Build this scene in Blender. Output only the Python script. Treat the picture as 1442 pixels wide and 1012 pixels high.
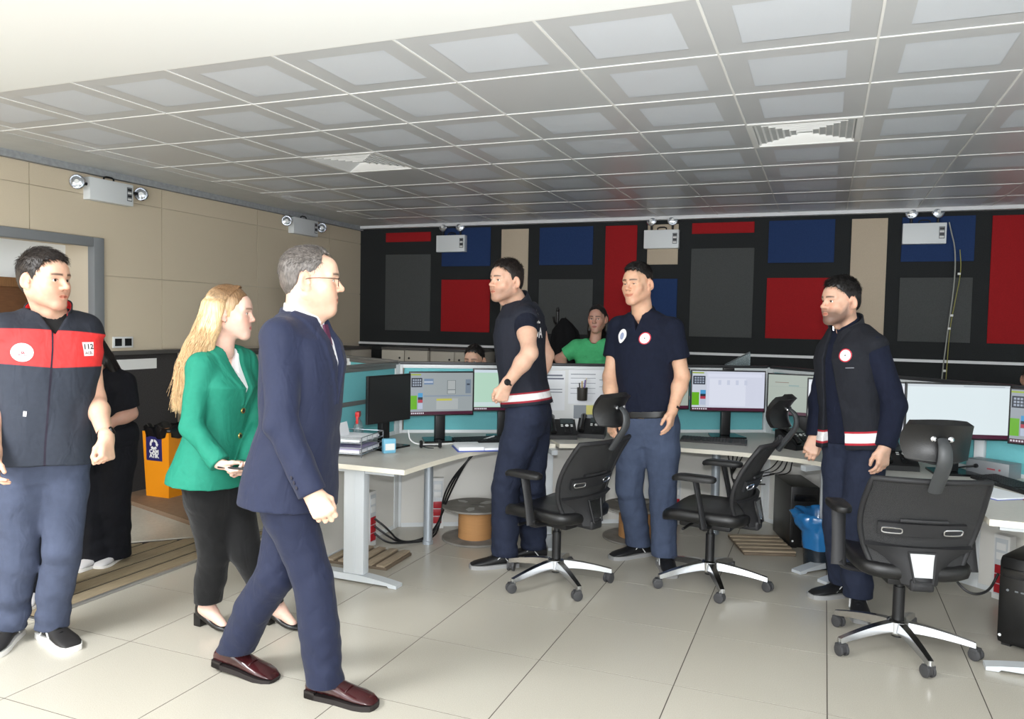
import bpy, bmesh, math, random
import numpy as np
from mathutils import Vector, Matrix
from mathutils.bvhtree import BVHTree
for o in list(bpy.data.objects): bpy.data.objects.remove(o)
SC = bpy.context.scene
COL = SC.collection
PI = math.pi
rng = random.Random(5)
# ------------------------------------------------------------------ camera
def cam_axes(yaw, pitch, roll):
    f = Vector((-math.sin(yaw)*math.cos(pitch), math.cos(yaw)*math.cos(pitch), -math.sin(pitch)))
    r = Vector((math.cos(yaw), math.sin(yaw), 0)); u = r.cross(f)
    return r*math.cos(roll)+u*math.sin(roll), u*math.cos(roll)-r*math.sin(roll), f
CR, CU, CF = cam_axes(0.380637, 0.0481664, 0.0194126)
cd = bpy.data.cameras.new('camera'); cam = bpy.data.objects.new('camera', cd); COL.objects.link(cam)
cd.sensor_width = 36; cd.lens = 27.419; cd.clip_start = 0.05
M = Matrix(((CR.x, CU.x, -CF.x, 0), (CR.y, CU.y, -CF.y, 0), (CR.z, CU.z, -CF.z, 1.5134), (0, 0, 0, 1)))
cam.matrix_world = M
SC.camera = cam
# ------------------------------------------------------------------ light
w = bpy.data.worlds.new('world'); SC.world = w; w.use_nodes = True
w.node_tree.nodes['Background'].inputs[0].default_value = (0.93, 0.97, 1.0, 1)
w.node_tree.nodes['Background'].inputs[1].default_value = 2.2
def area(name, loc, target, sx, sy, power, col=(1, 1, 1), spread=PI):
    l = bpy.data.lights.new(name, 'AREA'); l.shape = 'RECTANGLE'; l.size = sx; l.size_y = sy; l.energy = power; l.color = col; l.spread = spread
    o = bpy.data.objects.new(name, l); COL.objects.link(o); o.location = loc
    o.rotation_euler = (Vector(target)-Vector(loc)).to_track_quat('-Z', 'Y').to_euler()
    return o
# the photographer's flash head, tilted up so that it bounces off the white plaster ceiling
area('camera_flash', (0.0, 0.05, 1.66), (-0.55, 1.35, 2.636), 0.09, 0.06, 43, (0.97, 0.985, 1))
# unseen area lights added at ceiling height to brighten the room and left wall
area('added_fill_light', (-3.5, 0.4, 2.60), (-3.5, 0.4, 0), 1.2, 0.6, 84, (0.96, 0.985, 1))
area('added_fill_light', (0.8, -0.6, 2.60), (0.8, -0.6, 0), 1.2, 0.6, 50, (0.96, 0.985, 1))
vs = SC.view_settings
vs.view_transform = 'Standard'; vs.look = 'None'; vs.gamma = 1; vs.use_curve_mapping = False
vs.exposure = 1.10
# ------------------------------------------------------------------ materials
def lin(c):
    r = []
    for v in c[:3]:
        v = v/255.0; r.append(v/12.92 if v <= 0.04045 else ((v+0.055)/1.055)**2.4)
    return tuple(r)+(1.0,)
MATS = {}
def pbr(name, col, rough=0.6, metal=0.0, spec=0.5, noise=None, bump=None, vary=0.0, coat=0.0, emit=0.0, alpha=1.0, trans=0.0, sheen=0.0, crease=0.0):
    """col in sRGB 0-255; noise=(scale, amount, stretch) mottles the colour, bump=(scale, strength, stretch) adds fine relief"""
    if name in MATS: return MATS[name]
    m = bpy.data.materials.new(name); m.use_nodes = True; MATS[name] = m
    nt = m.node_tree; b = nt.nodes['Principled BSDF']; L = nt.links
    b.inputs['Base Color'].default_value = lin(col); b.inputs['Roughness'].default_value = rough
    b.inputs['Metallic'].default_value = metal; b.inputs['Specular IOR Level'].default_value = spec
    b.inputs['Coat Weight'].default_value = coat; b.inputs['Sheen Weight'].default_value = sheen
    b.inputs['Alpha'].default_value = alpha; b.inputs['Transmission Weight'].default_value = trans
    if emit: b.inputs['Emission Color'].default_value = lin(col); b.inputs['Emission Strength'].default_value = emit
    tc = nt.nodes.new('ShaderNodeTexCoord')
    def tex(scale, stretch, detail=3.0):
        mp = nt.nodes.new('ShaderNodeMapping'); mp.inputs['Scale'].default_value = stretch
        n = nt.nodes.new('ShaderNodeTexNoise'); n.inputs['Scale'].default_value = scale; n.inputs['Detail'].default_value = detail
        L.new(tc.outputs['Object'], mp.inputs['Vector']); L.new(mp.outputs[0], n.inputs['Vector']); return n
    src = None
    if noise:
        n = tex(noise[0], noise[2] if len(noise) > 2 else (1, 1, 1))
        hv = nt.nodes.new('ShaderNodeMapRange'); hv.inputs['From Min'].default_value = 0.3; hv.inputs['From Max'].default_value = 0.7
        hv.inputs['To Min'].default_value = 1-noise[1]; hv.inputs['To Max'].default_value = 1+noise[1]; L.new(n.outputs[0], hv.inputs['Value'])
        src = hv.outputs[0]
    if vary:
        oi = nt.nodes.new('ShaderNodeObjectInfo'); mr = nt.nodes.new('ShaderNodeMapRange')
        mr.inputs['To Min'].default_value = 1-vary; mr.inputs['To Max'].default_value = 1+vary; L.new(oi.outputs['Random'], mr.inputs['Value'])
        if src:
            mu = nt.nodes.new('ShaderNodeMath'); mu.operation = 'MULTIPLY'; L.new(src, mu.inputs[0]); L.new(mr.outputs[0], mu.inputs[1]); src = mu.outputs[0]
        else: src = mr.outputs[0]
    if src:
        h = nt.nodes.new('ShaderNodeHueSaturation'); h.inputs['Color'].default_value = lin(col); L.new(src, h.inputs['Value']); L.new(h.outputs[0], b.inputs['Base Color'])
    if bump:
        n = tex(bump[0], bump[2] if len(bump) > 2 else (1, 1, 1)); bp = nt.nodes.new('ShaderNodeBump'); bp.inputs['Strength'].default_value = bump[1]; bp.inputs['Distance'].default_value = 0.004
        L.new(n.outputs[0], bp.inputs['Height']); L.new(bp.outputs[0], b.inputs['Normal'])
        if crease:      # soft broad creases of worn cloth
            n2 = tex(13, (1, 1, 0.55), 2.0); n2.inputs['Distortion'].default_value = 0.8; b2 = nt.nodes.new('ShaderNodeBump'); b2.inputs['Strength'].default_value = crease; b2.inputs['Distance'].default_value = 0.02
            L.new(n2.outputs[0], b2.inputs['Height']); L.new(b2.outputs[0], bp.inputs['Normal'])
    return m
def attr_mat(name, base, layers, rough=0.8, spec=0.3, noise=(60, 0.1), bump=(900, 0.25), sheen=0.0, sss=0.0, emit=None, noise_soft=None):
    """base colour plus layers [(attribute, colour, soft)] painted where the signed mesh attribute is positive (printed or dyed areas of cloth and skin)"""
    if name in MATS: return MATS[name]
    m = pbr(name, base, rough, 0, spec, None, bump, sheen=sheen, crease=0.0 if sss else 0.45)
    nt = m.node_tree; b = nt.nodes['Principled BSDF']; L = nt.links
    cur = None
    for at, col, soft in layers:
        a = nt.nodes.new('ShaderNodeAttribute'); a.attribute_name = at
        mr = nt.nodes.new('ShaderNodeMapRange'); mr.inputs['From Min'].default_value = -soft; mr.inputs['From Max'].default_value = soft; L.new(a.outputs['Fac'], mr.inputs['Value'])
        mx = nt.nodes.new('ShaderNodeMix'); mx.data_type = 'RGBA'; L.new(mr.outputs[0], mx.inputs[0])
        mx.inputs[6].default_value = lin(base); mx.inputs[7].default_value = lin(col)
        if cur: L.new(cur, mx.inputs[6])
        cur = mx.outputs[2]
    if noise:
        tc = nt.nodes.new('ShaderNodeTexCoord'); n = nt.nodes.new('ShaderNodeTexNoise'); n.inputs['Scale'].default_value = noise[0]; n.inputs['Detail'].default_value = 4; L.new(tc.outputs['Object'], n.inputs['Vector'])
        hv = nt.nodes.new('ShaderNodeMapRange'); hv.inputs['From Min'].default_value = 0.3; hv.inputs['From Max'].default_value = 0.7
        hv.inputs['To Min'].default_value = 1-noise[1]; hv.inputs['To Max'].default_value = 1+noise[1]; L.new(n.outputs[0], hv.inputs['Value'])
        h = nt.nodes.new('ShaderNodeHueSaturation'); h.inputs['Color'].default_value = lin(base)
        if cur: L.new(cur, h.inputs['Color'])
        L.new(hv.outputs[0], h.inputs['Value']); cur = h.outputs[0]
    if cur: L.new(cur, b.inputs['Base Color'])
    if sss:
        b.inputs['Subsurface Weight'].default_value = sss; b.inputs['Subsurface Radius'].default_value = (1, 0.35, 0.2); b.inputs['Subsurface Scale'].default_value = 0.006
    return m
# ------------------------------------------------------------------ mesh helpers
class MB:
    def __init__(s): s.v = []; s.f = []; s.m = []
    def add(s, vs_, fs, mi=0):
        n = len(s.v); s.v += [tuple(v) for v in vs_]; s.f += [tuple(i+n for i in f) for f in fs]; s.m += [mi]*len(fs); return s
    def box(s, lo, hi, mi=0, bev=0.0, T=None):
        lo = [min(a, b) for a, b in zip(lo, hi)] if 0 else lo
        if bev:
            bm = bmesh.new(); bmesh.ops.create_cube(bm, size=1)
            for v in bm.verts: v.co = Vector([lo[i]+(v.co[i]+0.5)*(hi[i]-lo[i]) for i in range(3)])
            bmesh.ops.bevel(bm, geom=list(bm.edges), offset=bev, segments=2, profile=0.6, affect='EDGES')
            bm.verts.index_update(); vs_ = [v.co.copy() for v in bm.verts]; fs = [[v.index for v in f.verts] for f in bm.faces]; bm.free()
        else:
            x0, y0, z0 = lo; x1, y1, z1 = hi
            vs_ = [Vector(p) for p in [(x0, y0, z0), (x1, y0, z0), (x1, y1, z0), (x0, y1, z0), (x0, y0, z1), (x1, y0, z1), (x1, y1, z1), (x0, y1, z1)]]
            fs = [(0, 3, 2, 1), (4, 5, 6, 7), (0, 1, 5, 4), (1, 2, 6, 5), (2, 3, 7, 6), (3, 0, 4, 7)]
        if T: vs_ = [T @ v for v in vs_]
        return s.add(vs_, fs, mi)
    def prism(s, poly, z0, z1, mi=0, T=None, side=None):
        """poly in the XY plane, counter-clockwise, extruded from z0 to z1"""
        n = len(poly); vs_ = [Vector((x, y, z0)) for x, y in poly]+[Vector((x, y, z1)) for x, y in poly]
        if T: vs_ = [T @ v for v in vs_]
        s.add(vs_, [tuple(range(n-1, -1, -1)), tuple(range(n, 2*n))], mi)
        k = len(s.v)-2*n
        s.f += [(k+i, k+(i+1) % n, k+n+(i+1) % n, k+n+i) for i in range(n)]; s.m += [mi if side is None else side]*n
        return s
    def lathe(s, prof, n=24, mi=0, T=None, cap=True):
        """prof [(r, z)] turned about Z"""
        vs_ = []; fs = []
        for r, z in prof:
            for i in range(n): a = 2*PI*i/n; vs_.append(Vector((r*math.cos(a), r*math.sin(a), z)))
        for j in range(len(prof)-1):
            for i in range(n): fs.append((j*n+i, j*n+(i+1) % n, (j+1)*n+(i+1) % n, (j+1)*n+i))
        if cap: fs.append(tuple(range(n-1, -1, -1))); fs.append(tuple((len(prof)-1)*n+i for i in range(n)))
        if T: vs_ = [T @ v for v in vs_]
        return s.add(vs_, fs, mi)
    def tube(s, pts, r, n=8, mi=0, T=None, flat=1.0, smooth=0):
        pts = [Vector(p) for p in pts]; rs = list(r) if hasattr(r, '__len__') else [r]*len(pts)
        for _ in range(smooth):
            q = [pts[0]]; rr = [rs[0]]
            for a, b, ra, rb in zip(pts, pts[1:], rs, rs[1:]):
                q += [a*0.75+b*0.25, a*0.25+b*0.75]; rr += [ra*0.75+rb*0.25, ra*0.25+rb*0.75]
            q.append(pts[-1]); rr.append(rs[-1]); pts, rs = q, rr
        vs_ = []; fs = []; up = None
        for i, p in enumerate(pts):
            d = (pts[min(i+1, len(pts)-1)]-pts[max(i-1, 0)]).normalized()
            if up is None: up = Vector((0, 0, 1)) if abs(d.z) < 0.9 else Vector((0, 1, 0))
            a = d.cross(up).normalized(); up = a.cross(d).normalized()
            for k in range(n):
                t = 2*PI*k/n; vs_.append(p+(a*math.cos(t)+up*math.sin(t)*flat)*rs[i])
        for j in range(len(pts)-1):
            for i in range(n): fs.append((j*n+i, j*n+(i+1) % n, (j+1)*n+(i+1) % n, (j+1)*n+i))
        fs.append(tuple(range(n-1, -1, -1))); fs.append(tuple((len(pts)-1)*n+i for i in range(n)))
        if T: vs_ = [T @ v for v in vs_]
        return s.add(vs_, fs, mi)
    def mesh(s, name, mats, smooth=30):
        me = bpy.data.meshes.new(name); me.from_pydata(s.v, [], s.f); 
        for m in (mats if isinstance(mats, (list, tuple)) else [mats]): me.materials.append(m)
        me.polygons.foreach_set('material_index', s.m)
        if smooth:
            me.polygons.foreach_set('use_smooth', [True]*len(s.f)); me.set_sharp_from_angle(angle=math.radians(smooth))
        me.update(); return me
    def build(s, name, mats, parent=None, smooth=30):
        return link(name, s.mesh(name, mats, smooth), parent)
def link(name, me, parent=None, loc=None, rz=None):
    o = bpy.data.objects.new(name, me); COL.objects.link(o)
    if parent: o.parent = parent
    if loc is not None: o.location = loc
    if rz is not None: o.rotation_euler = (0, 0, rz)
    return o
def tag(o, label, cat, group=None):
    o['label'] = label; o['category'] = cat
    if group: o['group'] = group
    return o
def empty(name, loc, rz=0.0, label=None, cat=None, group=None):
    o = bpy.data.objects.new(name, None); COL.objects.link(o); o.location = loc; o.rotation_euler = (0, 0, rz); o.empty_display_size = 0.1
    if label: tag(o, label, cat, group)
    return o
def struct(o): o['kind'] = 'structure'; return o
def copy_tree(o, parent=None):
    c = o.copy(); COL.objects.link(c); c.parent = parent
    for ch in list(o.children): copy_tree(ch, c)
    return c
def RZ(a): return Matrix.Rotation(a, 4, 'Z')
def RX(a): return Matrix.Rotation(a, 4, 'X')
def RY(a): return Matrix.Rotation(a, 4, 'Y')
def TR(x, y, z): return Matrix.Translation((x, y, z))
def text_mesh(body, size, align='CENTER', extr=0.0006, bold=0.0):
    c = bpy.data.curves.new('txt', 'FONT'); c.body = body; c.size = size; c.align_x = align; c.align_y = 'CENTER'; c.extrude = extr; c.offset = bold; c.resolution_u = 2
    o = bpy.data.objects.new('txt', c); COL.objects.link(o)
    dg = bpy.context.evaluated_depsgraph_get(); me = bpy.data.meshes.new_from_object(o.evaluated_get(dg))
    bpy.data.objects.remove(o); bpy.data.curves.remove(c); return me
# ================================================================== the room
ZC = 2.636; XL = -5.3; YF = 8.2
m_floor = pbr('terrazzo', (184, 179, 167), 0.26, 0, 0.5, (260, 0.09), None, 0.02)
m_joint = pbr('floor_joint', (74, 68, 62), 0.9)
m_beige = pbr('beige_fabric', (216, 202, 178), 0.95, 0, 0.2, (220, 0.05), (420, 0.3), 0.012)
m_beige_wall = pbr('beige_plaster', (208, 196, 176), 0.9, 0, 0.2)
m_felt = pbr('black_felt', (46, 48, 49), 0.95, 0, 0.2, (160, 0.22), (500, 0.5))
m_red = pbr('red_felt', (160, 34, 38), 0.95, 0, 0.2, (200, 0.12), (500, 0.5))
m_blue = pbr('blue_felt', (42, 62, 104), 0.95, 0, 0.2, (200, 0.14), (500, 0.5))
m_gray = pbr('grey_felt', (80, 82, 82), 0.95, 0, 0.2, (200, 0.14), (500, 0.5))
m_bei2 = pbr('beige_felt', (196, 181, 160), 0.95, 0, 0.2, (200, 0.05), (500, 0.4))
m_white = pbr('white_plaster', (238, 240, 240), 0.85, 0, 0.3)
m_strip = pbr('grey_plaster', (206, 208, 208), 0.6, 0, 0.4, (8, 0.04))
m_tile = pbr('ceiling_tile_steel', (212, 214, 217), 0.34, 0.12, 0.5, None, None, 0.03)
m_tile_in = pbr('ceiling_tile_perforated', (222, 227, 235), 0.45, 0.05, 0.4, (900, 0.06), (1400, 0.25))
m_tbar = pbr('white_grid_bar', (240, 240, 238), 0.45)
m_trimw = pbr('white_trim', (225, 226, 228), 0.4)
m_gframe = pbr('grey_door_frame', (132, 135, 138), 0.6, 0, 0.3)
m_wain = pbr('charcoal_wainscot', (62, 60, 60), 0.9, 0, 0.2, (90, 0.12), (400, 0.4))
m_ledge = pbr('dark_ledge', (82, 80, 78), 0.6)
m_wood = pbr('brown_wood', (110, 74, 48), 0.5, 0, 0.4, (14, 0.15, (1, 1, 8)))
# floor: a dark bed with a real tile of terrazzo on it for every tile
floor = struct(MB().box((XL-0.7, -3, -0.1), (3.6, YF, -0.0012)).build('floor', m_joint))
tm = MB().box((-0.2978, -0.2978, -0.004), (0.2978, 0.2978, 0.0)).mesh('floor_tile', m_floor, 0)
for i in range(-6, 9):
    for j in range(-9, 9):
        cx = -1.738+0.6*i+0.3; cy = 3.247+0.6*j+0.3
        if XL+0.2 < cx < 3.4 and -1.6 < cy < YF-0.1: link('floor_tile', tm, floor, (cx, cy, 0))
# ceiling: plaster at the front, then steel tiles in a white grid
ceil = struct(MB().box((XL, -3, ZC+0.012), (3.6, YF, ZC+0.1)).build('ceiling', m_strip))
MB().box((XL, -3, ZC-0.004), (3.6, 2.764, ZC+0.012)).build('plaster_field', m_white, ceil)
MB().box((XL, 2.77, ZC-0.002), (-4.80, YF, ZC+0.012)).build('border_strip', m_strip, ceil)
def tile_mesh(inner):
    b = MB(); s = 0.2945; q = 0.195; z = 0.0
    if not inner:
        b.add([(-s, -s, z), (s, -s, z), (s, s, z), (-s, s, z)], [(0, 3, 2, 1)], 0)
    else:
        b.add([(-s, -s, z), (s, -s, z), (s, s, z), (-s, s, z), (-q, -q, z), (q, -q, z), (q, q, z), (-q, q, z), (-q, -q, z+.001), (q, -q, z+.001), (q, q, z+.001), (-q, q, z+.001)],
              [(0, 4, 5, 1), (1, 5, 6, 2), (2, 6, 7, 3), (3, 7, 4, 0)], 0)
        b.f += [(8, 11, 10, 9)]; b.m += [1]
    e = 0.012
    b.add([(-s, -s, z), (s, -s, z), (s, s, z), (-s, s, z), (-s, -s, e), (s, -s, e), (s, s, e), (-s, s, e)], [(0, 1, 5, 4), (1, 2, 6, 5), (2, 3, 7, 6), (3, 0, 4, 7)], 0)
    return b.mesh('ceiling_tile', [m_tile, m_tile_in], 0)
t_in, t_plain = tile_mesh(True), tile_mesh(False)
OX, OY = -4.050, 2.767
PLAIN = {(0, 1), (4, 1), (4, 4), (1, 4), (8, 4), (8, 6), (-1, 2)}
VENTS = {(1, 3), (6, 3)}
for i in range(-1, 12):
    for j in range(0, 9):
        if (i, j) in VENTS: continue
        o = link('ceiling_tile', t_plain if (i, j) in PLAIN else t_in, ceil, (OX+0.6*i+0.3, OY+0.6*j+0.3, ZC))
MB().box((-4.80, OY+.003, ZC), (-4.656, YF, ZC+0.012)).build('edge_tile', m_tile, ceil)
for i in range(-1, 13):
    x = OX+0.6*i; MB().box((x-0.005, OY, ZC-0.003), (x+0.005, YF-0.03, ZC+0.012)).build('grid_bar', m_tbar, ceil)
for j in range(0, 10):
    y = OY+0.6*j; MB().box((-4.80, y-0.005, ZC-0.0025), (3.2, y+0.005, ZC+0.012)).build('grid_bar', m_tbar, ceil)
# supply air diffusers set into the grid
def vent(i, j, label):
    e = empty('ceiling_vent', (OX+0.6*i+0.3, OY+0.6*j+0.3, ZC), 0, label, 'vent', 'square ceiling vents')
    fr = MB(); a, b = 0.2945, 0.27
    for k in range(4): fr.prism([(-a, -a), (a, -a), (b, -b), (-b, -b)], -0.004, 0.012, T=RZ(k*PI/2))
    fr.build('frame', m_tbar, e, 0)
    MB().box((-0.27, -0.27, 0.06), (0.27, 0.27, 0.07)).build('duct', pbr('duct_black', (25, 25, 26), 0.9), e, 0)
    for n in range(7):
        r0 = 0.262-n*0.036
        s = MB(); r1 = r0-0.030
        for k in range(4):   # one square ring of tilted blades
            T = RZ(k*PI/2)
            s.add([T @ Vector(p) for p in [(-r0, -r0, 0.0), (r0, -r0, 0.0), (r1, -r1, 0.045), (-r1, -r1, 0.045), (-r0, -r0, 0.003), (r0, -r0, 0.003), (r1, -r1, 0.048), (-r1, -r1, 0.048)]],
                  [(0, 3, 2, 1), (4, 5, 6, 7), (0, 1, 5, 4), (2, 3, 7, 6)])
        s.build('slat', m_tbar, e, 0)
vent(1, 3, 'square louvred air vent in the ceiling above the man in the navy suit')
vent(6, 3, 'square louvred air vent in the ceiling above the right hand desks')
# far wall: black felt with coloured felt panels
wf = struct(MB().box((XL-0.2, YF, -0.1), (3.6, YF+0.15, ZC+0.1)).build('wall_far', m_felt))
for nm, mat, x0, x1, z0, z1 in [('r', m_red, -4.94, -4.335, 2.44, 2.55), ('g', m_gray, -4.94, -4.33, 1.385, 2.29), ('b', m_blue, -4.187, -3.568, 2.145, 2.585), ('r', m_red, -4.185, -3.565, 1.387, 1.99),
        ('e', m_bei2, -3.433, -3.107, 1.40, 2.555), ('b', m_blue, -2.975, -2.362, 2.148, 2.562), ('g', m_gray, -2.972, -2.35, 1.39, 1.992), ('r', m_red, -2.223, -1.88, 1.40, 2.56), ('e', m_bei2, -1.767, -1.446, 2.143, 2.56),
        ('b', m_blue, -1.755, -1.443, 1.40, 1.994), ('r', m_red, -1.308, -0.692, 2.453, 2.563), ('g', m_gray, -1.308, -0.685, 1.40, 2.302), ('b', m_blue, -0.553, 0.055, 2.149, 2.564), ('r', m_red, -0.555, 0.055, 1.40, 2.0),
        ('e', m_bei2, 0.203, 0.515, 1.40, 2.56), ('b', m_blue, 0.636, 1.236, 2.148, 2.562), ('g', m_gray, 0.637, 1.235, 1.402, 1.999), ('r', m_red, 1.368, 1.68, 1.402, 2.555), ('b', m_blue, 1.82, 2.43, 2.148, 2.562), ('g', m_gray, 1.82, 2.43, 1.402, 2.0), ('e', m_bei2, 2.57, 2.88, 1.4, 2.56)]:
    MB().box((x0, YF-0.012, z0), (x1, YF, z1), bev=0.003).build('felt_panel', mat, wf)
struct(MB().box((XL, YF-0.03, 1.212), (3.6, YF, 1.238)).build('trim_1', m_trimw))
struct(MB().box((XL, YF-0.075, 2.603), (3.6, YF, ZC)).build('trim_2', m_trimw))
# left wall with fabric panels, dark ledge and the door portal
wl = struct(MB().prism([(-3, -.1), (2.9, -.1), (2.9, 2.05), (4.44, 2.05), (4.44, -.1), (YF, -.1), (YF, ZC+.1), (-3, ZC+.1)], 0, 0.6, T=Matrix(((0, 0, -1, XL-0.012), (1, 0, 0, 0), (0, 1, 0, 0), (0, 0, 0, 1)))).build('wall_left', m_beige_wall, None, 0))
def lpanel(poly):
    return MB().prism(poly, 0, 0.012, T=Matrix(((0, 0, 1, XL-0.012), (1, 0, 0, 0), (0, 1, 0, 0), (0, 0, 0, 1)))).build('fabric_panel', m_beige, wl, 0)
g = 0.003; ys = [2.71, 3.92, 5.118, 6.33, 7.548, YF]
for y0, y1 in zip(ys, ys[1:]):
    lpanel([(y0+g, 2.424+g), (y1-g, 2.424+g), (y1-g, 2.58), (y0+g, 2.58)])
    if y0 > 5:
        for z0, z1 in ((1.22, 1.815), (1.815, 2.424)): lpanel([(y0+g, z0+g), (y1-g, z0+g), (y1-g, z1-g), (y0+g, z1-g)])
lpanel([(2.71+g, 2.11), (3.92-g, 2.11), (3.92-g, 2.424-g), (2.71+g, 2.424-g)])
lpanel([(4.53, 1.815+g), (5.118-g, 1.815+g), (5.118-g, 2.424-g), (3.92+g, 2.424-g), (3.92+g, 2.11), (4.53, 2.11)])
lpanel([(4.53, 1.22), (5.118-g, 1.22), (5.118-g, 1.815-g), (4.53, 1.815-g)])
fr = MB().box((XL-0.05, 4.434, 0), (XL+0.02, 4.525, 2.105), bev=0.004).box((XL-0.05, 2.80, 2.035), (XL+0.018, 4.4335, 2.105), bev=0.004).box((XL-0.05, 2.80, 0), (XL+0.02, 2.90, 2.10), bev=0.004)
struct(fr.build('trim_3', m_gframe))
struct(MB().box((XL-0.012, -3, 2.585), (XL+0.035, YF, ZC)).build('trim_4', pbr('grey_top_strip', (160, 163, 166), 0.8, 0, 0.2, (30, 0.12))))
rec = struct(MB().box((XL-0.40, 2.7, -0.004), (XL-0.30, 4.7, 2.3)).build('wall_recess', m_white))
d1 = struct(MB().box((XL-0.30, 3.0, 0.0), (XL-0.275, 4.40, 1.70), bev=0.004).build('door_1', m_wood))
MB().box((XL-0.30, 3.0, 1.70), (XL-0.265, 4.42, 1.77), bev=0.004).build('door_frame', pbr('light_wood', (134, 96, 62), 0.5, 0, 0.4, (14, 0.15, (1, 8, 1))), d1)
wn = struct(MB().box((XL-0.012, 4.525, 0.0), (XL+0.012, 5.28, 1.185)).build('wall_wainscot', m_wain))
MB().box((XL-0.012, 4.50, 1.185), (XL+0.05, 5.30, 1.215), bev=0.004).build('ledge', m_ledge, wn)
wr = struct(MB().box((3.6, -3, -.1), (3.75, YF, ZC+0.1)).build('wall_right', m_white))
# socket plate and paper notice on the left wall
so = empty('socket_plate', (XL, 4.707, 1.287), 0, 'white double socket plate with two black inserts on beige wall', 'socket')
MB().box((0, -0.098, -0.045), (0.012, 0.098, 0.045), bev=0.003).build('plate', pbr('white_plastic', (230, 231, 230), 0.4), so)
for s in (-1, 1):
    MB().box((0.012, s*0.048-0.033, -0.030), (0.0145, s*0.048+0.033, 0.030), bev=0.001).build('socket_insert', pbr('black_plastic', (22, 22, 24), 0.4), so)
no = empty('wall_notice', (XL+0.013, 4.80, 1.103), 0, 'long white paper notice taped on the charcoal wainscot', 'notice')
MB().box((0, -0.245, -0.043), (0.0015, 0.245, 0.043)).build('sheet', pbr('paper', (232, 232, 230), 0.8), no)
tmn = text_mesh('· · ··· ·· ···· ··', 0.035)
# low beige cabinets below the ledge, along the left wall and the far wall
m_cab = pbr('cabinet_beige', (186, 180, 168), 0.5, 0, 0.4); m_lock = pbr('lock_dark', (40, 40, 42), 0.4, 0.6)
def cabinet(loc, rz, wdt, label, n=2):
    e = empty('low_cabinet', loc, rz, label, 'cabinet', 'low beige wall cabinets')
    MB().box((0, 0, 0.06), (wdt, 0.42, 1.17), bev=0.003).box((0.01, 0.03, 0), (wdt-0.01, 0.42, 0.06)).build('body', m_cab, e)
    MB().box((-0.002, -0.022, 1.17), (wdt+0.002, 0.42, 1.20), bev=0.004).build('top_board', m_ledge, e)
    dw = wdt/n
    for k in range(n):
        d = MB().box((k*dw+0.004, -0.02, 0.07), ((k+1)*dw-0.004, -0.001, 1.165), bev=0.003).build('door', m_cab, e)
        lk = MB().lathe([(0.012, 0), (0.012, 0.006), (0.008, 0.010)], 12, T=TR(k*dw+(dw-0.06 if k % 2 == 0 else 0.06), -0.02, 1.08) @ RX(PI/2)).build('lock', m_lock, d)
cabinet((-4.72, 7.775, 0), 0, 0.60, 'beige two-door cabinet along the far wall, nearest the corner')
cabinet((-4.09, 7.775, 0), 0, 0.60, 'beige two-door cabinet along the far wall, behind the seated man with only his head showing')
cabinet((XL+0.425, 5.32, 0), PI/2, 0.80, 'beige wall cabinet by the left wall, next to the charcoal wainscot')
cabinet((XL+0.425, 6.14, 0), PI/2, 0.80, 'beige wall cabinet by the left wall, behind the man in the navy suit')
cabinet((XL+0.425, 6.96, 0), PI/2, 0.80, 'beige wall cabinet by the left wall, nearest the room corner')
# wooden slat mat with dark gaps by the entrance, metal edge, stone and brown landing
mt = empty('entrance_mat', (-3.55, 2.6, 0), 0, 'flat brown slatted entrance mat with dark grooves and a metal edge', 'mat')
m_pl = pbr('mat_plank', (150, 136, 112), 0.6, 0, 0.3, (12, 0.12, (6, 1, 6)), None, 0.05)
MB().prism([(-1.70, 0.05), (0.0, 0.05), (0.0, 1.88), (-0.2, 1.72), (-1.70, 0.75)], 0.0005, 0.003).build('mat_bed', pbr('mat_groove', (44, 38, 34), 0.9), mt, 0)
for k in range(12):
    x1 = -0.012-k*0.142; x0 = x1-0.114
    def yend(x): return 1.67+(x+0.17)*1.1
    MB().prism([(x0, 0.07), (x1, 0.07), (x1, max(0.2, yend(x1))), (x0, max(0.2, yend(x0)))], 0.003, 0.010).build('plank', m_pl, mt, 0)
MB().box((-0.012, 0.05, 0.0005), (0.012, 1.86, 0.012), bev=0.002).build('metal_edge', pbr('aluminium', (190, 190, 188), 0.35, 0.8), mt)
MB().box((-1.70, 0.03, 0.0005), (0.012, 0.05, 0.010), bev=0.002).build('metal_edge', MATS['aluminium'], mt)
struct(MB().prism([(-5.29, 2.75), (-3.72, 4.29), (-3.62, 4.5), (-3.9, 4.9), (-5.29, 5.25)], 0.0005, 0.0125).build('floor_landing', pbr('landing_stone', (186, 182, 170), 0.4, 0, 0.4, (50, 0.08)), None, 0))
struct(MB().prism([(-5.28, 4.62), (-4.10, 4.26), (-4.3, 5.2), (-5.28, 5.24)], 0.012, 0.045).build('floor_platform', pbr('brown_board', (134, 112, 92), 0.6, 0, 0.3, (20, 0.1)), None, 0))
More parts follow.
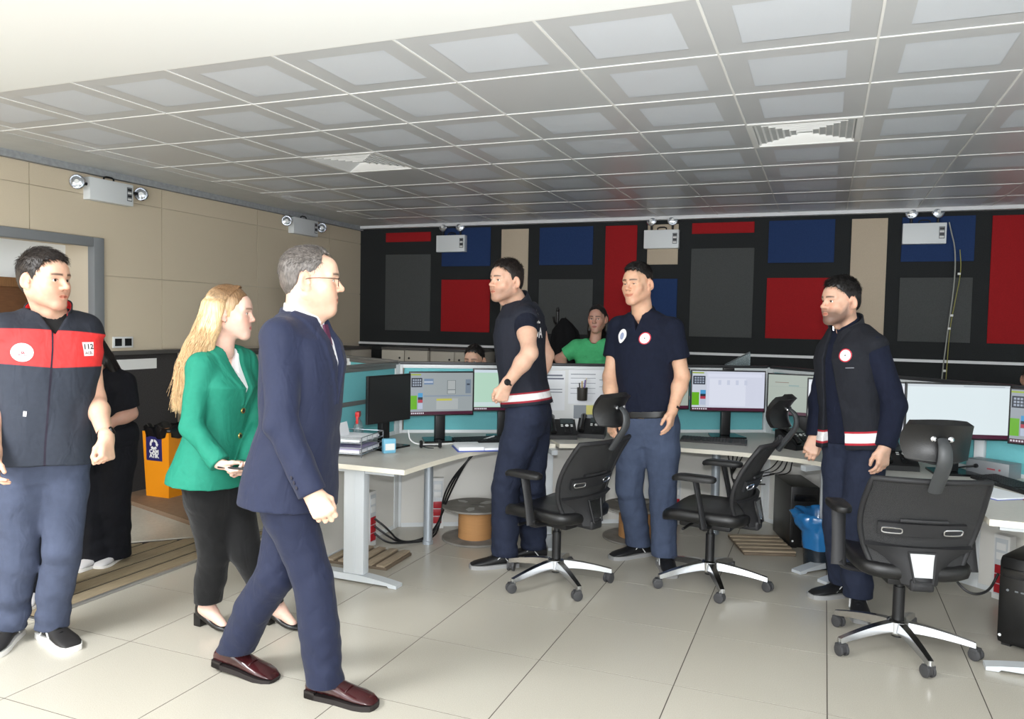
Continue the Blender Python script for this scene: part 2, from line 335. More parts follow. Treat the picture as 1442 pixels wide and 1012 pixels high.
# ------------------------------------------------------------------ emergency lights
m_emw = pbr('emergency_white', (226, 230, 232), 0.45); m_chrome = pbr('chrome', (215, 216, 220), 0.12, 1.0); m_blk = pbr('matt_black', (18, 18, 20), 0.5)
m_lens = pbr('lamp_lens', (190, 196, 204), 0.12, 0.75, 0.8); m_emb = pbr('panel_grey', (120, 124, 128), 0.5)
def lamp_head(b_parent, T):
    h = MB().lathe([(0.022, -0.055), (0.040, -0.045), (0.052, -0.015), (0.056, 0.0), (0.050, 0.006), (0.046, 0.002)], 24, T=T, cap=True).build('lamp_head', m_chrome, b_parent)
    MB().lathe([(0.046, 0.0), (0.040, 0.007), (0.022, 0.013), (0.001, 0.015)], 24, T=T).build('lens', m_lens, h)
    MB().lathe([(0.018, 0.012), (0.016, 0.017), (0.001, 0.018)], 16, T=T).build('bulb', MATS['white_plastic'], h)
def emergency(loc, rz, top, label, w_=0.36, h_=0.19):
    # local: front is -Y, wall at y = 0
    e = empty('emergency_light', loc, rz, label, 'emergency light', 'emergency lights below the ceiling')
    MB().box((-w_/2, -0.075, -h_/2), (w_/2, 0, h_/2), bev=0.004).build('housing', m_emw, e)
    p = MB().box((w_/2-0.062, -0.077, -0.05), (w_/2-0.014, -0.074, 0.06)).build('label_panel', m_emb, e)
    for k in range(4): MB().box((w_/2-0.056, -0.079, -0.042+k*0.025), (w_/2-0.02, -0.0765, -0.028+k*0.025)).build('indicator', m_blk if k % 2 else MATS['paper'], p)
    MB().tube([(-0.045, -0.037, h_/2-0.004), (-0.045, -0.037, h_/2+0.03), (0.045, -0.037, h_/2+0.03), (0.045, -0.037, h_/2-0.004)], 0.007, 8, smooth=1).build('handle', m_blk, e)
    for s in (-1, 1):
        if top:
            MB().tube([(s*0.11, -0.037, h_/2-0.004), (s*0.11, -0.037, h_/2+0.055)], 0.012, 10).build('lamp_stem', m_blk, e)
            lamp_head(e, TR(s*0.11, -0.05, h_/2+0.10) @ RZ(s*0.15) @ RX(PI/2-0.05))
        else:
            MB().tube([(s*(w_/2-0.01), -0.037, 0.03), (s*(w_/2+0.07), -0.037, 0.03)], 0.012, 10).build('lamp_stem', m_blk, e)
            lamp_head(e, TR(s*(w_/2+0.095), -0.055, 0.03) @ RZ(-0.9) @ RX(PI/2))
    return e
emergency((XL, 4.555, 2.47), PI/2, False, 'white emergency light with two chrome side lamps above the door portal', 0.40, 0.17)
emergency((XL, 7.02, 2.49), PI/2, False, 'white emergency light with side lamps on the beige wall near the corner', 0.42, 0.17)
emergency((-4.04, YF-0.014, 2.40), 0, True, 'white twin-lamp emergency light on the felt wall, leftmost of three')
emergency((-1.61, YF-0.014, 2.40), 0, True, 'white twin-lamp emergency light on the felt wall above the man in the polo shirt')
emergency((0.817, YF-0.014, 2.40), 0, True, 'white twin-lamp emergency light with a cable hanging from it')
cb = empty('hanging_cable', (1.005, YF-0.03, 2.5), 0, 'thin pale cable pair hanging down the felt wall from emergency light', 'cable')
MB().tube([(0.012, -0.03, 0.0), (0.03, -0.03, -0.08), (0.075, -0.02, -0.25), (0.08, -0.02, -0.55), (0.045, -0.02, -0.95), (0.02, -0.02, -1.28), (0.01, -0.02, -1.48)], 0.006, 6, smooth=2).build('cable', pbr('grey_cable', (150, 152, 146), 0.5), cb)
MB().tube([(0.11, -0.018, -0.25), (0.13, -0.018, -0.45), (0.085, -0.02, -0.75), (0.055, -0.02, -1.0), (0.045, -0.02, -1.48)], 0.004, 6, smooth=2).build('cable', pbr('yellow_cable', (150, 146, 70), 0.5), cb)
for x, z in ((0.112, -0.47), (0.068, -0.85), (0.052, -0.97), (0.03, -1.36)):
    MB().box((x-0.012, -0.03, z-0.01), (x+0.012, -0.012, z+0.01), bev=0.002).build('cable_clip', MATS['white_plastic'], cb)
# ================================================================== desks, partitions and what stands on them
ZD = 0.695
m_top = pbr('desk_top_grey', (198, 195, 188), 0.45, 0, 0.4, (60, 0.03)); m_edge = pbr('desk_edge_cream', (232, 226, 210), 0.4)
m_leg = pbr('desk_leg_grey', (205, 210, 214), 0.35, 0.1); m_pole = pbr('pole_grey', (176, 184, 192), 0.35, 0.4)
m_teal = pbr('teal_panel', (116, 192, 198), 0.8, 0, 0.25, (300, 0.04), (700, 0.2)); m_teal_d = m_teal
m_pframe = pbr('partition_frame_white', (226, 230, 232), 0.4); m_prail = pbr('partition_rail_grey', (120, 120, 118), 0.45, 0.3)
m_low = pbr('partition_lower_white', (226, 224, 218), 0.6); m_dark = pbr('dark_plastic', (20, 20, 22), 0.42); m_dgl = pbr('black_gloss', (14, 14, 16), 0.22)
def chaik(pts, n=3):
    for _ in range(n):
        q = [pts[0]]
        for a, b in zip(pts, pts[1:]): q += [(a[0]*.75+b[0]*.25, a[1]*.75+b[1]*.25), (a[0]*.25+b[0]*.75, a[1]*.25+b[1]*.75)]
        pts = q+[pts[-1]]
    return pts
P1, P2, P3 = (-2.86, 4.94), (-0.40, 6.36), (1.50, 4.745)
def desk(name, label, front, back, legs, poles=()):
    e = empty('workstation_desk', (front[0][0], front[0][1], 0), 0, label, 'desk', 'curved grey workstation desks')
    ox, oy = front[0]
    poly = [(x-ox, y-oy) for x, y in chaik(front)+back]
    MB().prism(poly, ZD-0.028, ZD, 0, side=1).build('desk_top', [m_top, m_edge], e, 40)
    for (x, y, ang, col) in legs:      # T-shaped legs: flat column on a tapering foot
        T = TR(x-ox, y-oy, 0) @ RZ(ang)
        lg = MB().box((-0.075, -0.03, 0.05), (0.06, 0.03, ZD-0.028), bev=0.006, T=T).box((-0.012, -0.032, 0.06), (0.002, -0.029, ZD-0.03), T=T).build('leg', m_leg, e)
        n = 10; pr = []
        for k in range(n+1):
            t = k/n; pr.append((-0.36+t*0.64, 0.05-0.030*max(0, (t-0.55)/0.45)**1.6-0.02*max(0, (0.25-t)/0.25)**1.6))
        poly2 = [(-0.36, 0.012), (0.22, 0.012), (0.23, 0.002), (0.28, 0.002)]+pr[::-1]
        MB().prism(poly2, -0.035, 0.035, T=T @ RX(PI/2)).build('foot', m_leg, lg, 40)
        MB().box((-0.30, -0.02, ZD-0.06), (0.25, 0.02, ZD-0.028), T=T).build('bracket', m_leg, e)
    for (x, y) in poles:
        MB().lathe([(0.036, 0), (0.036, 0.02), (0.031, 0.025), (0.031, ZD-0.04), (0.04, ZD-0.03)], 20, T=TR(x-ox, y-oy, 0)).build('pole_leg', m_pole, e)
    return e
desk('A', 'curved grey desk ending in a white T leg beside the man in the navy suit',
     [(-2.10, 3.70), (-2.09, 4.00), (-2.05, 4.40), (-1.93, 4.72), (-1.72, 4.955), (-1.665, 4.985)], [(-1.965, 5.42), (-2.82, 4.925), (-2.82, 3.70)],
     [(-2.46, 3.80, 0, 0), (-1.86, 5.08, 2.09+PI, 0)], [(-2.45, 4.65)])
desk('B', 'curved grey desk in the middle, behind the man in the polo shirt',
     [(-1.640, 4.995), (-1.25, 5.19), (-0.857, 5.235), (-0.42, 5.245), (-0.10, 5.17), (0.085, 5.045)], [(0.53, 5.53), (-0.40, 6.32), (-1.945, 5.43)],
     [(-1.76, 5.10, 2.09+PI, 0), (0.07, 5.27, 0.86+PI, 0)], [(-0.70, 5.78)])
desk('C', 'curved grey desk at the right edge with a keyboard and a grey box',
     [(0.110, 5.020), (0.36, 4.78), (0.57, 4.50), (0.67, 4.22), (0.695, 3.90)], [(1.46, 3.90), (1.46, 4.73), (0.552, 5.51)],
     [(0.22, 5.13, 0.86+PI, 0), (1.00, 4.00, PI, 0)], [(1.02, 4.62)])
def partition(a, b, label, bays, white=(), top=1.20, lower=True):
    a = Vector((a[0], a[1], 0)); b = Vector((b[0], b[1], 0)); L = (b-a).length; ang = math.atan2((b-a).y, (b-a).x)
    e = empty('partition', a, ang, label, 'partition', 'teal desk partitions'); hw = L/bays
    for k in range(bays):
        x0, x1 = k*hw, (k+1)*hw
        MB().box((x0+0.03, -0.012, 0.03), (x1-0.03, 0.012, ZD-0.05)).build('lower_panel', m_low, e, 0)
        if k in white: MB().box((x0+0.03, -0.014, ZD), (x1-0.03, 0.014, top-0.03)).build('white_board', MATS['white_plastic'], e, 0)
        else:
            MB().box((x0+0.04, -0.012, ZD+0.02), (x1-0.04, 0.012, 0.945)).build('fabric_panel', m_teal, e, 0)
            MB().box((x0+0.04, -0.012, 0.975), (x1-0.04, 0.012, top-0.035)).build('fabric_panel', m_teal, e, 0)
            MB().box((x0+0.03, -0.018, 0.945), (x1-0.03, 0.018, 0.975), bev=0.003).build('mid_rail', m_prail if label.startswith('teal side') else m_pframe, e)
        MB().box((x0+0.03, -0.018, ZD-0.05), (x1-0.03, 0.018, ZD+0.02), bev=0.003).build('desk_rail', m_pframe, e)
        MB().box((x0, -0.018, top-0.035), (x1, 0.018, top-0.008), bev=0.003).build('frame_bar', m_pframe if not label.startswith('teal side') else m_prail, e)
        MB().box((x0, -0.024, top-0.008), (x1, 0.024, top+0.012), bev=0.004).build('top_rail', m_prail if label.startswith('teal side') else pbr('rail_dark', (46, 47, 50), 0.4), e)
    for k in range(bays+1):
        MB().box((k*hw-0.03, -0.02, 0), (k*hw+0.03, 0.02, top), bev=0.006).build('post', m_pframe, e)
    MB().box((0.03, -0.016, 0), (L-0.03, 0.016, 0.03)).build('base_rail', m_pframe, e, 0)
    return e
partition((-2.86, 3.66), (-2.86, 4.90), 'teal side partition behind the switched-off monitor, running towards the viewer', 1)
partition(P1, P2, 'long teal and white partition behind the left and middle desks', 3, white=(1,))
partition((-0.37, 6.33), P3, 'teal partition behind the right hand monitors', 3)
partition((1.53, 4.70), (1.53, 3.60), 'teal side partition at the right edge behind the grey box desk', 1)
partition((-2.95, 5.05), (-4.25, 5.80), 'teal side partition further back, seen over the one by the switched-off monitor', 2)
# ------------------------------------------------------------------ monitors
S_COL = {'grey': (150, 158, 160), 'white': (228, 232, 240), 'lilac': (206, 210, 226), 'green': (176, 210, 190), 'sage': (158, 168, 158), 'off': (44, 44, 44), 'ice': (222, 234, 238)}
def scr(col, e=0.46):
    m = pbr('screen_%d_%d_%d' % col, col, 0.25, 0, 0.3, emit=e); m.node_tree.nodes['Principled BSDF'].inputs['Base Color'].default_value = (0.01, 0.01, 0.012, 1); return m
def monitor(x, y, yaw, w_, h_, label, kind, z_c=None, foot=True, tilt=0.0, cam_top=False):
    """front of the screen is local -Y"""
    e = empty('monitor', (x, y, ZD), yaw, label, 'monitor', 'desk monitors'); zc = (z_c or 1.0)-ZD
    T = TR(0, 0, zc) @ RX(tilt)
    MB().box((-w_/2, 0, -h_/2), (w_/2, 0.022, h_/2), bev=0.004, T=T).box((-w_*0.3, 0.022, -h_*0.32), (w_*0.3, 0.055, h_*0.3), bev=0.012, T=T).build('housing', m_dark, e)
    q = MB(); sw, sh = w_/2-0.009, h_/2-0.009; mats = []
    def rect(u0, v0, u1, v1, col, lay=1):
        m = scr(col) if kind != 'off' else pbr('screen_off', (34, 34, 35), 0.28, 0, 0.5)
        if m not in mats: mats.append(m)
        yy = -0.0004*lay
        q.add([T @ Vector((-sw+2*sw*u0, yy, -sh+2*sh*v0)), T @ Vector((-sw+2*sw*u1, yy, -sh+2*sh*v0)), T @ Vector((-sw+2*sw*u1, yy, -sh+2*sh*v1)), T @ Vector((-sw+2*sw*u0, yy, -sh+2*sh*v1))], [(0, 1, 2, 3)], mats.index(m))
    base = S_COL.get(kind, S_COL['grey'])
    if kind == 'off': rect(0, 0, 1, 1, base)
    else:
        rect(0, 0.075, 1, 1, base); rect(0, 0, 1, 0.075, (70, 22, 44))            # desktop and wine-coloured task bar
        for k in range(7): rect(0.01+k*0.03, 0.02, 0.03+k*0.03, 0.055, (206, 200, 210), 2)
        if kind in ('grey', 'lilac', 'dial'):
            rect(0, 0.075, 0.20, 1, (196, 202, 214) if kind == 'lilac' else (150, 158, 166), 2)
            rect(0.0, 0.94, 0.16, 0.975, (150, 170, 60), 3); rect(0.01, 0.66, 0.18, 0.88, (36, 42, 54), 3)
            for a in range(4):
                for b_ in range(3): rect(0.03+a*0.036, 0.69+b_*0.06, 0.056+a*0.036, 0.73+b_*0.06, (150, 160, 176), 4)
            rect(0.0, 0.13, 0.10, 0.46, (98, 170, 16), 3); rect(0.115, 0.42, 0.19, 0.52, (70, 150, 200), 3); rect(0.115, 0.36, 0.19, 0.42, (30, 40, 50), 3); rect(0.115, 0.29, 0.19, 0.36, (170, 50, 70), 3); rect(0.115, 0.14, 0.19, 0.28, (176, 186, 206), 3)
        if kind == 'grey':
            rect(0.21, 0.72, 0.36, 0.86, (110, 132, 160), 3); rect(0.21, 0.765, 0.35, 0.80, (180, 190, 204), 4); rect(0.21, 0.43, 0.98, 0.46, (128, 142, 158), 3)
            rect(0.58, 0.49, 0.72, 0.82, (112, 120, 122), 3); rect(0.59, 0.60, 0.71, 0.81, (166, 172, 172), 4); rect(0.59, 0.50, 0.71, 0.58, (172, 178, 178), 4)
            rect(0.41, 0.12, 0.76, 0.38, (168, 174, 174), 3); rect(0.41, 0.33, 0.66, 0.38, (186, 184, 84), 4); rect(0.88, 0.50, 0.97, 0.84, (116, 130, 144), 3); rect(0.90, 0.70, 0.95, 0.74, (60, 68, 80), 4)
        if kind == 'lilac':
            rect(0.22, 0.86, 0.96, 0.94, (214, 218, 234), 3); rect(0.24, 0.12, 0.74, 0.82, (216, 220, 234), 3)
            for k in range(4): rect(0.36+k*0.12, 0.66, 0.40+k*0.12, 0.78, (196, 202, 220), 4)
        if kind == 'sage':
            rect(0.1, 0.80, 0.30, 0.815, (120, 96, 84), 3); rect(0.30, 0.72, 0.45, 0.75, (128, 152, 150), 3); rect(0.0, 0.70, 0.98, 0.705, (140, 152, 146), 3)
        if kind in ('ice', 'white'): rect(0.0, 0.955, 1.0, 1.0, (206, 214, 220), 3); rect(0.55, 0.965, 0.95, 0.985, (176, 186, 192), 4)
        if kind == 'green': rect(0.0, 0.93, 1.0, 1.0, (200, 214, 224), 3); rect(0.0, 0.10, 1.0, 0.2, (196, 214, 214), 3)
    q.build('screen', mats, e, 0)
    if foot:
        MB().box((-0.035, 0.03, 0.012), (0.035, 0.075, zc), bev=0.008).build('stand', m_dark, e)
        MB().prism([(-0.13, -0.06), (0.13, -0.06), (0.10, 0.15), (-0.10, 0.15)], 0.0, 0.012).build('stand_base', m_dgl, e, 30)
    if cam_top: MB().box((-0.04, -0.01, zc+h_/2), (0.04, 0.03, zc+h_/2+0.018), bev=0.005).build('webcam', m_dark, e)
    return e
MON = []
# ------------------------------------------------------------------ chairs
m_cb = pbr('chair_black', (38, 38, 40), 0.55, 0, 0.4, None, (500, 0.2)); m_leather = pbr('chair_leather', (22, 22, 23), 0.35, 0, 0.5, None, (260, 0.25))
m_alu = pbr('polished_aluminium', (196, 197, 198), 0.22, 1.0); m_cast = pbr('caster_grey', (62, 62, 64), 0.5); m_arm = pbr('arm_pad', (24, 24, 25), 0.5); m_hstem = pbr('stem_grey', (60, 62, 64), 0.45)
def mesh_mat():
    m = pbr('chair_mesh', (52, 52, 53), 0.75, 0, 0.3)
    nt = m.node_tree; b = nt.nodes['Principled BSDF']; tc = nt.nodes.new('ShaderNodeTexCoord'); ck = nt.nodes.new('ShaderNodeTexChecker'); ck.inputs['Scale'].default_value = 420
    mr = nt.nodes.new('ShaderNodeMapRange'); mr.inputs['To Min'].default_value = 0.80; mr.inputs['To Max'].default_value = 1.0
    nt.links.new(tc.outputs['Object'], ck.inputs['Vector']); nt.links.new(ck.outputs['Fac'], mr.inputs['Value']); nt.links.new(mr.outputs[0], b.inputs['Alpha']); return m
m_mesh = mesh_mat()
def grid_shell(b, fn, nu, nv, th, mi=0):
    """fn(u, v) -> point; closed thin shell with thickness along the normal"""
    P = [[Vector(fn(i/nu, j/nv)) for j in range(nv+1)] for i in range(nu+1)]
    vs_ = []
    for side in (0, 1):
        for i in range(nu+1):
            for j in range(nv+1):
                du = P[min(i+1, nu)][j]-P[max(i-1, 0)][j]; dv = P[i][min(j+1, nv)]-P[i][max(j-1, 0)]; nrm = du.cross(dv).normalized()
                vs_.append(P[i][j]+nrm*(th*(0.5-side)))
    N = (nu+1)*(nv+1); ix = lambda i, j, s: s*N+i*(nv+1)+j; fs = []
    for i in range(nu):
        for j in range(nv):
            fs.append((ix(i, j, 0), ix(i+1, j, 0), ix(i+1, j+1, 0), ix(i, j+1, 0))); fs.append((ix(i, j, 1), ix(i, j+1, 1), ix(i+1, j+1, 1), ix(i+1, j, 1)))
    for i in range(nu):
        fs.append((ix(i, 0, 0), ix(i, 0, 1), ix(i+1, 0, 1), ix(i+1, 0, 0))); fs.append((ix(i, nv, 0), ix(i+1, nv, 0), ix(i+1, nv, 1), ix(i, nv, 1)))
    for j in range(nv):
        fs.append((ix(0, j, 0), ix(0, j+1, 0), ix(0, j+1, 1), ix(0, j, 1))); fs.append((ix(nu, j, 0), ix(nu, j, 1), ix(nu, j+1, 1), ix(nu, j+1, 0)))
    b.add(vs_, fs, mi)
def office_chair(x, y, yaw, base_ang, label, head_tilt=0.0, cast_ang=None):
    """seat front is local -Y (the sitter looks along -Y), backrest at +Y"""
    e = empty('office_chair', (x, y, 0), yaw, label, 'chair', 'black office chairs')
    B = RZ(base_ang-yaw)
    st = MB().lathe([(0.045, 0.075), (0.052, 0.085), (0.048, 0.135), (0.036, 0.145)], 20).build('star_base', m_alu, e)
    for k in range(5):
        T = B @ RZ(k*2*PI/5); n = 8; b = MB(); vs_ = []; fs = []
        for i in range(n+1):
            t = i/n; xx = 0.03+0.295*t; zt = 0.135-0.055*t**1.5; hh = 0.045-0.022*t; ww = 0.026-0.010*t
            vs_ += [T @ Vector((xx, -ww, zt-hh)), T @ Vector((xx, ww, zt-hh)), T @ Vector((xx, ww*0.75, zt)), T @ Vector((xx, -ww*0.75, zt))]
        for i in range(n):
            for j in range(4): fs.append((i*4+j, i*4+(j+1) % 4, (i+1)*4+(j+1) % 4, (i+1)*4+j))
        fs += [(3, 2, 1, 0), (n*4, n*4+1, n*4+2, n*4+3)]; b.add(vs_, [f[::-1] for f in fs]); 
        b.tube([T @ Vector((0.318, 0, 0.08)), T @ Vector((0.318, 0, 0.05))], 0.010, 8); b.build('base_arm', m_alu, st, 40)
        ca = rng.uniform(0, 2*PI) if cast_ang is None else cast_ang[k]
        TC = T @ TR(0.318, 0, 0) @ RZ(ca)
        c = MB()
        for s in (-1, 1): c.lathe([(0.020, -0.008), (0.0275, -0.006), (0.029, 0), (0.0275, 0.006), (0.020, 0.008)], 18, T=TC @ TR(0.012, s*0.015, 0.029) @ RX(PI/2))
        c.box((-0.012, -0.006, 0.02), (0.03, 0.006, 0.055), T=TC).box((-0.01, -0.024, 0.035), (0.028, 0.024, 0.058), bev=0.006, T=TC); c.build('caster', m_cast, e)
    MB().lathe([(0.026, 0.06), (0.026, 0.30), (0.018, 0.30), (0.018, 0.36)], 16).build('gas_column', m_dark, e)
    MB().box((-0.10, -0.16, 0.345), (0.10, 0.14, 0.395), bev=0.015).box((-0.03, 0.10, 0.36), (0.03, 0.26, 0.40), bev=0.01).tube([(0.10, -0.08, 0.37), (0.24, -0.09, 0.365)], 0.008).tube([(-0.10, -0.02, 0.37), (-0.25, -0.04, 0.365)], 0.008).build('mechanism', m_dark, e)
    # seat: rounded cushion with a waterfall front
    s = MB()
    def seat(u, v):
        a = (u-0.5)*2; bq = (v-0.5)*2
        ex = math.copysign(abs(a)**1.0, a)*0.25*(1-0.10*max(0, -bq)**3-0.06*abs(bq)**6); ey = bq*0.245-0.02*(1-a*a)*(1 if bq < 0 else 0)*abs(bq)
        return (ex, ey, 0.445-0.035*max(0, -bq-0.55)**1.5*2.2+0.02*abs(a)**2.5+0.015*max(0, bq-0.5))
    grid_shell(s, seat, 14, 14, 0.001)
    b2 = MB(); ring = []
    n = 40; prof = [(0.0, 0.392), (0.90, 0.395), (0.985, 0.41), (1.0, 0.43), (0.985, 0.452), (0.93, 0.464), (0.6, 0.458), (0.0, 0.452)]
    vs_ = []; fs = []
    for r_, z in prof:
        for i in range(n):
            a = 2*PI*i/n; cx, cy = math.cos(a), math.sin(a); p = 5.0
            k = (abs(cx)**p+abs(cy)**p)**(-1/p); xx = cx*k*0.25*max(r_, 0.001); yy = cy*k*0.245*max(r_, 0.001)
            dz = 0
            if yy < -0.15: dz = -0.035*((-yy-0.15)/0.095)**1.6
            vs_.append((xx, yy, z+dz+0.012*(abs(xx)/0.25)**2))
    for j in range(len(prof)-1):
        for i in range(n): fs.append((j*n+i, j*n+(i+1) % n, (j+1)*n+(i+1) % n, (j+1)*n+i))
    b2.add(vs_, fs); b2.build('seat', m_leather, e, 50)
    # backrest: woven mesh in a frame, curved and leaning back
    def bk(u, v, off=0.0):
        a = (u-0.5)*2; z = 0.455+0.415*v; wdt = 0.175+0.075*math.sin(min(1, v*1.5+0.12)*PI/2)-0.012*max(0, v-0.7)*3
        yy = 0.235+0.04*math.sin(v*PI)*(-0.8)+0.165*max(0, v-0.15)**1.25-0.045*(a*a)+off
        return (a*wdt, yy, z)
    mb = MB(); grid_shell(mb, lambda u, v: bk(u, v), 12, 14, 0.006); bkr = mb.build('backrest', m_mesh, e, 60)
    fr_ = MB(); path = [bk(1, v/14) for v in range(15)]; path2 = [bk(0, v/14) for v in range(14, -1, -1)]
    loop = path+[bk(u/6, 1) for u in range(5, 0, -1)]+path2+[bk(u/6, 0) for u in range(1, 6)]+[path[0]]
    fr_.tube(loop, 0.013, 8); fr_.build('back_frame', m_cb, bkr, 60)
    lb = MB(); grid_shell(lb, lambda u, v: bk(0.13+0.74*u, 0.36+0.14*v, 0.016), 10, 2, 0.016); lb.tube([bk(0.30+0.4*t/6, 0.53, 0.018) for t in range(7)], 0.008, 6); lb.build('lumbar_bar', m_cb, bkr, 60)
    for sx in (0.24, 0.76):
        k = MB(); pts = []
        for t in range(13):
            a = 2*PI*t/12; pts.append(bk(sx+0.085*math.copysign(abs(math.cos(a))**0.4, math.cos(a)), 0.415+0.030*math.copysign(abs(math.sin(a))**0.5, math.sin(a)), 0.027))
        k.tube(pts, 0.005, 6); k.build('chrome_loop', m_chrome, bkr, 60)
    yk = MB()   # black yoke below the mesh carrying the chrome plate
    grid_shell(yk, lambda u, v: (lambda p: (p[0]*(0.42+0.58*v**2.2), p[1]+0.028, p[2]))(bk(u, -0.16+0.40*v)), 10, 6, 0.022)
    yk.box((-0.05, 0.17, 0.365), (0.05, 0.285, 0.42), bev=0.015); yk.build('yoke', m_cb, bkr, 60)
    pt = MB(); grid_shell(pt, lambda u, v: (lambda p: (((u-0.5)*2)*(0.040+0.016*v), p[1]+0.042, p[2]))(bk(0.5, -0.06+0.24*v)), 4, 4, 0.008); pt.build('chrome_plate', m_alu, bkr, 40)
    ps = MB(); ps.tube([(lambda p: (sx_*(0.038+0.018*v), p[1]+0.043, p[2]))(bk(0.5, -0.11+0.3*v)) for sx_, v in ((-1, 1), (-1, 0), (1, 0), (1, 1), (-1, 1))], 0.006, 6); ps.build('plate_surround', m_cb, bkr, 40)
    # headrest on a curved stem
    hs = MB().tube([bk(0.5, 0.90, 0.025), (0, 0.415, 0.90), (0, 0.46, 0.965), (0, 0.455, 1.03), (0, 0.42, 1.06)], [0.030, 0.032, 0.031, 0.027, 0.020], 10, flat=0.5, smooth=2).build('headrest_stem', m_hstem, e, 60)
    hb = MB()
    def hd(u, v):
        a = (u-0.5)*2; b_ = (v-0.5)*2
        return (a*0.132*(1-0.10*b_*b_+0.04*b_), 0.395-0.065*a*a+0.035*b_*b_+0.012*b_, 1.045+0.088*b_*(1-0.10*a*a))
    grid_shell(hb, hd, 12, 8, 0.034); hr = hb.build('headrest', m_leather, e, 70)
    MB().tube([hd(t/12, 0.02) for t in range(13)], 0.007, 6).build('piping', m_cb, hr, 60)
    for sx in (-1, 1): MB().lathe([(0.011, 0), (0.012, 0.008), (0.006, 0.012)], 12, T=TR(sx*0.034, 0.412, 1.06) @ RX(-PI/2)).build('knob', m_chrome, hs)
    # armrests
    for sx in (-1, 1):
        am = MB().tube([(sx*0.15, 0.03, 0.375), (sx*0.26, 0.03, 0.385), (sx*0.29, 0.04, 0.42)], [0.020, 0.020, 0.024], 8, flat=0.7, smooth=1)
        am.tube([(sx*0.29, 0.045, 0.40), (sx*0.288, 0.02, 0.52), (sx*0.285, -0.01, 0.655)], [0.036, 0.030, 0.034], 10, flat=0.45, smooth=1); ar = am.build('armrest', m_cb, e, 60)
        pd = MB(); n = 24; vs_ = []; fs = []
        for r_, z in ((0.01, 0.655), (0.94, 0.656), (1.0, 0.668), (0.97, 0.682), (0.85, 0.688), (0.01, 0.688)):
            for i in range(n):
                a = 2*PI*i/n; cx, cy = math.cos(a), math.sin(a); k = (abs(cx)**3.2+abs(cy)**3.2)**(-1/3.2)
                vs_.append((sx*0.285+cx*k*0.045*r_, -0.02+cy*k*0.125*r_, z-0.012*max(0, (-cy*k*0.125*r_-0.06)/0.065)**2))
        for j in range(5):
            for i in range(n): fs.append((j*n+i, j*n+(i+1) % n, (j+1)*n+(i+1) % n, (j+1)*n+i))
        pd.add(vs_, fs); pd.build('arm_pad', m_arm, ar, 50)
    return e
def face(fr_, ff): # facing given as (to the viewer's right, away from the viewer) -> world angle
    v = CR*fr_+CF*ff; return math.atan2(v.y, v.x)
office_chair(-1.41, 4.28, face(-0.75, 0.66)+PI/2, math.radians(24), 'black mesh office chair with headrest, in front of the man in the striped vest')
office_chair(-0.580, 4.63, face(-0.86, 0.51)+PI/2, math.radians(2), 'black mesh office chair seen side on, right of the man in the polo shirt')
office_chair(0.37, 4.07, face(0.14, 0.99)+PI/2, math.radians(1.5), 'black mesh office chair seen from behind, nearest the viewer')
m_wp = MATS['white_plastic']; m_paper = MATS['paper']
monitor(-2.551, 4.302, 1.379, 0.40, 0.30, 'switched-off dark monitor on the left desk beside the paper trays', 'off', 1.012)
monitor(-2.388, 4.707, 0.728, 0.45, 0.30, 'monitor showing a grey form with a green block, next to the switched-off monitor', 'grey', 1.02)
monitor(-2.07, 5.035, 0.57, 0.44, 0.30, 'monitor with a pale green screen, half hidden by the man in the striped vest', 'green', 1.036)
monitor(-1.129, 5.579, 0.609, 0.56, 0.30, 'monitor with a sage green screen, mostly hidden behind the man in the polo shirt', 'sage', 1.05)
monitor(-0.643, 5.886, 0.379, 0.548, 0.305, 'monitor with a lilac-white window and keypad block, right of the man in the polo shirt', 'lilac', 1.037, cam_top=True)
monitor(-0.135, 5.968, -0.089, 0.49, 0.305, 'monitor with a plain sage grey screen behind the side-on office chair', 'sage', 1.024)
monitor(0.181, 5.046, -0.054, 0.54, 0.325, 'monitor with a white screen, nearly all hidden behind the man in the open dark vest', 'white', 1.047)
monitor(0.714, 5.035, 0.273, 0.568, 0.32, 'large pale blue-white monitor above the headrest of the nearest office chair', 'ice', 1.055)
monitor(1.165, 4.90, -0.42, 0.46, 0.31, 'monitor cut by the right picture edge, showing a keypad and a green block', 'grey', 1.051)
# ------------------------------------------------------------------ keyboards
def keyboard(x, y, yaw, label):
    e = empty('keyboard', (x, y, ZD), yaw, label, 'keyboard', 'black keyboards'); MB().prism([(-0.075, 0.0), (0.075, 0.0), (0.075, 0.024), (-0.075, 0.014)], -0.225, 0.225, T=Matrix(((0, 0, 1, 0), (1, 0, 0, 0), (0, 1, 0, 0), (0, 0, 0, 1)))).build('body', m_dark, e, 20)
    k = MB()
    for r in range(6):
        for c in range(20):
            if c in (15,) or (r == 0 and 3 < c < 9 and c != 6): continue
            x0 = -0.215+c*0.0215; y0 = -0.066+r*0.0225; z0 = 0.015+(y0+0.075)/0.15*0.010
            k.box((x0, y0, z0-0.002), (x0+0.018, y0+0.018, z0+0.004))
    o = k.build('keys', pbr('keycap', (30, 30, 32), 0.5), e, 0); o['kind'] = 'stuff'
keyboard(-0.70, 5.60, 0.05, 'black keyboard on the middle desk, right of the man in the polo shirt')
keyboard(0.945, 4.78, -1.12, 'black keyboard at the right edge, below the grey box')
keyboard(-2.12, 4.86, 0.75, 'black keyboard on the left desk below the pale green monitor')
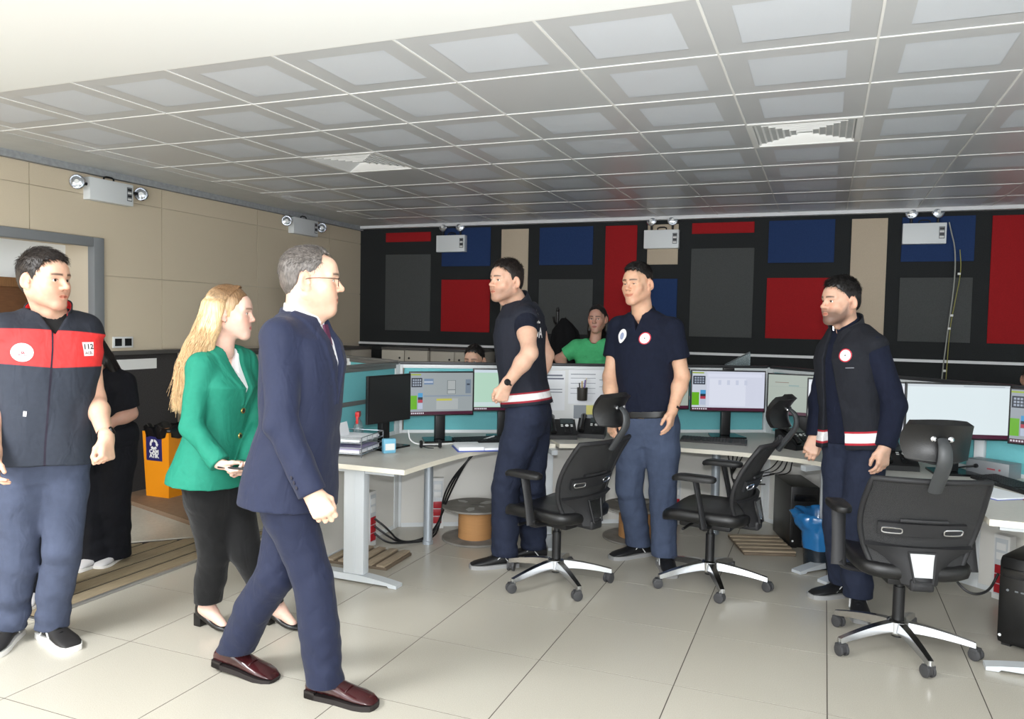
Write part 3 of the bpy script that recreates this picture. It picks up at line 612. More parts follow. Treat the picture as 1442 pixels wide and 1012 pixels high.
# ------------------------------------------------------------------ desk phones
def phone(x, y, yaw, label):
    e = empty('desk_phone', (x, y, ZD), yaw, label, 'phone', 'black desk phones'); T = RX(math.radians(-0))
    MB().prism([(-0.10, 0), (0.09, 0), (0.09, 0.12), (0.06, 0.125), (-0.10, 0.03)], -0.10, 0.10, T=Matrix(((0, 0, 1, 0), (1, 0, 0, 0), (0, 1, 0, 0), (0, 0, 0, 1)))).build('base', m_dark, e, 20)
    S = TR(0, -0.02, 0.081) @ RX(math.atan2(0.095, 0.16))
    MB().box((-0.01, 0.035, 0.0), (0.085, 0.09, 0.004), T=S).build('display', pbr('phone_display', (66, 74, 76), 0.2), e)
    MB().lathe([(0.001, 0.004), (0.012, 0.004), (0.013, 0.001)], 16, T=S @ TR(0.035, 0.012, 0)).build('navigation_key', m_wp, e)
    for i, (a, b_) in enumerate([(-0.0, 0.02), (0.0, 0.004), (0.07, 0.02), (0.07, 0.004)]): MB().box((a-0.008, b_-0.003, 0), (a+0.008, b_+0.003, 0.003), T=S).build('key', m_wp, e)
    for r in range(4):
        for c in range(3): MB().box((0.012+c*0.02, -0.02-r*0.016, 0), (0.026+c*0.02, -0.009-r*0.016, 0.003), T=S).build('key', MATS['keycap'], e)
    MB().tube([(-0.065, -0.10, 0.05), (-0.065, -0.07, 0.075), (-0.065, 0.04, 0.135), (-0.065, 0.08, 0.135)], [0.022, 0.016, 0.016, 0.024], 10, smooth=1).build('handset', m_dgl, e, 60)
phone(-1.72, 5.28, face(0.05, -1)+PI/2, 'black desk phone beside the man in the striped vest')
phone(-1.545, 5.44, face(-0.2, -1)+PI/2, 'black desk phone partly behind the first chair headrest, under the yellow note')
phone(0.42, 5.10, face(-0.2, -1)+PI/2, 'black desk phone between the man in the open dark vest and the nearest headrest')
phone(-0.16, 5.62, face(0.5, -1)+PI/2, 'black desk phone below the plain sage grey monitor')
# ------------------------------------------------------------------ sheets pinned to the white board and a pen pot
A1, A2 = Vector((P1[0], P1[1], 0)), Vector((P2[0], P2[1], 0)); DU = (A2-A1).normalized(); PANG = math.atan2(DU.y, DU.x)
m_ink = pbr('print_grey', (120, 126, 140), 0.8); m_sh = pbr('sheet_white', (240, 242, 246), 0.75)
def sheet(s0, z0, w_, h_, label, lines):
    o = A1+DU*s0; e = empty('pinned_sheet', (o.x+0.0152*DU.y, o.y-0.0152*DU.x, z0), PANG, label, 'paper', 'sheets on the white board')
    MB().box((0, -0.001, 0), (w_, 0.0, h_)).build('sheet', m_sh, e, 0)
    b = MB()
    for (u0, v, u1, t) in lines: b.box((u0*w_, -0.0018, v*h_), (u1*w_, -0.001, v*h_+t))
    b.build('print', m_ink, e, 0)
sheet(1.02, 0.86, 0.21, 0.297, 'printed white sheet on the board beside the man in the striped vest', [(0.1, 0.86, 0.9, 0.012), (0.1, 0.78, 0.95, 0.012), (0.1, 0.52, 0.9, 0.006), (0.1, 0.45, 0.9, 0.006), (0.1, 0.2, 0.6, 0.004)])
sheet(1.255, 0.91, 0.297, 0.255, 'wide printed white sheet on the board behind the pen pot', [(0.06, 0.86, 0.7, 0.005), (0.06, 0.75, 0.7, 0.003), (0.06, 0.6, 0.7, 0.003), (0.06, 0.45, 0.7, 0.003), (0.8, 0.7, 0.95, 0.004), (0.06, 0.3, 0.7, 0.003), (0.8, 0.5, 0.95, 0.003)])
o = A1+DU*1.43; e = empty('sticky_note', (o.x+0.02*DU.y, o.y-0.02*DU.x, 0.83), PANG, 'small yellow sticky note on the grey strip behind the first headrest', 'note')
MB().box((-0.035, -0.002, 0), (0.035, 0, 0.07)).build('note', pbr('note_yellow', (226, 218, 130), 0.8), e, 0)
o = A1+DU*1.30; e = empty('grey_strip', (o.x+0.0152*DU.y, o.y-0.0152*DU.x, 0.80), PANG, 'grey cardboard strip below the pinned sheets', 'board')
MB().box((0, -0.003, 0), (0.30, 0, 0.10)).build('strip', pbr('grey_card', (150, 156, 162), 0.8), e, 0)
o = A1+DU*1.355; e = empty('pen_pot', (o.x+0.05*DU.y, o.y-0.05*DU.x, 0.94), PANG, 'black wire pen pot with pens hung on the white board', 'pen holder')
MB().lathe([(0.036, 0), (0.038, 0.005), (0.040, 0.095), (0.036, 0.095), (0.034, 0.006)], 20).box((-0.02, 0.034, 0.05), (0.02, 0.05, 0.09)).build('pot', pbr('wire_black', (50, 46, 40), 0.5), e)
for i, (dx, dy, c) in enumerate([(-0.015, 0, (30, 28, 30)), (0.0, 0.01, (190, 160, 90)), (0.012, -0.005, (110, 90, 160)), (0.02, 0.008, (200, 190, 170))]):
    MB().tube([(dx*0.6, dy, 0.01), (dx*1.6, dy*1.4, 0.13+0.012*i)], 0.005, 8).build('pen', pbr('pen%d' % i, c, 0.4), e)
# ------------------------------------------------------------------ left desk: wire trays, notebook, spectacles, red-capped spray
e = empty('paper_tray', (-2.655, 4.05, ZD), 0.15, 'silver wire letter tray stacked with white and lilac papers on the left desk', 'tray')
m_wire = pbr('silver_wire', (150, 154, 160), 0.3, 0.9)
for z in (0.02, 0.085):
    t = MB()
    for k in range(9): t.tube([(-0.12+k*0.03, -0.16, z), (-0.12+k*0.03, 0.16, z)], 0.0018, 5)
    for zz in (z, z+0.035): t.tube([(-0.125, -0.165, zz), (0.125, -0.165, zz), (0.125, 0.165, zz), (-0.125, 0.165, zz), (-0.125, -0.165, zz)], 0.0028, 6)
    for sx in (-1, 1):
        for k in range(-2, 3): t.tube([(sx*0.125, k*0.08, z), (sx*0.125, k*0.08, z+0.035)], 0.002, 5)
    t.build('wire_tray', m_wire, e)
t = MB()
for sx in (-1, 1):
    for sy in (-1, 1): t.tube([(sx*0.125, sy*0.165, 0), (sx*0.125, sy*0.165, 0.12)], 0.003, 6)
t.build('leg', m_wire, e)
st = empty('paper_stack', (-2.655, 4.05, ZD+0.022), 0.15, 'loose white and lilac papers lying in the lower wire tray', 'papers')
MB().box((-0.105, -0.148, 0), (0.105, 0.148, 0.018)).build('sheet', m_sh, st, 0); MB().box((-0.100, -0.150, 0.018), (0.106, 0.146, 0.026)).build('sheet', pbr('lilac_paper', (190, 180, 214), 0.8), st, 0)
st = empty('paper_stack', (-2.655, 4.05, ZD+0.088), 0.15, 'white papers lying in the upper wire tray with one sheet standing up', 'papers')
MB().box((-0.105, -0.148, 0), (0.105, 0.148, 0.014)).build('sheet', m_sh, st, 0); MB().box((-0.05, -0.14, 0.014), (-0.048, 0.06, 0.11), T=RY(-0.25)).build('sheet', m_sh, st, 0)
e = empty('spray_bottle', (-2.765, 4.27, ZD), 0.4, 'clear spray bottle with a red trigger head beside the switched-off monitor', 'bottle')
MB().lathe([(0.03, 0), (0.034, 0.01), (0.034, 0.12), (0.02, 0.16), (0.012, 0.175), (0.012, 0.19)], 18).build('bottle', pbr('clear_plastic', (206, 222, 226), 0.15, 0, 0.5, trans=0.8), e)
MB().box((-0.014, -0.045, 0.19), (0.014, 0.025, 0.225), bev=0.006).box((-0.008, -0.05, 0.15), (0.008, -0.03, 0.20), bev=0.004).build('trigger_head', pbr('trigger_red', (214, 36, 34), 0.4), e)
e = empty('tissue_pack', (-2.46, 4.14, ZD), 0.9, 'small light blue packet standing at the foot of the switched-off monitor', 'packet')
MB().box((-0.04, -0.02, 0), (0.04, 0.02, 0.09), bev=0.008).build('packet', pbr('packet_blue', (120, 186, 214), 0.3), e); MB().box((-0.03, -0.0215, 0.02), (0.03, -0.0195, 0.06)).build('print', m_paper, e)
e = empty('notebook', (-2.03, 4.56, ZD), 0.62, 'open white ring binder with blue edge on the left desk', 'notebook')
MB().box((-0.17, -0.12, 0), (0.17, 0.12, 0.006), bev=0.002).build('cover', pbr('blue_cover', (60, 84, 170), 0.5), e); MB().box((-0.16, -0.11, 0.006), (0.0, 0.11, 0.028), bev=0.002).box((0.004, -0.11, 0.006), (0.16, 0.11, 0.020), bev=0.002).build('pages', m_sh, e)
e = empty('headset', (-2.32, 4.42, ZD), 0.5, 'small black headset lying in front of the grey form monitor', 'headset')
MB().tube([(-0.06, 0, 0.02), (-0.05, 0.05, 0.006), (0, 0.075, 0.005), (0.05, 0.05, 0.006), (0.06, 0, 0.02)], 0.004, 8, smooth=2).build('band', m_dark, e)
for sx in (-1, 1): MB().lathe([(0.02, -0.01), (0.026, 0), (0.02, 0.012)], 14, T=TR(sx*0.06, -0.004, 0.027) @ RY(PI/2)).build('ear_pad', m_dark, e)
MB().tube([(-0.06, -0.02, 0.02), (-0.02, -0.06, 0.012), (0.02, -0.07, 0.012)], 0.003, 6, smooth=1).build('microphone', m_dark, e)
e = empty('desk_cable', (-2.45, 4.5, ZD), 0, 'white cable looping across the left desk below the monitors', 'cable')
MB().tube([(-0.05, -0.05, 0.10), (-0.02, -0.08, 0.03), (0.05, -0.03, 0.006), (0.16, 0.10, 0.006), (0.30, 0.26, 0.008), (0.36, 0.42, 0.03)], 0.005, 6, smooth=2).build('cable', m_wp, e)
# right desk
e = empty('switch_box', (0.915, 5.105, ZD), -0.70, 'grey metal box with a cable socket and red mark on the right desk', 'box')
MB().box((-0.12, -0.06, 0), (0.12, 0.06, 0.085), bev=0.003).build('case', pbr('case_grey', (150, 154, 158), 0.45, 0.4), e)
MB().lathe([(0.012, 0), (0.012, 0.012), (0.008, 0.02)], 14, T=TR(-0.06, -0.06, 0.05) @ RX(PI/2)).build('plug', m_dark, e); MB().box((0.0, -0.0615, 0.04), (0.045, -0.059, 0.048)).build('print', pbr('print_red', (150, 60, 70), 0.6), e); MB().lathe([(0.006, 0), (0.006, 0.003)], 10, T=TR(0.07, -0.06, 0.045) @ RX(PI/2)).build('button', MATS['print_red'], e)
MB().tube([(-0.06, -0.08, 0.05), (-0.10, -0.12, 0.04), (-0.20, -0.10, 0.01), (-0.34, 0.02, 0.01)], 0.005, 6, smooth=2).build('cable', m_dark, e)
e = empty('notepad', (0.80, 4.53, ZD), -0.95, 'white papers with a blue edge lying below the right keyboard', 'papers')
MB().box((-0.15, -0.105, 0), (0.15, 0.105, 0.003)).build('cover', MATS['blue_cover'], e, 0); MB().box((-0.148, -0.100, 0.003), (0.148, 0.105, 0.010)).build('sheet', m_sh, e, 0)
e = empty('pencil', (0.93, 4.42, ZD), 0.9, 'short orange pencil on the right desk at the picture edge', 'pencil')
MB().tube([(0, 0, 0.004), (0.13, 0, 0.004)], 0.004, 6).build('barrel', pbr('pencil_orange', (224, 140, 50), 0.5), e); MB().tube([(-0.016, 0, 0.004), (0, 0, 0.004)], [0.001, 0.004], 6).build('tip', MATS['print_red'], e)
e = empty('small_glass', (0.055, 5.27, ZD), 0, 'small clear glass on the desk beside the open dark vest', 'glass')
MB().lathe([(0.022, 0), (0.024, 0.003), (0.028, 0.07), (0.026, 0.07), (0.021, 0.006)], 18).build('glass', MATS['clear_plastic'], e)
e = empty('leaflet_holder', (-0.62, 6.233, 1.2125), 0.52, 'small clear tilted leaflet holder on the partition above the lilac monitor', 'holder')
MB().prism([(-0.10, 0.0), (0.10, 0.0), (0.10, 0.10)], -0.012, 0.012, T=RX(PI/2)).build('plate', MATS['clear_plastic'], e, 0); MB().tube([(-0.10, 0, 0.004), (0.10, 0, 0.104)], 0.004, 6).build('edge', m_wire, e)
# ------------------------------------------------------------------ under the desks
def spool(x, y, label):
    e = empty('cable_spool', (x, y, 0), 0.3, label, 'cable spool', 'cardboard cable spools')
    m_fl = pbr('spool_grey', (138, 134, 128), 0.85, 0, 0.2, (7, 0.25)); m_co = pbr('spool_kraft', (192, 142, 92), 0.7, 0, 0.3, (10, 0.06, (1, 1, 20)))
    for z in (0.0, 0.222):
        f = MB().lathe([(0.228, z), (0.231, z+0.002), (0.231, z+0.012), (0.228, z+0.014)], 48).build('flange', m_fl, e)
    MB().box((-0.03, -0.006, 0.2362), (0.03, 0.006, 0.2368)).build('slot', m_dark, e, 0)
    for a, r_, s in ((0.9, 0.12, 0.05), (2.4, 0.14, 0.035), (4.6, 0.13, 0.04), (5.6, 0.06, 0.02)): MB().prism([(s*1.6, 0), (0.4*s, s*0.7), (-s*1.3, s*0.3), (-s, -s*0.6), (s*0.5, -s*0.8)], 0.2361, 0.2366, T=TR(r_*math.cos(a), r_*math.sin(a), 0) @ RZ(a)).build('label_scrap', pbr('scrap', (186, 184, 180), 0.8), e, 0)
    MB().lathe([(0.118, 0.012), (0.118, 0.224)], 36).build('core', m_co, e)
spool(-2.215, 4.905, 'cardboard cable spool under the left desk beside the pole leg')
spool(-1.20, 5.42, 'cardboard cable spool partly hidden behind the legs of the man in the polo shirt')
def power_post(x, y, yaw, label):
    e = empty('power_post', (x, y, 0), yaw, label, 'power socket', 'floor power posts')
    MB().box((-0.045, -0.03, 0), (0.045, 0.03, 0.37), bev=0.004).build('housing', pbr('post_white', (226, 226, 224), 0.45), e); MB().box((-0.034, -0.033, 0.03), (0.034, -0.029, 0.35)).build('face_plate', m_leg, e)
    for k in range(3): MB().box((-0.03, -0.038, 0.04+k*0.055), (0.03, -0.032, 0.09+k*0.055), bev=0.003).build('red_socket', pbr('socket_red', (176, 30, 42), 0.4), e)
    for k in range(2): MB().box((-0.026, -0.036, 0.23+k*0.055), (0.026, -0.032, 0.27+k*0.055), bev=0.002).build('data_socket', m_wp, e)
power_post(-2.78, 4.43, PI/2, 'white power post with red sockets on the floor by the left desk leg')
power_post(-2.585, 5.045, PANG, 'white power post with red sockets behind the first cable spool')
power_post(-1.02, 5.93, PANG, 'white power post with red sockets behind the man in the polo shirt')
power_post(0.985, 5.075, -0.70, 'white power post with red sockets under the right desk')
def pc(x, y, yaw, label, rnd=0.006, hgt=0.43, dep=0.45, wd=0.19):
    e = empty('computer_tower', (x, y, 0), yaw, label, 'computer', 'black computer towers')
    MB().box((-wd/2, -dep/2, 0.012), (wd/2, dep/2, hgt), bev=rnd).build('case', pbr('tower_black', (17, 17, 18), 0.35), e)
    for sx in (-1, 1): MB().box((sx*wd*0.3-0.02, -dep/2+0.03, 0), (sx*wd*0.3+0.02, dep/2-0.03, 0.013)).build('foot', m_dark, e)
    MB().box((-0.075, -dep/2-0.004, hgt-0.10), (0.075, -dep/2+0.002, hgt-0.055), bev=0.002).build('drive_bay', m_dgl, e); MB().lathe([(0.006, 0), (0.006, 0.004)], 10, T=TR(-0.05, -dep/2, 0.28) @ RX(PI/2)).build('button', m_emb, e)
    for k in range(2): MB().box((-0.02+k*0.025, -dep/2-0.002, 0.277), (-0.006+k*0.025, -dep/2+0.001, 0.284)).build('port', m_emb, e)
    MB().lathe([(0.007, 0), (0.007, 0.003)], 10, T=TR(-0.075, -dep/2, 0.055) @ RX(PI/2)).build('badge', m_wp, e)
pc(-0.15, 5.85, 0.30, 'black computer tower on the floor under the middle desk beside the blue bag bin')
pc(1.0, 4.46, -0.5, 'black rounded computer tower under the right desk at the picture edge', 0.03, 0.44, 0.42)
# bin with blue bag
e = empty('waste_bin', (0.015, 5.285, 0), 0, 'dark waste bin lined with a translucent blue plastic bag under the desk', 'bin')
MB().lathe([(0.085, 0), (0.092, 0.004), (0.105, 0.235), (0.101, 0.235), (0.088, 0.012), (0.001, 0.010)], 28).build('bucket', pbr('bucket_smoke', (30, 38, 46), 0.25, 0, 0.5), e)
b = MB(); vs_ = []; fs = []; n = 48; prof = [(0.104, 0.12, .004), (0.108, 0.17, .006), (0.112, 0.22, 0.006), (0.108, 0.255, 0.010), (0.122, 0.285, 0.022), (0.136, 0.325, 0.020), (0.120, 0.350, 0.012), (0.095, 0.33, 0.012), (0.085, 0.20, 0.004)]
for j, (r_, z, am) in enumerate(prof):
    for i in range(n):
        a = 2*PI*i/n; w1 = math.sin(7*a+j*0.9)+0.7*math.sin(13*a-j*1.7)+0.5*math.sin(19*a+j*2.3); rr = r_+am*0.5*w1+(0.035*max(0, math.cos(a-PI*1.05))**2 if 3 <= j <= 6 else 0)
        vs_.append((rr*math.cos(a), rr*math.sin(a), z+am*0.6*math.sin(5*a+j)+(0.012*math.cos(a-PI*0.6) if j > 3 else 0)))
for j in range(len(prof)-1):
    for i in range(n): fs.append((j*n+i, j*n+(i+1) % n, (j+1)*n+(i+1) % n, (j+1)*n+i))
b.add(vs_, fs); b.build('bag', pbr('blue_film', (44, 128, 196), 0.18, 0, 0.6, None, (40, 0.5), trans=0.25), e, 80)
# slatted foot boards
def footboard(x, y, yaw, label):
    e = empty('slatted_board', (x, y, 0), yaw, label, 'foot board', 'slatted floor boards'); m_sl = pbr('slat_wood', (166, 150, 128), 0.6, 0, 0.3, (12, 0.15, (8, 1, 8)))
    MB().box((-0.22, -0.17, 0), (0.22, 0.17, 0.018), bev=0.003).build('bed', pbr('board_bed', (112, 98, 82), 0.7), e)
    for k in range(5): MB().box((-0.20+k*0.088, -0.175, 0.018), (-0.20+k*0.088+0.055, 0.175, 0.030), bev=0.003).build('slat', m_sl, e)
footboard(-2.63, 4.19, 0.05, 'brown slatted foot board under the left desk')
footboard(-0.36, 5.58, -PI/2+0.35, 'brown slatted foot board under the middle desk behind the side-on chair')
# orange glass recycling bin
e = empty('recycling_bin', (-4.96, 4.87, 0.045), 0, 'orange recycling bin with black bag and blue glass waste sticker', 'bin')
b = MB(); lo, hi = (-0.125, -0.135), (0.125, 0.135)
b.add([(-0.12, -0.13, 0), (0.12, -0.13, 0), (0.12, 0.13, 0), (-0.12, 0.13, 0), (-0.14, -0.15, 0.53), (0.14, -0.15, 0.53), (0.14, 0.15, 0.53), (-0.14, 0.15, 0.53)], [(0, 3, 2, 1), (4, 5, 6, 7), (0, 1, 5, 4), (1, 2, 6, 5), (2, 3, 7, 6), (3, 0, 4, 7)]).build('body', pbr('bin_orange', (238, 148, 20), 0.4), e, 0)
b = MB(); vs_ = []; fs = []; n = 64
for j, (s, z, am) in enumerate([(1.03, 0.485, 0.012), (1.06, 0.53, 0.012), (1.07, 0.56, 0.014), (0.95, 0.575, 0.016), (0.80, 0.54, 0.01), (0.3, 0.50, 0.0), (0.01, 0.5, 0.0)]):
    for i in range(n):
        a = 2*PI*i/n; cx, cy = math.cos(a), math.sin(a); k = (abs(cx)**6+abs(cy)**6)**(-1/6); w1 = math.sin(9*a+j)+0.6*math.sin(17*a-2*j); vs_.append((cx*k*0.14*s+am*0.3*w1*cx, cy*k*0.15*s+am*0.3*w1*cy, z+am*0.8*math.sin(6*a+j*1.3)))
for j in range(6):
    for i in range(n): fs.append((j*n+i, j*n+(i+1) % n, (j+1)*n+(i+1) % n, (j+1)*n+i))
b.add(vs_, fs); b.build('bag', pbr('bag_black', (16, 16, 18), 0.25, 0, 0.5, None, (30, 0.5)), e, 80)
tilt = math.atan2(0.02, 0.53); T = TR(-0.02, -0.1462, 0.40) @ RX(PI/2+tilt)
stk = MB().box((-0.083, -0.105, -0.001), (0.083, 0.105, 0.0008), T=T).build('sticker', pbr('sticker_blue', (36, 34, 96), 0.5), e)
b = MB()
for k in range(3):   # three chasing arrows
    pts = []
    for t in range(9): a = PI/2-k*2*PI/3-0.15-t*1.35/8; pts.append((0.033*math.cos(a), 0.033*math.sin(a)))
    for p, q in zip(pts, pts[1:]):
        d = Vector((q[0]-p[0], q[1]-p[1])).normalized(); nx, ny = -d.y*0.010, d.x*0.010
        b.add([T @ Vector((x, y+0.028, 0.0016)) for x, y in ((p[0]-nx, p[1]-ny), (p[0]+nx, p[1]+ny), (q[0]+nx, q[1]+ny), (q[0]-nx, q[1]-ny))], [(0, 3, 2, 1)])
    q = pts[-1]; d = Vector((pts[-1][0]-pts[-2][0], pts[-1][1]-pts[-2][1])).normalized(); nx, ny = -d.y*0.017, d.x*0.017
    b.add([T @ Vector((x, y+0.028, 0.0016)) for x, y in ((q[0]-nx, q[1]-ny), (q[0]+nx, q[1]+ny), (q[0]+d.x*0.02, q[1]+d.y*0.02))], [(0, 1, 2)])
b.build('emblem', m_paper, stk, 0)
def put_text(body, size, T, mat, parent, name='lettering', bold=0.0006):
    me = text_mesh(body, size, bold=bold); me.transform(T); me.materials.clear(); me.materials.append(mat); return link(name, me, parent)
put_text('CAM', 0.046, T @ TR(0, -0.032, 0.0014), m_paper, stk, bold=0.002); put_text('ATIK', 0.044, T @ TR(0, -0.066, 0.0014), m_paper, stk, bold=0.002)
# cables below the desks
def cable(pts, label, r_=0.006, mat=None):
    p0 = Vector(pts[0]); e = empty('power_cable', p0, 0, label, 'cable', 'black cables under the desks')
    MB().tube([Vector(p)-p0 for p in pts], r_, 6, smooth=3).build('cable', mat or m_dark, e, 60)
for k, (sx, z) in enumerate(((0, 0.19), (0.02, 0.14), (0.0, 0.09))):
    cable([(-2.735, 4.43, z), (-2.66, 4.46, z-0.06), (-2.60, 4.54, 0.012), (-2.50+0.03*k, 4.70, 0.012), (-2.44, 4.78+0.02*k, 0.10), (-2.38-0.03*k, 4.86, 0.35), (-2.22+0.02*k, 4.93, ZD-0.035)], 'black cable looping from left power post to the pole leg, %s of three' % ('top', 'middle', 'lowest')[k], 0.007)
for k, x in enumerate((-2.08, -2.02, -1.99)):
    cable([(x, 5.16+0.02*k, ZD-0.035), (x-0.01, 5.17, 0.55), (x-0.03-0.02*k, 5.19, 0.42), (x-0.08+0.05*k, 5.19, 0.25)], 'thin black cable hanging above the first spool, %s of three' % ('left', 'middle', 'right')[k], 0.004)
for k in range(4):
    cable([(-0.64+0.05*k, 5.84, ZD-0.035), (-0.62+0.03*k, 5.85, 0.55), (-0.58-0.02*k, 5.84+0.02*k, 0.35), (-0.48+0.06*k, 5.86, 0.22+0.08*k)], 'tangled black cable below the middle desk by the grey pole, %s from left' % ('first', 'second', 'third', 'fourth')[k], 0.005)
for k in range(4):
    cable([(-0.25+0.03*k, 5.66, ZD-0.035), (-0.27+0.03*k, 5.68, 0.58), (-0.34+0.05*k, 5.72, 0.50), (-0.45+0.06*k, 5.85, 0.46)], 'black cable fanning out above the middle computer tower, %s from left' % ('first', 'second', 'third', 'fourth')[k], 0.004)
cable([(0.70, 5.03, 0.30), (0.72, 5.02, 0.12), (0.80, 4.98, 0.03), (0.90, 4.99, 0.05), (0.95, 5.02, 0.16)], 'black cable with a plug drooping under the right desk', 0.007)

# dark coat on a stand in front of the felt wall, beside the woman in green
e = empty('coat_stand', (-2.38, 7.10, 0), 0.4, 'black coat stand with a dark coat, left of the woman in green', 'coat stand')
MB().lathe([(0.16, 0), (0.16, 0.012), (0.03, 0.03), (0.014, 0.05), (0.014, 1.62), (0.020, 1.63), (0.012, 1.66)], 16).build('pole', m_dark, e)
for k in range(3): MB().tube([(0, 0, 1.52), (0.05*math.cos(k*2.1), 0.05*math.sin(k*2.1), 1.50), (0.08*math.cos(k*2.1), 0.08*math.sin(k*2.1), 1.57)], 0.007, 8, smooth=1).build('hook', m_dark, e)
b = MB(); vs_ = []; fs = []; n = 40
for jx, (rx, ry, z, x0) in enumerate([(0.02, 0.02, 1.56, 0.06), (0.07, 0.05, 1.51, 0.07), (0.12, 0.07, 1.44, 0.08), (0.145, 0.085, 1.30, 0.085), (0.155, 0.09, 1.10, 0.09), (0.165, 0.10, 0.90, 0.09), (0.17, 0.10, 0.72, 0.09), (0.12, 0.07, 0.722, 0.09)]):
    for i in range(n): a = 2*PI*i/n; w1 = 1+(0.10*math.sin(6*a+0.6*jx)+0.05*math.sin(11*a-jx))*min(1, jx/3); vs_.append((x0+rx*w1*math.cos(a), ry*w1*math.sin(a), z))
for jx in range(7):
    for i in range(n): fs.append((jx*n+i, (jx+1)*n+i, (jx+1)*n+(i+1) % n, jx*n+(i+1) % n))
b.add(vs_, fs); b.build('coat', pbr('coat_black', (20, 20, 22), 0.9, 0, 0.2, (40, 0.15), (500, 0.3)), e, 70)
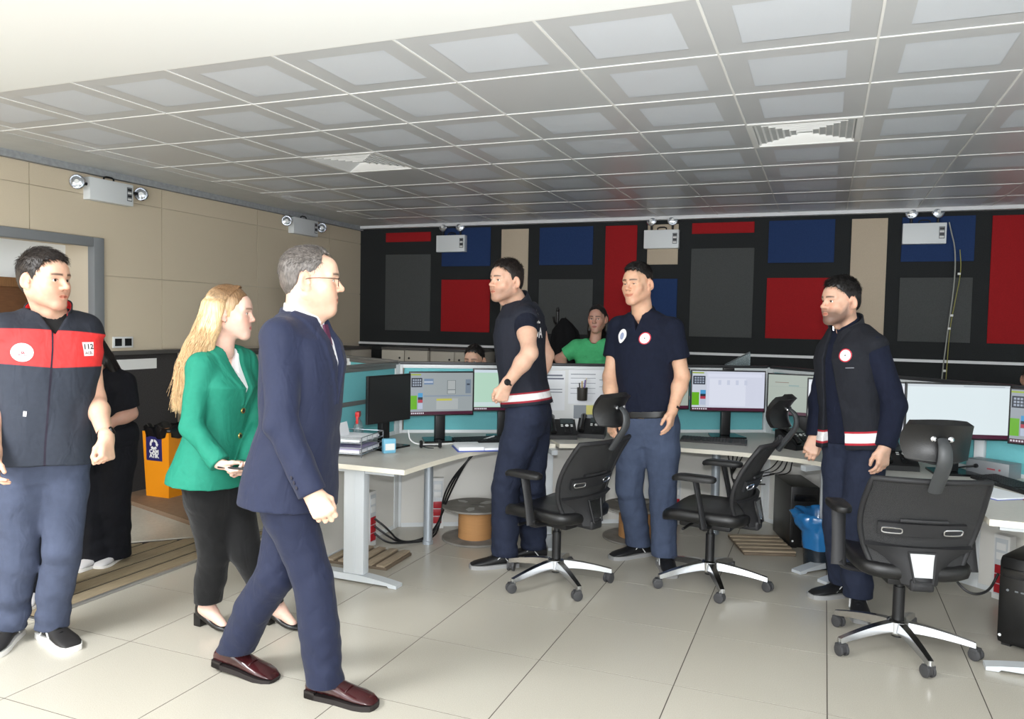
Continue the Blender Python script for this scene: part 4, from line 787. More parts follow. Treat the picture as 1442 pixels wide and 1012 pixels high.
# ================================================================== people: joints in metres, facing angles in radians
J = {
    'VM': {'pelvis': (-3.28, 2.484, 0.914), 'neck': (-3.287, 2.524, 1.511), 'head': (-3.257, 2.478, 1.651), 'hyaw': -0.546, 'syaw': -0.439, 'fyaw': 0.139, 'sL': (-3.225, 2.652, 1.438), 'eL': (-3.167, 2.659, 1.113), 'wL': (-2.949, 2.533, 0.958), 'hL': (-2.902, 2.492, 0.851), 'sR': (-3.344, 2.356, 1.43), 'eR': (-3.372, 2.297, 1.123), 'wR': (-3.243, 2.23, 0.91), 'hR': (-3.181, 2.195, 0.801), 'kL': (-3.188, 2.5, 0.433), 'kR': (-3.355, 2.418, 0.391), 'aL': (-3.283, 2.513, 0.085), 'aR': (-3.443, 2.423, 0.085), 'tL': -0.262, 'tR': -1.038},
    'SM': {'pelvis': (-1.956, 2.531, 0.947), 'neck': (-1.929, 2.571, 1.511), 'head': (-1.893, 2.571, 1.652), 'hyaw': 0.18, 'syaw': 0.261, 'fyaw': 0.584, 'sR': (-1.9, 2.396, 1.441), 'eR': (-1.833, 2.33, 1.115), 'wR': (-1.711, 2.345, 0.877), 'hR': (-1.648, 2.344, 0.795), 'sL': (-2.016, 2.716, 1.446), 'eL': (-2.045, 2.74, 1.083), 'wL': (-1.978, 2.711, 0.844), 'hL': (-1.946, 2.697, 0.751), 'kR': (-1.841, 2.527, 0.486), 'kL': (-2.045, 2.56, 0.467), 'aR': (-1.795, 2.564, 0.085), 'aL': (-2.297, 2.595, 0.12), 'tR': 0.003, 'tL': 0.003},
    'WG': {'pelvis': (-2.681, 2.904, 0.854), 'neck': (-2.65, 2.921, 1.349), 'head': (-2.607, 2.925, 1.521), 'hyaw': 0.098, 'syaw': 0.066, 'fyaw': 0.512, 'sR': (-2.642, 2.781, 1.285), 'eR': (-2.637, 2.715, 1.015), 'wR': (-2.476, 2.717, 0.86), 'hR': (-2.388, 2.729, 0.828), 'sL': (-2.641, 3.062, 1.297), 'eL': (-2.541, 3.053, 0.982), 'wL': (-2.476, 2.877, 0.825), 'hL': (-2.487, 2.797, 0.814), 'kR': (-2.672, 2.895, 0.384), 'kL': (-2.548, 2.963, 0.391), 'aR': (-2.748, 2.926, 0.11), 'aL': (-2.458, 3.079, 0.1), 'tR': -0.073, 'tL': -0.073},
    'V2': {'pelvis': (-1.664, 4.43, 1.001), 'neck': (-1.743, 4.43, 1.622), 'head': (-1.785, 4.345, 1.747), 'hyaw': -3.025, 'syaw': -3.14, 'fyaw': -2.103, 'sL': (-1.646, 4.303, 1.536), 'eL': (-1.552, 4.147, 1.338), 'wL': (-1.695, 4.155, 1.149), 'hL': (-1.726, 4.138, 1.05), 'sR': (-1.727, 4.627, 1.547), 'eR': (-1.652, 4.741, 1.304), 'wR': (-1.69, 4.672, 1.1), 'hR': (-1.706, 4.629, 1.012), 'kL': (-1.775, 4.371, 0.496), 'kR': (-1.66, 4.51, 0.507), 'aL': (-1.789, 4.42, 0.085), 'aR': (-1.681, 4.649, 0.085), 'tL': -2.557, 'tR': -2.657},
    'PM': {'pelvis': (-1.004, 4.798, 0.935), 'neck': (-1.058, 4.821, 1.582), 'head': (-1.084, 4.776, 1.752), 'hyaw': -1.627, 'syaw': -1.834, 'fyaw': -1.94, 'sR': (-1.218, 4.871, 1.491), 'eR': (-1.248, 4.789, 1.181), 'wR': (-1.197, 4.667, 0.936), 'hR': (-1.18, 4.615, 0.839), 'sL': (-0.863, 4.754, 1.489), 'eL': (-0.796, 4.787, 1.201), 'wL': (-0.828, 4.667, 1.003), 'hL': (-0.844, 4.611, 0.864), 'kR': (-1.117, 4.836, 0.47), 'kL': (-0.895, 4.802, 0.481), 'aR': (-1.078, 5.004, 0.085), 'aL': (-0.883, 4.835, 0.085), 'tR': -2.35, 'tL': -1.19},
    'DV': {'pelvis': (0.173, 4.677, 0.948), 'neck': (0.113, 4.682, 1.514), 'head': (0.074, 4.62, 1.649), 'hyaw': -2.315, 'syaw': -2.445, 'fyaw': -2.497, 'sL': (0.245, 4.547, 1.419), 'eL': (0.356, 4.564, 1.107), 'wL': (0.312, 4.492, 0.895), 'hL': (0.295, 4.457, 0.768), 'sR': (0.049, 4.824, 1.419), 'eR': (-0.015, 4.792, 1.093), 'wR': (-0.03, 4.722, 0.896), 'hR': (-0.063, 4.681, 0.778), 'kL': (0.188, 4.573, 0.455), 'kR': (0.105, 4.657, 0.426), 'aL': (0.215, 4.545, 0.085), 'aR': (0.152, 4.757, 0.085), 'tL': -1.547, 'tR': -2.555},
    'GW': {'pelvis': (-1.823, 6.462, 0.863), 'neck': (-1.83, 6.485, 1.363), 'head': (-1.814, 6.479, 1.546), 'hyaw': -1.496, 'syaw': -1.496, 'fyaw': -1.55, 'sR': (-1.975, 6.424, 1.305), 'eR': (-2.129, 6.411, 1.202), 'wR': (-1.993, 6.297, 1.085), 'hR': (-1.921, 6.27, 1.036), 'sL': (-1.66, 6.464, 1.314), 'eL': (-1.518, 6.548, 1.219), 'wL': (-1.557, 6.365, 1.1), 'hL': (-1.597, 6.292, 1.049), 'kR': (-1.805, 6.265, 0.415), 'kL': (-1.693, 6.302, 0.419), 'aR': (-1.761, 6.15, 0.085), 'aL': (-1.648, 6.179, 0.085), 'tR': -1.496, 'tL': -1.09},
    'MB': {'pelvis': (-2.68, 5.832, 0.52), 'neck': (-2.676, 5.858, 1.009), 'head': (-2.661, 5.819, 1.182), 'hyaw': -1.392, 'syaw': -1.392, 'fyaw': -1.496, 'sR': (-2.813, 5.768, 0.95), 'eR': (-2.817, 5.68, 0.742), 'wR': (-2.611, 5.49, 0.691), 'hR': (-2.517, 5.42, 0.694), 'sL': (-2.498, 5.894, 0.956), 'eL': (-2.42, 5.839, 0.75), 'wL': (-2.415, 5.569, 0.695), 'hL': (-2.415, 5.461, 0.696), 'kR': (-2.585, 5.441, 0.5), 'kL': (-2.432, 5.502, 0.5), 'aR': (-2.585, 5.441, 0.085), 'aL': (-2.432, 5.502, 0.085), 'tR': -1.392, 'tL': -0.989},
    'MR': {'pelvis': (1.53, 6.926, 0.52), 'neck': (1.516, 6.941, 0.985), 'head': (1.473, 6.879, 1.148), 'hyaw': -1.496, 'syaw': -1.496, 'fyaw': -1.834, 'sR': (1.373, 6.881, 0.923), 'eR': (1.318, 6.741, 0.731), 'wR': (1.336, 6.474, 0.64), 'hR': (1.359, 6.375, 0.632), 'sL': (1.656, 6.93, 0.935), 'eL': (1.686, 6.835, 0.746), 'wL': (1.533, 6.5, 0.653), 'hL': (1.461, 6.362, 0.643), 'kR': (1.373, 6.432, 0.5), 'kL': (1.513, 6.488, 0.5), 'aR': (1.373, 6.432, 0.085), 'aL': (1.513, 6.488, 0.085), 'tR': -1.496, 'tL': -1.292},
    'W2': {'pelvis': (-3.978, 3.398, 0.826), 'neck': (-3.975, 3.353, 1.186), 'head': (-3.961, 3.257, 1.306), 'hyaw': -1.089, 'syaw': -1.089, 'fyaw': -1.609, 'sL': (-3.844, 3.422, 1.104), 'eL': (-3.799, 3.431, 0.928), 'wL': (-3.827, 3.288, 0.875), 'hL': (-3.852, 3.192, 0.876), 'sR': (-4.122, 3.354, 1.095), 'eR': (-4.135, 3.297, 0.929), 'wR': (-3.933, 3.189, 0.83), 'hR': (-3.827, 3.157, 0.834), 'kL': (-3.933, 3.425, 0.362), 'kR': (-4.017, 3.359, 0.368), 'aL': (-3.991, 3.485, 0.085), 'aR': (-4.036, 3.401, 0.085), 'tL': -1.292, 'tR': -1.445},
    'HP': {'pelvis': (-3.771, 2.83, 0.961), 'neck': (-3.78, 2.855, 1.514), 'head': (-3.758, 2.839, 1.668), 'hyaw': -0.884, 'syaw': -0.884, 'fyaw': -0.884, 'sL': (-3.665, 2.951, 1.443), 'eL': (-3.633, 2.947, 1.126), 'wL': (-3.569, 2.853, 0.899), 'hL': (-3.536, 2.817, 0.779), 'sR': (-3.88, 2.757, 1.438), 'eR': (-3.896, 2.735, 1.128), 'wR': (-3.777, 2.663, 0.908), 'hR': (-3.727, 2.634, 0.791), 'kL': (-3.708, 2.844, 0.424), 'kR': (-3.789, 2.787, 0.429), 'aL': (-3.755, 2.889, 0.085), 'aR': (-3.826, 2.81, 0.085), 'tL': -0.771, 'tR': -0.83},
}
# ---- signed distance modelling: smooth unions of tapered limbs, meshed with surface nets
class Grid:
    def __init__(s, lo, hi, h):
        s.lo = np.array(lo, float); s.h = h; n = np.ceil((np.array(hi)-s.lo)/h).astype(int)+2; s.n = n
        s.D = np.full(n, 0.08, np.float32); s.ax = [s.lo[i]+h*np.arange(n[i]) for i in range(3)]
    def sub(s, lo, hi):
        a = np.clip(np.floor((np.array(lo)-s.lo)/s.h).astype(int), 0, s.n); b = np.clip(np.ceil((np.array(hi)-s.lo)/s.h).astype(int)+1, 0, s.n)
        sl = tuple(slice(a[i], b[i]) for i in range(3))
        return sl, s.ax[0][sl[0]][:, None, None], s.ax[1][sl[1]][None, :, None], s.ax[2][sl[2]][None, None, :]
    def add(s, prim, k=0.02, pad=0.05):
        f, lo, hi = prim
        sl, x, y, z = s.sub(np.array(lo)-pad, np.array(hi)+pad)
        if 0 in s.D[sl].shape: return s
        d = f(x, y, z).astype(np.float32); a = s.D[sl]
        h = np.maximum(k-np.abs(a-d), 0)/k; s.D[sl] = np.minimum(a, d)-h*h*k*0.25; return s
    def cut(s, prim, k=0.008, pad=0.03):
        f, lo, hi = prim
        sl, x, y, z = s.sub(np.array(lo)-pad, np.array(hi)+pad)
        if 0 in s.D[sl].shape: return s
        d = -f(x, y, z).astype(np.float32); a = s.D[sl]
        h = np.maximum(k-np.abs(a-d), 0)/k; s.D[sl] = np.maximum(a, d)+h*h*k*0.25; return s
    def ripple(s, fn, band=0.03):
        m = np.abs(s.D) < band; i = np.nonzero(m); s.D[m] = fn(s.D[m], s.ax[0][i[0]], s.ax[1][i[1]], s.ax[2][i[2]]).astype(np.float32); return s
    def apply(s, fn):
        x, y, z = s.ax[0][:, None, None], s.ax[1][None, :, None], s.ax[2][None, None, :]
        s.D = fn(s.D, x, y, z).astype(np.float32); return s
    def mesh(s):
        D = s.D; D[0] = D[-1] = 0.05; D[:, 0] = D[:, -1] = 0.05; D[:, :, 0] = D[:, :, -1] = 0.05
        I = D < 0; nx, ny, nz = D.shape
        cnt = np.zeros((nx-1, ny-1, nz-1), np.int8)
        for i in (0, 1):
            for j in (0, 1):
                for k in (0, 1): cnt += I[i:nx-1+i, j:ny-1+j, k:nz-1+k]
        act = (cnt > 0) & (cnt < 8); idx = np.argwhere(act); N = len(idx)
        num = np.full(act.shape, -1, np.int32); num[act] = np.arange(N)
        off = np.array([(i, j, k) for i in (0, 1) for j in (0, 1) for k in (0, 1)])
        V = np.stack([D[idx[:, 0]+o[0], idx[:, 1]+o[1], idx[:, 2]+o[2]] for o in off], 1)
        acc = np.zeros((N, 3)); c = np.zeros(N)
        for a in range(8):
            for b in range(a+1, 8):
                if np.abs(off[a]-off[b]).sum() != 1: continue
                m = (V[:, a] < 0) != (V[:, b] < 0); t = np.where(m, V[:, a]/np.where(m, V[:, a]-V[:, b], 1), 0)
                acc += np.where(m[:, None], off[a]+t[:, None]*(off[b]-off[a]), 0); c += m
        P = s.lo+s.h*(idx+acc/c[:, None])
        F = []
        for ax in range(3):
            A = np.take(I, range(0, I.shape[ax]-1), ax); B = np.take(I, range(1, I.shape[ax]), ax); e = np.argwhere(A != B)
            o1, o2 = [(1, 2), (2, 0), (0, 1)][ax]; e = e[(e[:, o1] > 0) & (e[:, o2] > 0)]
            e = e[(e[:, o1] < act.shape[o1]) & (e[:, o2] < act.shape[o2])]
            ins = A[tuple(e.T)]; d1 = np.zeros(3, int); d1[o1] = 1; d2 = np.zeros(3, int); d2[o2] = 1
            q = np.stack([num[tuple((e-d1-d2).T)], num[tuple((e-d2).T)], num[tuple(e.T)], num[tuple((e-d1).T)]], 1)
            q[~ins] = q[~ins][:, ::-1]; F.append(q)
        F = np.concatenate(F); return P, F[(F >= 0).all(1)]
def cone(a, b, ra, rb):
    a = np.array(a, float); b = np.array(b, float); ab = b-a; L2 = max(float(ab@ab), 1e-9); m = max(ra, rb)
    def f(x, y, z):
        px, py, pz = x-a[0], y-a[1], z-a[2]; t = np.clip((px*ab[0]+py*ab[1]+pz*ab[2])/L2, 0, 1)
        return np.sqrt((px-t*ab[0])**2+(py-t*ab[1])**2+(pz-t*ab[2])**2)-(ra+(rb-ra)*t)
    return f, np.minimum(a, b)-m, np.maximum(a, b)+m
def ell(c, r_, R=None):
    c = np.array(c, float); r_ = np.array(r_, float); mr = r_.min(); m = r_.max()
    def f(x, y, z):
        px, py, pz = x-c[0], y-c[1], z-c[2]
        if R is not None: px, py, pz = [R[0, i]*px+R[1, i]*py+R[2, i]*pz for i in range(3)]
        k = np.sqrt((px/r_[0])**2+(py/r_[1])**2+(pz/r_[2])**2); g = np.sqrt((px/r_[0]**2)**2+(py/r_[1]**2)**2+(pz/r_[2]**2)**2)+1e-6
        return k*(k-1)/g
    e = np.array([m]*3) if R is not None else r_
    return f, c-e, c+e
def wav(x, y, z, sd, fx, fy, fz, n=4):
    """cheap wavy noise used for cloth folds and hair"""
    g_ = np.random.RandomState(sd); o = 0
    for i in range(n):
        a = g_.uniform(-1, 1, 3)*np.array([fx, fy, fz])*(1+0.6*i); b = g_.uniform(-1, 1, 3)*np.array([fx, fy, fz])*0.5; ph = g_.uniform(0, 6.28, 2)
        o = o+np.sin(a[0]*x+a[1]*y+a[2]*z+ph[0]+1.6*np.sin(b[0]*x+b[1]*y+b[2]*z+ph[1]))/(1+0.5*i)
    return o/n*1.6
class Torso:
    """local frame of a trunk: s runs from the pelvis (0) to the neck base (1)"""
    def __init__(t, j):
        t.P = np.array(j['pelvis'], float); t.N = np.array(j['neck'], float); t.u = t.N-t.P; t.L = np.linalg.norm(t.u); t.u = t.u/t.L; t.h = j['hyaw']; t.s = j['syaw']
    def loc(t, x, y, z):
        px, py, pz = x-t.P[0], y-t.P[1], z-t.P[2]; zl = px*t.u[0]+py*t.u[1]+pz*t.u[2]; s = zl/t.L
        a = t.h+(t.s-t.h)*np.clip(s, 0, 1); qx, qy = px-zl*t.u[0], py-zl*t.u[1]
        return -np.sin(a)*qx+np.cos(a)*qy, np.cos(a)*qx+np.sin(a)*qy, s      # left, front, s
    def pt(t, left, front, s):
        a = t.h+(t.s-t.h)*min(max(s, 0), 1); return t.P+t.u*t.L*s+np.array([-math.sin(a)*left+math.cos(a)*front, math.cos(a)*left+math.sin(a)*front, 0])
    def loft(t, keys, grow=0.0, s0=None, s1=None):
        K = np.array(keys, float); s0 = K[0, 0] if s0 is None else s0; s1 = K[-1, 0] if s1 is None else s1
        def f(x, y, z):
            l, fr_, s = t.loc(x, y, z); I = lambda c: np.interp(s, K[:, 0], K[:, c])
            rx, rf, rb, oy = I(1)+grow, I(2)+grow, I(3)+grow, I(4); yy = fr_-oy; ry = np.where(yy > 0, rf, rb)
            k = (np.abs(l/rx)**2.4+np.abs(yy/ry)**2.4)**(1/2.4); d = (k-1)*np.minimum(rx, ry)
            return np.maximum(np.maximum(d, (s-s1)*t.L), (s0-s)*t.L)
        ps = [t.P+t.u*t.L*s0, t.P+t.u*t.L*s1]; m = K[:, 1:4].max()+abs(K[:, 4]).max()+grow
        return f, np.minimum(*ps)-m, np.maximum(*ps)+m
#              s     rx     front  back   offset
MALE = [(-0.40, .165, .115, .120, .00), (-0.18, .172, .120, .125, .00), (0.0, .168, .118, .118, .00), (0.25, .158, .118, .100, .005), (0.5, .166, .120, .105, .005), (0.72, .180, .122, .112, .0), (0.86, .172, .098, .110, -.005), (0.95, .110, .072, .085, -.012), (1.02, .066, .058, .062, -.01), (1.08, .058, .054, .056, -.005)]
FEM = [(-0.40, .165, .115, .125, .00), (-0.18, .172, .115, .128, .00), (0.0, .160, .108, .110, .00), (0.28, .128, .100, .085, .005), (0.5, .136, .112, .090, .008), (0.68, .150, .128, .095, .01), (0.84, .145, .088, .092, -.005), (0.94, .098, .062, .075, -.012), (1.02, .054, .050, .052, -.01), (1.08, .048, .046, .048, -.005)]
def mk_mesh(name, V, F, mat, base, attrs=None, parent=None, flip=False):
    me = bpy.data.meshes.new(name); n = len(V); F = F[:, ::-1] if flip else F
    me.vertices.add(n); me.vertices.foreach_set('co', (V-np.array(base)).astype(np.float32).ravel())
    me.loops.add(len(F)*4); me.loops.foreach_set('vertex_index', F.astype(np.int32).ravel())
    me.polygons.add(len(F)); me.polygons.foreach_set('loop_start', np.arange(0, len(F)*4, 4, dtype=np.int32)); me.polygons.foreach_set('use_smooth', np.ones(len(F), bool))
    me.update(calc_edges=True); me.validate()
    for m in (mat if isinstance(mat, list) else [mat]): me.materials.append(m)
    for k, v in (attrs or {}).items():
        a = me.attributes.new(k, 'FLOAT', 'POINT'); a.data.foreach_set('value', np.asarray(v, np.float32))
    return link(name, me, parent)
def smooth_v(V, F, n=1, w=0.5):
    for _ in range(n):
        acc = np.zeros_like(V); c = np.zeros(len(V))
        for a, b in ((0, 1), (1, 2), (2, 3), (3, 0)):
            np.add.at(acc, F[:, a], V[F[:, b]]); np.add.at(acc, F[:, b], V[F[:, a]]); np.add.at(c, F[:, a], 1); np.add.at(c, F[:, b], 1)
        V = V*(1-w)+w*acc/np.maximum(c, 1)[:, None]
    return V
def joined(parts):
    V = np.concatenate([p[0] for p in parts]); o = 0; Fs = []
    for p in parts: Fs.append(p[1]+o); o += len(p[0])
    return V, np.concatenate(Fs)
# ------------------------------------------------------------------ hand: cones in a wrist frame (x thumb side, y palm side, z fingers)
def hand_cones(curl, thumb=0.5, k=1.0):
    C = []; xs = [0.030, 0.010, -0.011, -0.030]; ln = [0.070, 0.078, 0.072, 0.056]; kz = [0.088, 0.092, 0.087, 0.079]; rr = [0.0092, 0.0095, 0.009, 0.0078]
    for i in range(4):
        C.append(((xs[i]*0.55, 0.0, 0.0), (xs[i], -0.003, kz[i]), 0.0155, 0.0125))
        C.append(((xs[i]*0.7, 0.006, 0.025), (xs[i]*0.9, 0.006, kz[i]-0.02), 0.012, 0.011))
        p = np.array([xs[i], -0.002, kz[i]]); a = 0.0
        for q, (fr_, bend) in enumerate(zip((0.46, 0.30, 0.24), curl if not isinstance(curl[0], (tuple, list)) else curl[i])):
            a += bend*(1+0.06*i); d = np.array([xs[i]*0.6*(1-min(a, 1)), math.sin(a), math.cos(a)]); d[0] *= 0.3; d /= np.linalg.norm(d)
            e = p+d*ln[i]*fr_; r0 = rr[i]*(1-0.10*q); C.append((tuple(p), tuple(e), r0, r0*0.90)); p = e
    t0 = np.array([0.020, 0.006, 0.018]); t1 = np.array([0.043, 0.018, 0.050]); t2 = t1+np.array([0.010-0.018*thumb, 0.006+0.014*thumb, 0.030]); t3 = t2+np.array([0.004-0.022*thumb, 0.004+0.008*thumb, 0.024])
    C += [(tuple(t0), tuple(t1), 0.017, 0.0125), (tuple(t1), tuple(t2), 0.0115, 0.0105), (tuple(t2), tuple(t3), 0.0105, 0.0085)]
    return [(tuple(np.array(a)*k), tuple(np.array(b)*k), ra*k, rb*k) for a, b, ra, rb in C]
def arm_mesh(sh, el, wr, hd, palm, side, k=1.0, curl=(0.35, 0.5, 0.35), thumb=0.5, fat=1.0, h=0.004, start=0.0):
    """arm from the shoulder to the finger tips as one skin; palm = direction the palm faces"""
    sh, el, wr, hd = [np.array(q, float) for q in (sh, el, wr, hd)]
    zf = hd-wr; zf /= np.linalg.norm(zf); pf = np.array(palm, float); pf -= zf*(pf@zf); pf /= np.linalg.norm(pf)
    xf = np.cross(pf, zf)*(-1 if side == 'R' else 1)
    R = np.stack([xf, pf, zf], 1); cs = [(wr+R@np.array(a), wr+R@np.array(b), ra, rb) for a, b, ra, rb in hand_cones(curl, thumb, k)]
    pts = [sh, el, wr]+[c[0] for c in cs]+[c[1] for c in cs]; lo = np.min(pts, 0)-0.07; hi = np.max(pts, 0)+0.07
    G = Grid(lo, hi, h); f = fat*k
    G.add(cone(sh, sh+(el-sh)*0.45, 0.052*f, 0.047*f), 0.03); G.add(cone(sh+(el-sh)*0.45, el, 0.047*f, 0.039*f), 0.03)
    m = el+(wr-el)*0.30; G.add(cone(el, m, 0.039*f, 0.041*f), 0.03); G.add(cone(m, wr, 0.041*f, 0.027*f), 0.03)
    for sx in (-1, 1): G.add(cone(wr+xf*0.010*sx*k-zf*0.02, wr+xf*0.013*sx*k+zf*0.015, 0.021*k, 0.019*k), 0.02)
    for i, (a, b, ra, rb) in enumerate(cs): G.add(cone(a, b, ra, rb), 0.012 if (i % 5 < 2 and i < 20) or i == 20 else 0.006)
    return G.mesh()
# ------------------------------------------------------------------ head in its own frame: x person's left, y forward, z up, origin between the ears
def head_frame(j, pitch=0.0, roll=0.0):
    f = np.array([math.cos(j['fyaw'])*math.cos(pitch), math.sin(j['fyaw'])*math.cos(pitch), math.sin(pitch)]); l = np.array([-math.sin(j['fyaw']), math.cos(j['fyaw']), 0]); u = np.cross(f, l)*1.0
    l2 = l*math.cos(roll)+u*math.sin(roll); u2 = u*math.cos(roll)-l*math.sin(roll)
    return np.stack([l2, f, u2], 1)
EYE = (0.0305, 0.0735, 0.010)
def head_mesh(j, R, sc, h=0.0026, female=False, jaw=1.0, smile=0.0, eye=0.0052, nose=1.0, cheek=1.0, chin=1.0, neck_r=0.056, jowl=0.0):
    o = np.array(j['head']); L = lambda p: R.T@(np.array(p, float)-o)/sc
    G = Grid((-0.105, -0.125, -0.215), (0.105, 0.145, 0.145), h)
    G.add(ell((0, -0.014, 0.044), (0.0745, 0.094, 0.084)), 0.02)
    G.add(ell((0, 0.026, 0.0), (0.0655, 0.066, 0.080)), 0.03)
    G.add(ell((0, 0.034, -0.045), (0.050*jaw, 0.052, 0.055)), 0.03)
    for s in (-1, 1):
        G.add(cone((s*0.054*jaw, -0.010, -0.045), (s*0.016*jaw, 0.070*chin, -0.094), 0.020, 0.016), 0.035)
        G.add(ell((s*0.040, 0.060, -0.018), (0.024*cheek, 0.020, 0.022)), 0.025)
        G.add(cone((s*0.012, 0.090, 0.029), (s*0.047, 0.072, 0.030), 0.0085, 0.009), 0.018)
        G.add(ell((s*0.026, 0.072, -0.042), (0.020, 0.016, 0.022)), 0.025)
    G.add(ell((0, 0.076*chin, -0.093), (0.021*jaw, 0.017, 0.017)), 0.025)
    G.add(ell((0, 0.066, 0.055), (0.045, 0.028, 0.035)), 0.03)
    G.add(ell((0, 0.080, -0.056), (0.028, 0.017, 0.020)), 0.02)                    # muzzle
    for s in (-1, 1): G.cut(ell((s*EYE[0], 0.098, EYE[2]), (0.0175, 0.018, 0.0105)), 0.012)
    n1 = nose
    G.add(cone((0, 0.086, 0.026), (0, 0.1125*n1, -0.016), 0.0075, 0.0095), 0.012); G.add(ell((0, 0.1125*n1, -0.019), (0.0115, 0.0115, 0.0100)), 0.008)
    for s in (-1, 1): G.add(ell((s*0.0125, 0.0985*n1, -0.0235), (0.0078, 0.0105, 0.0075)), 0.008)
    for s in (-1, 1):     # lids with a slit
        def lid(x, y, z, s=s):
            d = np.sqrt((x-s*EYE[0])**2+(y-EYE[1])**2+(z-EYE[2])**2)-0.0150
            u = (x-s*EYE[0])/0.0145; op = eye*np.maximum(1-u*u, 0)-0.0004; return np.maximum(d, np.minimum(op-np.abs(z-EYE[2]+0.0008), y-EYE[1]+0.1))
        G.add((lid, (s*EYE[0]-0.016, EYE[1]-0.016, EYE[2]-0.016), (s*EYE[0]+0.016, EYE[1]+0.016, EYE[2]+0.016)), 0.004)
    mw = 0.024+0.006*smile; mz = -0.0585
    for s in (-1, 1):
        G.add(cone((0, 0.0955, mz+0.0055), (s*mw*0.8, 0.0855, mz+0.003+0.006*smile), 0.0050, 0.0032), 0.006); G.add(cone((0, 0.0945, mz-0.0060), (s*mw*0.7, 0.0855, mz-0.0035+0.005*smile), 0.0062, 0.0035), 0.006)
        G.cut(cone((0, 0.1010, mz), (s*mw, 0.0900, mz+0.001+0.009*smile), 0.0024+0.001*smile, 0.0022), 0.004)
    for s in (-1, 1):     # ears
        Re = np.array(Matrix.Rotation(s*0.50, 3, 'Z') @ Matrix.Rotation(-0.18, 3, 'X'))
        G.add(ell((s*0.0825, -0.016, 0.003), (0.0080, 0.0200, 0.0340), Re), 0.007); G.cut(ell((s*0.0915, -0.010, 0.006), (0.0080, 0.0115, 0.0210), Re), 0.005); G.add(ell((s*0.0785, -0.006, -0.024), (0.0070, 0.0095, 0.011)), 0.008); G.add(ell((s*0.0815, 0.001, -0.002), (0.0045, 0.0045, 0.007)), 0.004)
    if jowl: G.add(ell((0, 0.040, -0.105), (0.040, 0.040, 0.026*jowl)), 0.03)
    nb = L(j['neck']); G.add(cone((0, -0.022, -0.030), (nb[0], nb[1]+0.004, nb[2]), neck_r/sc*0.96, neck_r/sc*1.08), 0.035, 0.09)
    if not female: G.add(cone((0, 0.022, -0.125), (nb[0], nb[1]+0.04, nb[2]+0.03), 0.012, 0.012), 0.04)
    V, F = G.mesh(); V = smooth_v(V, F, 1, 0.35)
    x, y, z = V.T; ax = np.abs(x)
    def capd(a, b, r0, r1): return -cone(a, b, r0, r1)[0](ax, y, z)
    att = {}
    fr_ = (y > 0.05)
    zb = 0.0335-0.16*(ax-0.030)**2*10; att['brow'] = np.where(fr_, np.minimum(0.0040-0.07*np.maximum(ax-0.036, 0)-np.abs(z-(0.0345-3.6*(ax-0.032)**2)), np.minimum(ax-0.011, 0.052-ax)), -0.01)
    att['lip'] = np.where((y > 0.07) & (ax < mw*0.97), 0.0085*np.sqrt(np.maximum(1-(ax/(mw*0.98))**2, 0))-np.abs(z-mz-(0.004*smile*(ax/mw)**2)), -0.01)
    bd = np.minimum.reduce([-(z+0.030)+0.25*(0.10-y)*0.0, (y+0.005), 0.02+0*z]); lz = -0.036-0.02*np.clip((0.075-y)/0.05, 0, 1)+0.055*np.clip((0.045-y)/0.04, 0, 1)
    att['beard'] = np.minimum.reduce([lz-z, y-0.000, z+0.125]); att['beard'] = np.where(att['lip'] > -0.0025, -0.01, att['beard'])
    att['blush'] = 0.022-np.sqrt((ax-0.040)**2+(z+0.022)**2+(np.minimum(y-0.055, 0))**2); att['blush'] = np.maximum(att['blush'], 0.010-np.sqrt(ax**2+(z+0.018)**2+np.minimum(y-0.10, 0)**2)); att['blush'] = np.where(ax > 0.072, 0.004, att['blush'])
    att['lash'] = np.where(y > 0.06, 0.0016-np.abs(np.abs(z-EYE[2]+0.0008)-(eye*np.maximum(1-((ax-EYE[0])/0.0145)**2, 0)+0.0006)), -0.01); att['lash'] = np.where((z > EYE[2]-0.001) & (np.abs(ax-EYE[0]) < 0.0150), att['lash'], -0.01)
    W = o+sc*(V@R.T); return W, F, att
def eyeball(parent, base, o, R, sc, s, gaze, iris=(58, 40, 30)):
    b = MB(); g = np.array([s*0.05+gaze[0], 1, gaze[1]]); g /= np.linalg.norm(g); n, m = 16, 10; c = np.array([s*EYE[0], EYE[1], EYE[2]])
    q = Vector(g).to_track_quat('Z', 'Y').to_matrix(); vs_ = []; fs = []; ms = []
    th = [0.001, 0.14, 0.30, 0.46, 0.62, 0.9, 1.3, 1.8, 2.4, 3.1]
    for t in th:
        for i in range(n): a = 2*PI*i/n; p = q @ Vector((math.sin(t)*math.cos(a), math.sin(t)*math.sin(a), math.cos(t))); w_ = o+sc*(R@(c+0.0139*np.array(p)))-np.array(base); vs_.append(tuple(w_))
    for jx in range(len(th)-1):
        for i in range(n): fs.append((jx*n+i, (jx+1)*n+i, (jx+1)*n+(i+1) % n, jx*n+(i+1) % n)); ms.append(2 if jx < 1 else (1 if jx < 3 else 0))
    b.v = vs_; b.f = fs; b.m = ms
    b.build('eye', [pbr('eye_white', (232, 228, 224), 0.2), pbr('iris_%d' % iris[0], iris, 0.2), pbr('pupil', (8, 8, 8), 0.1)], parent, 0)
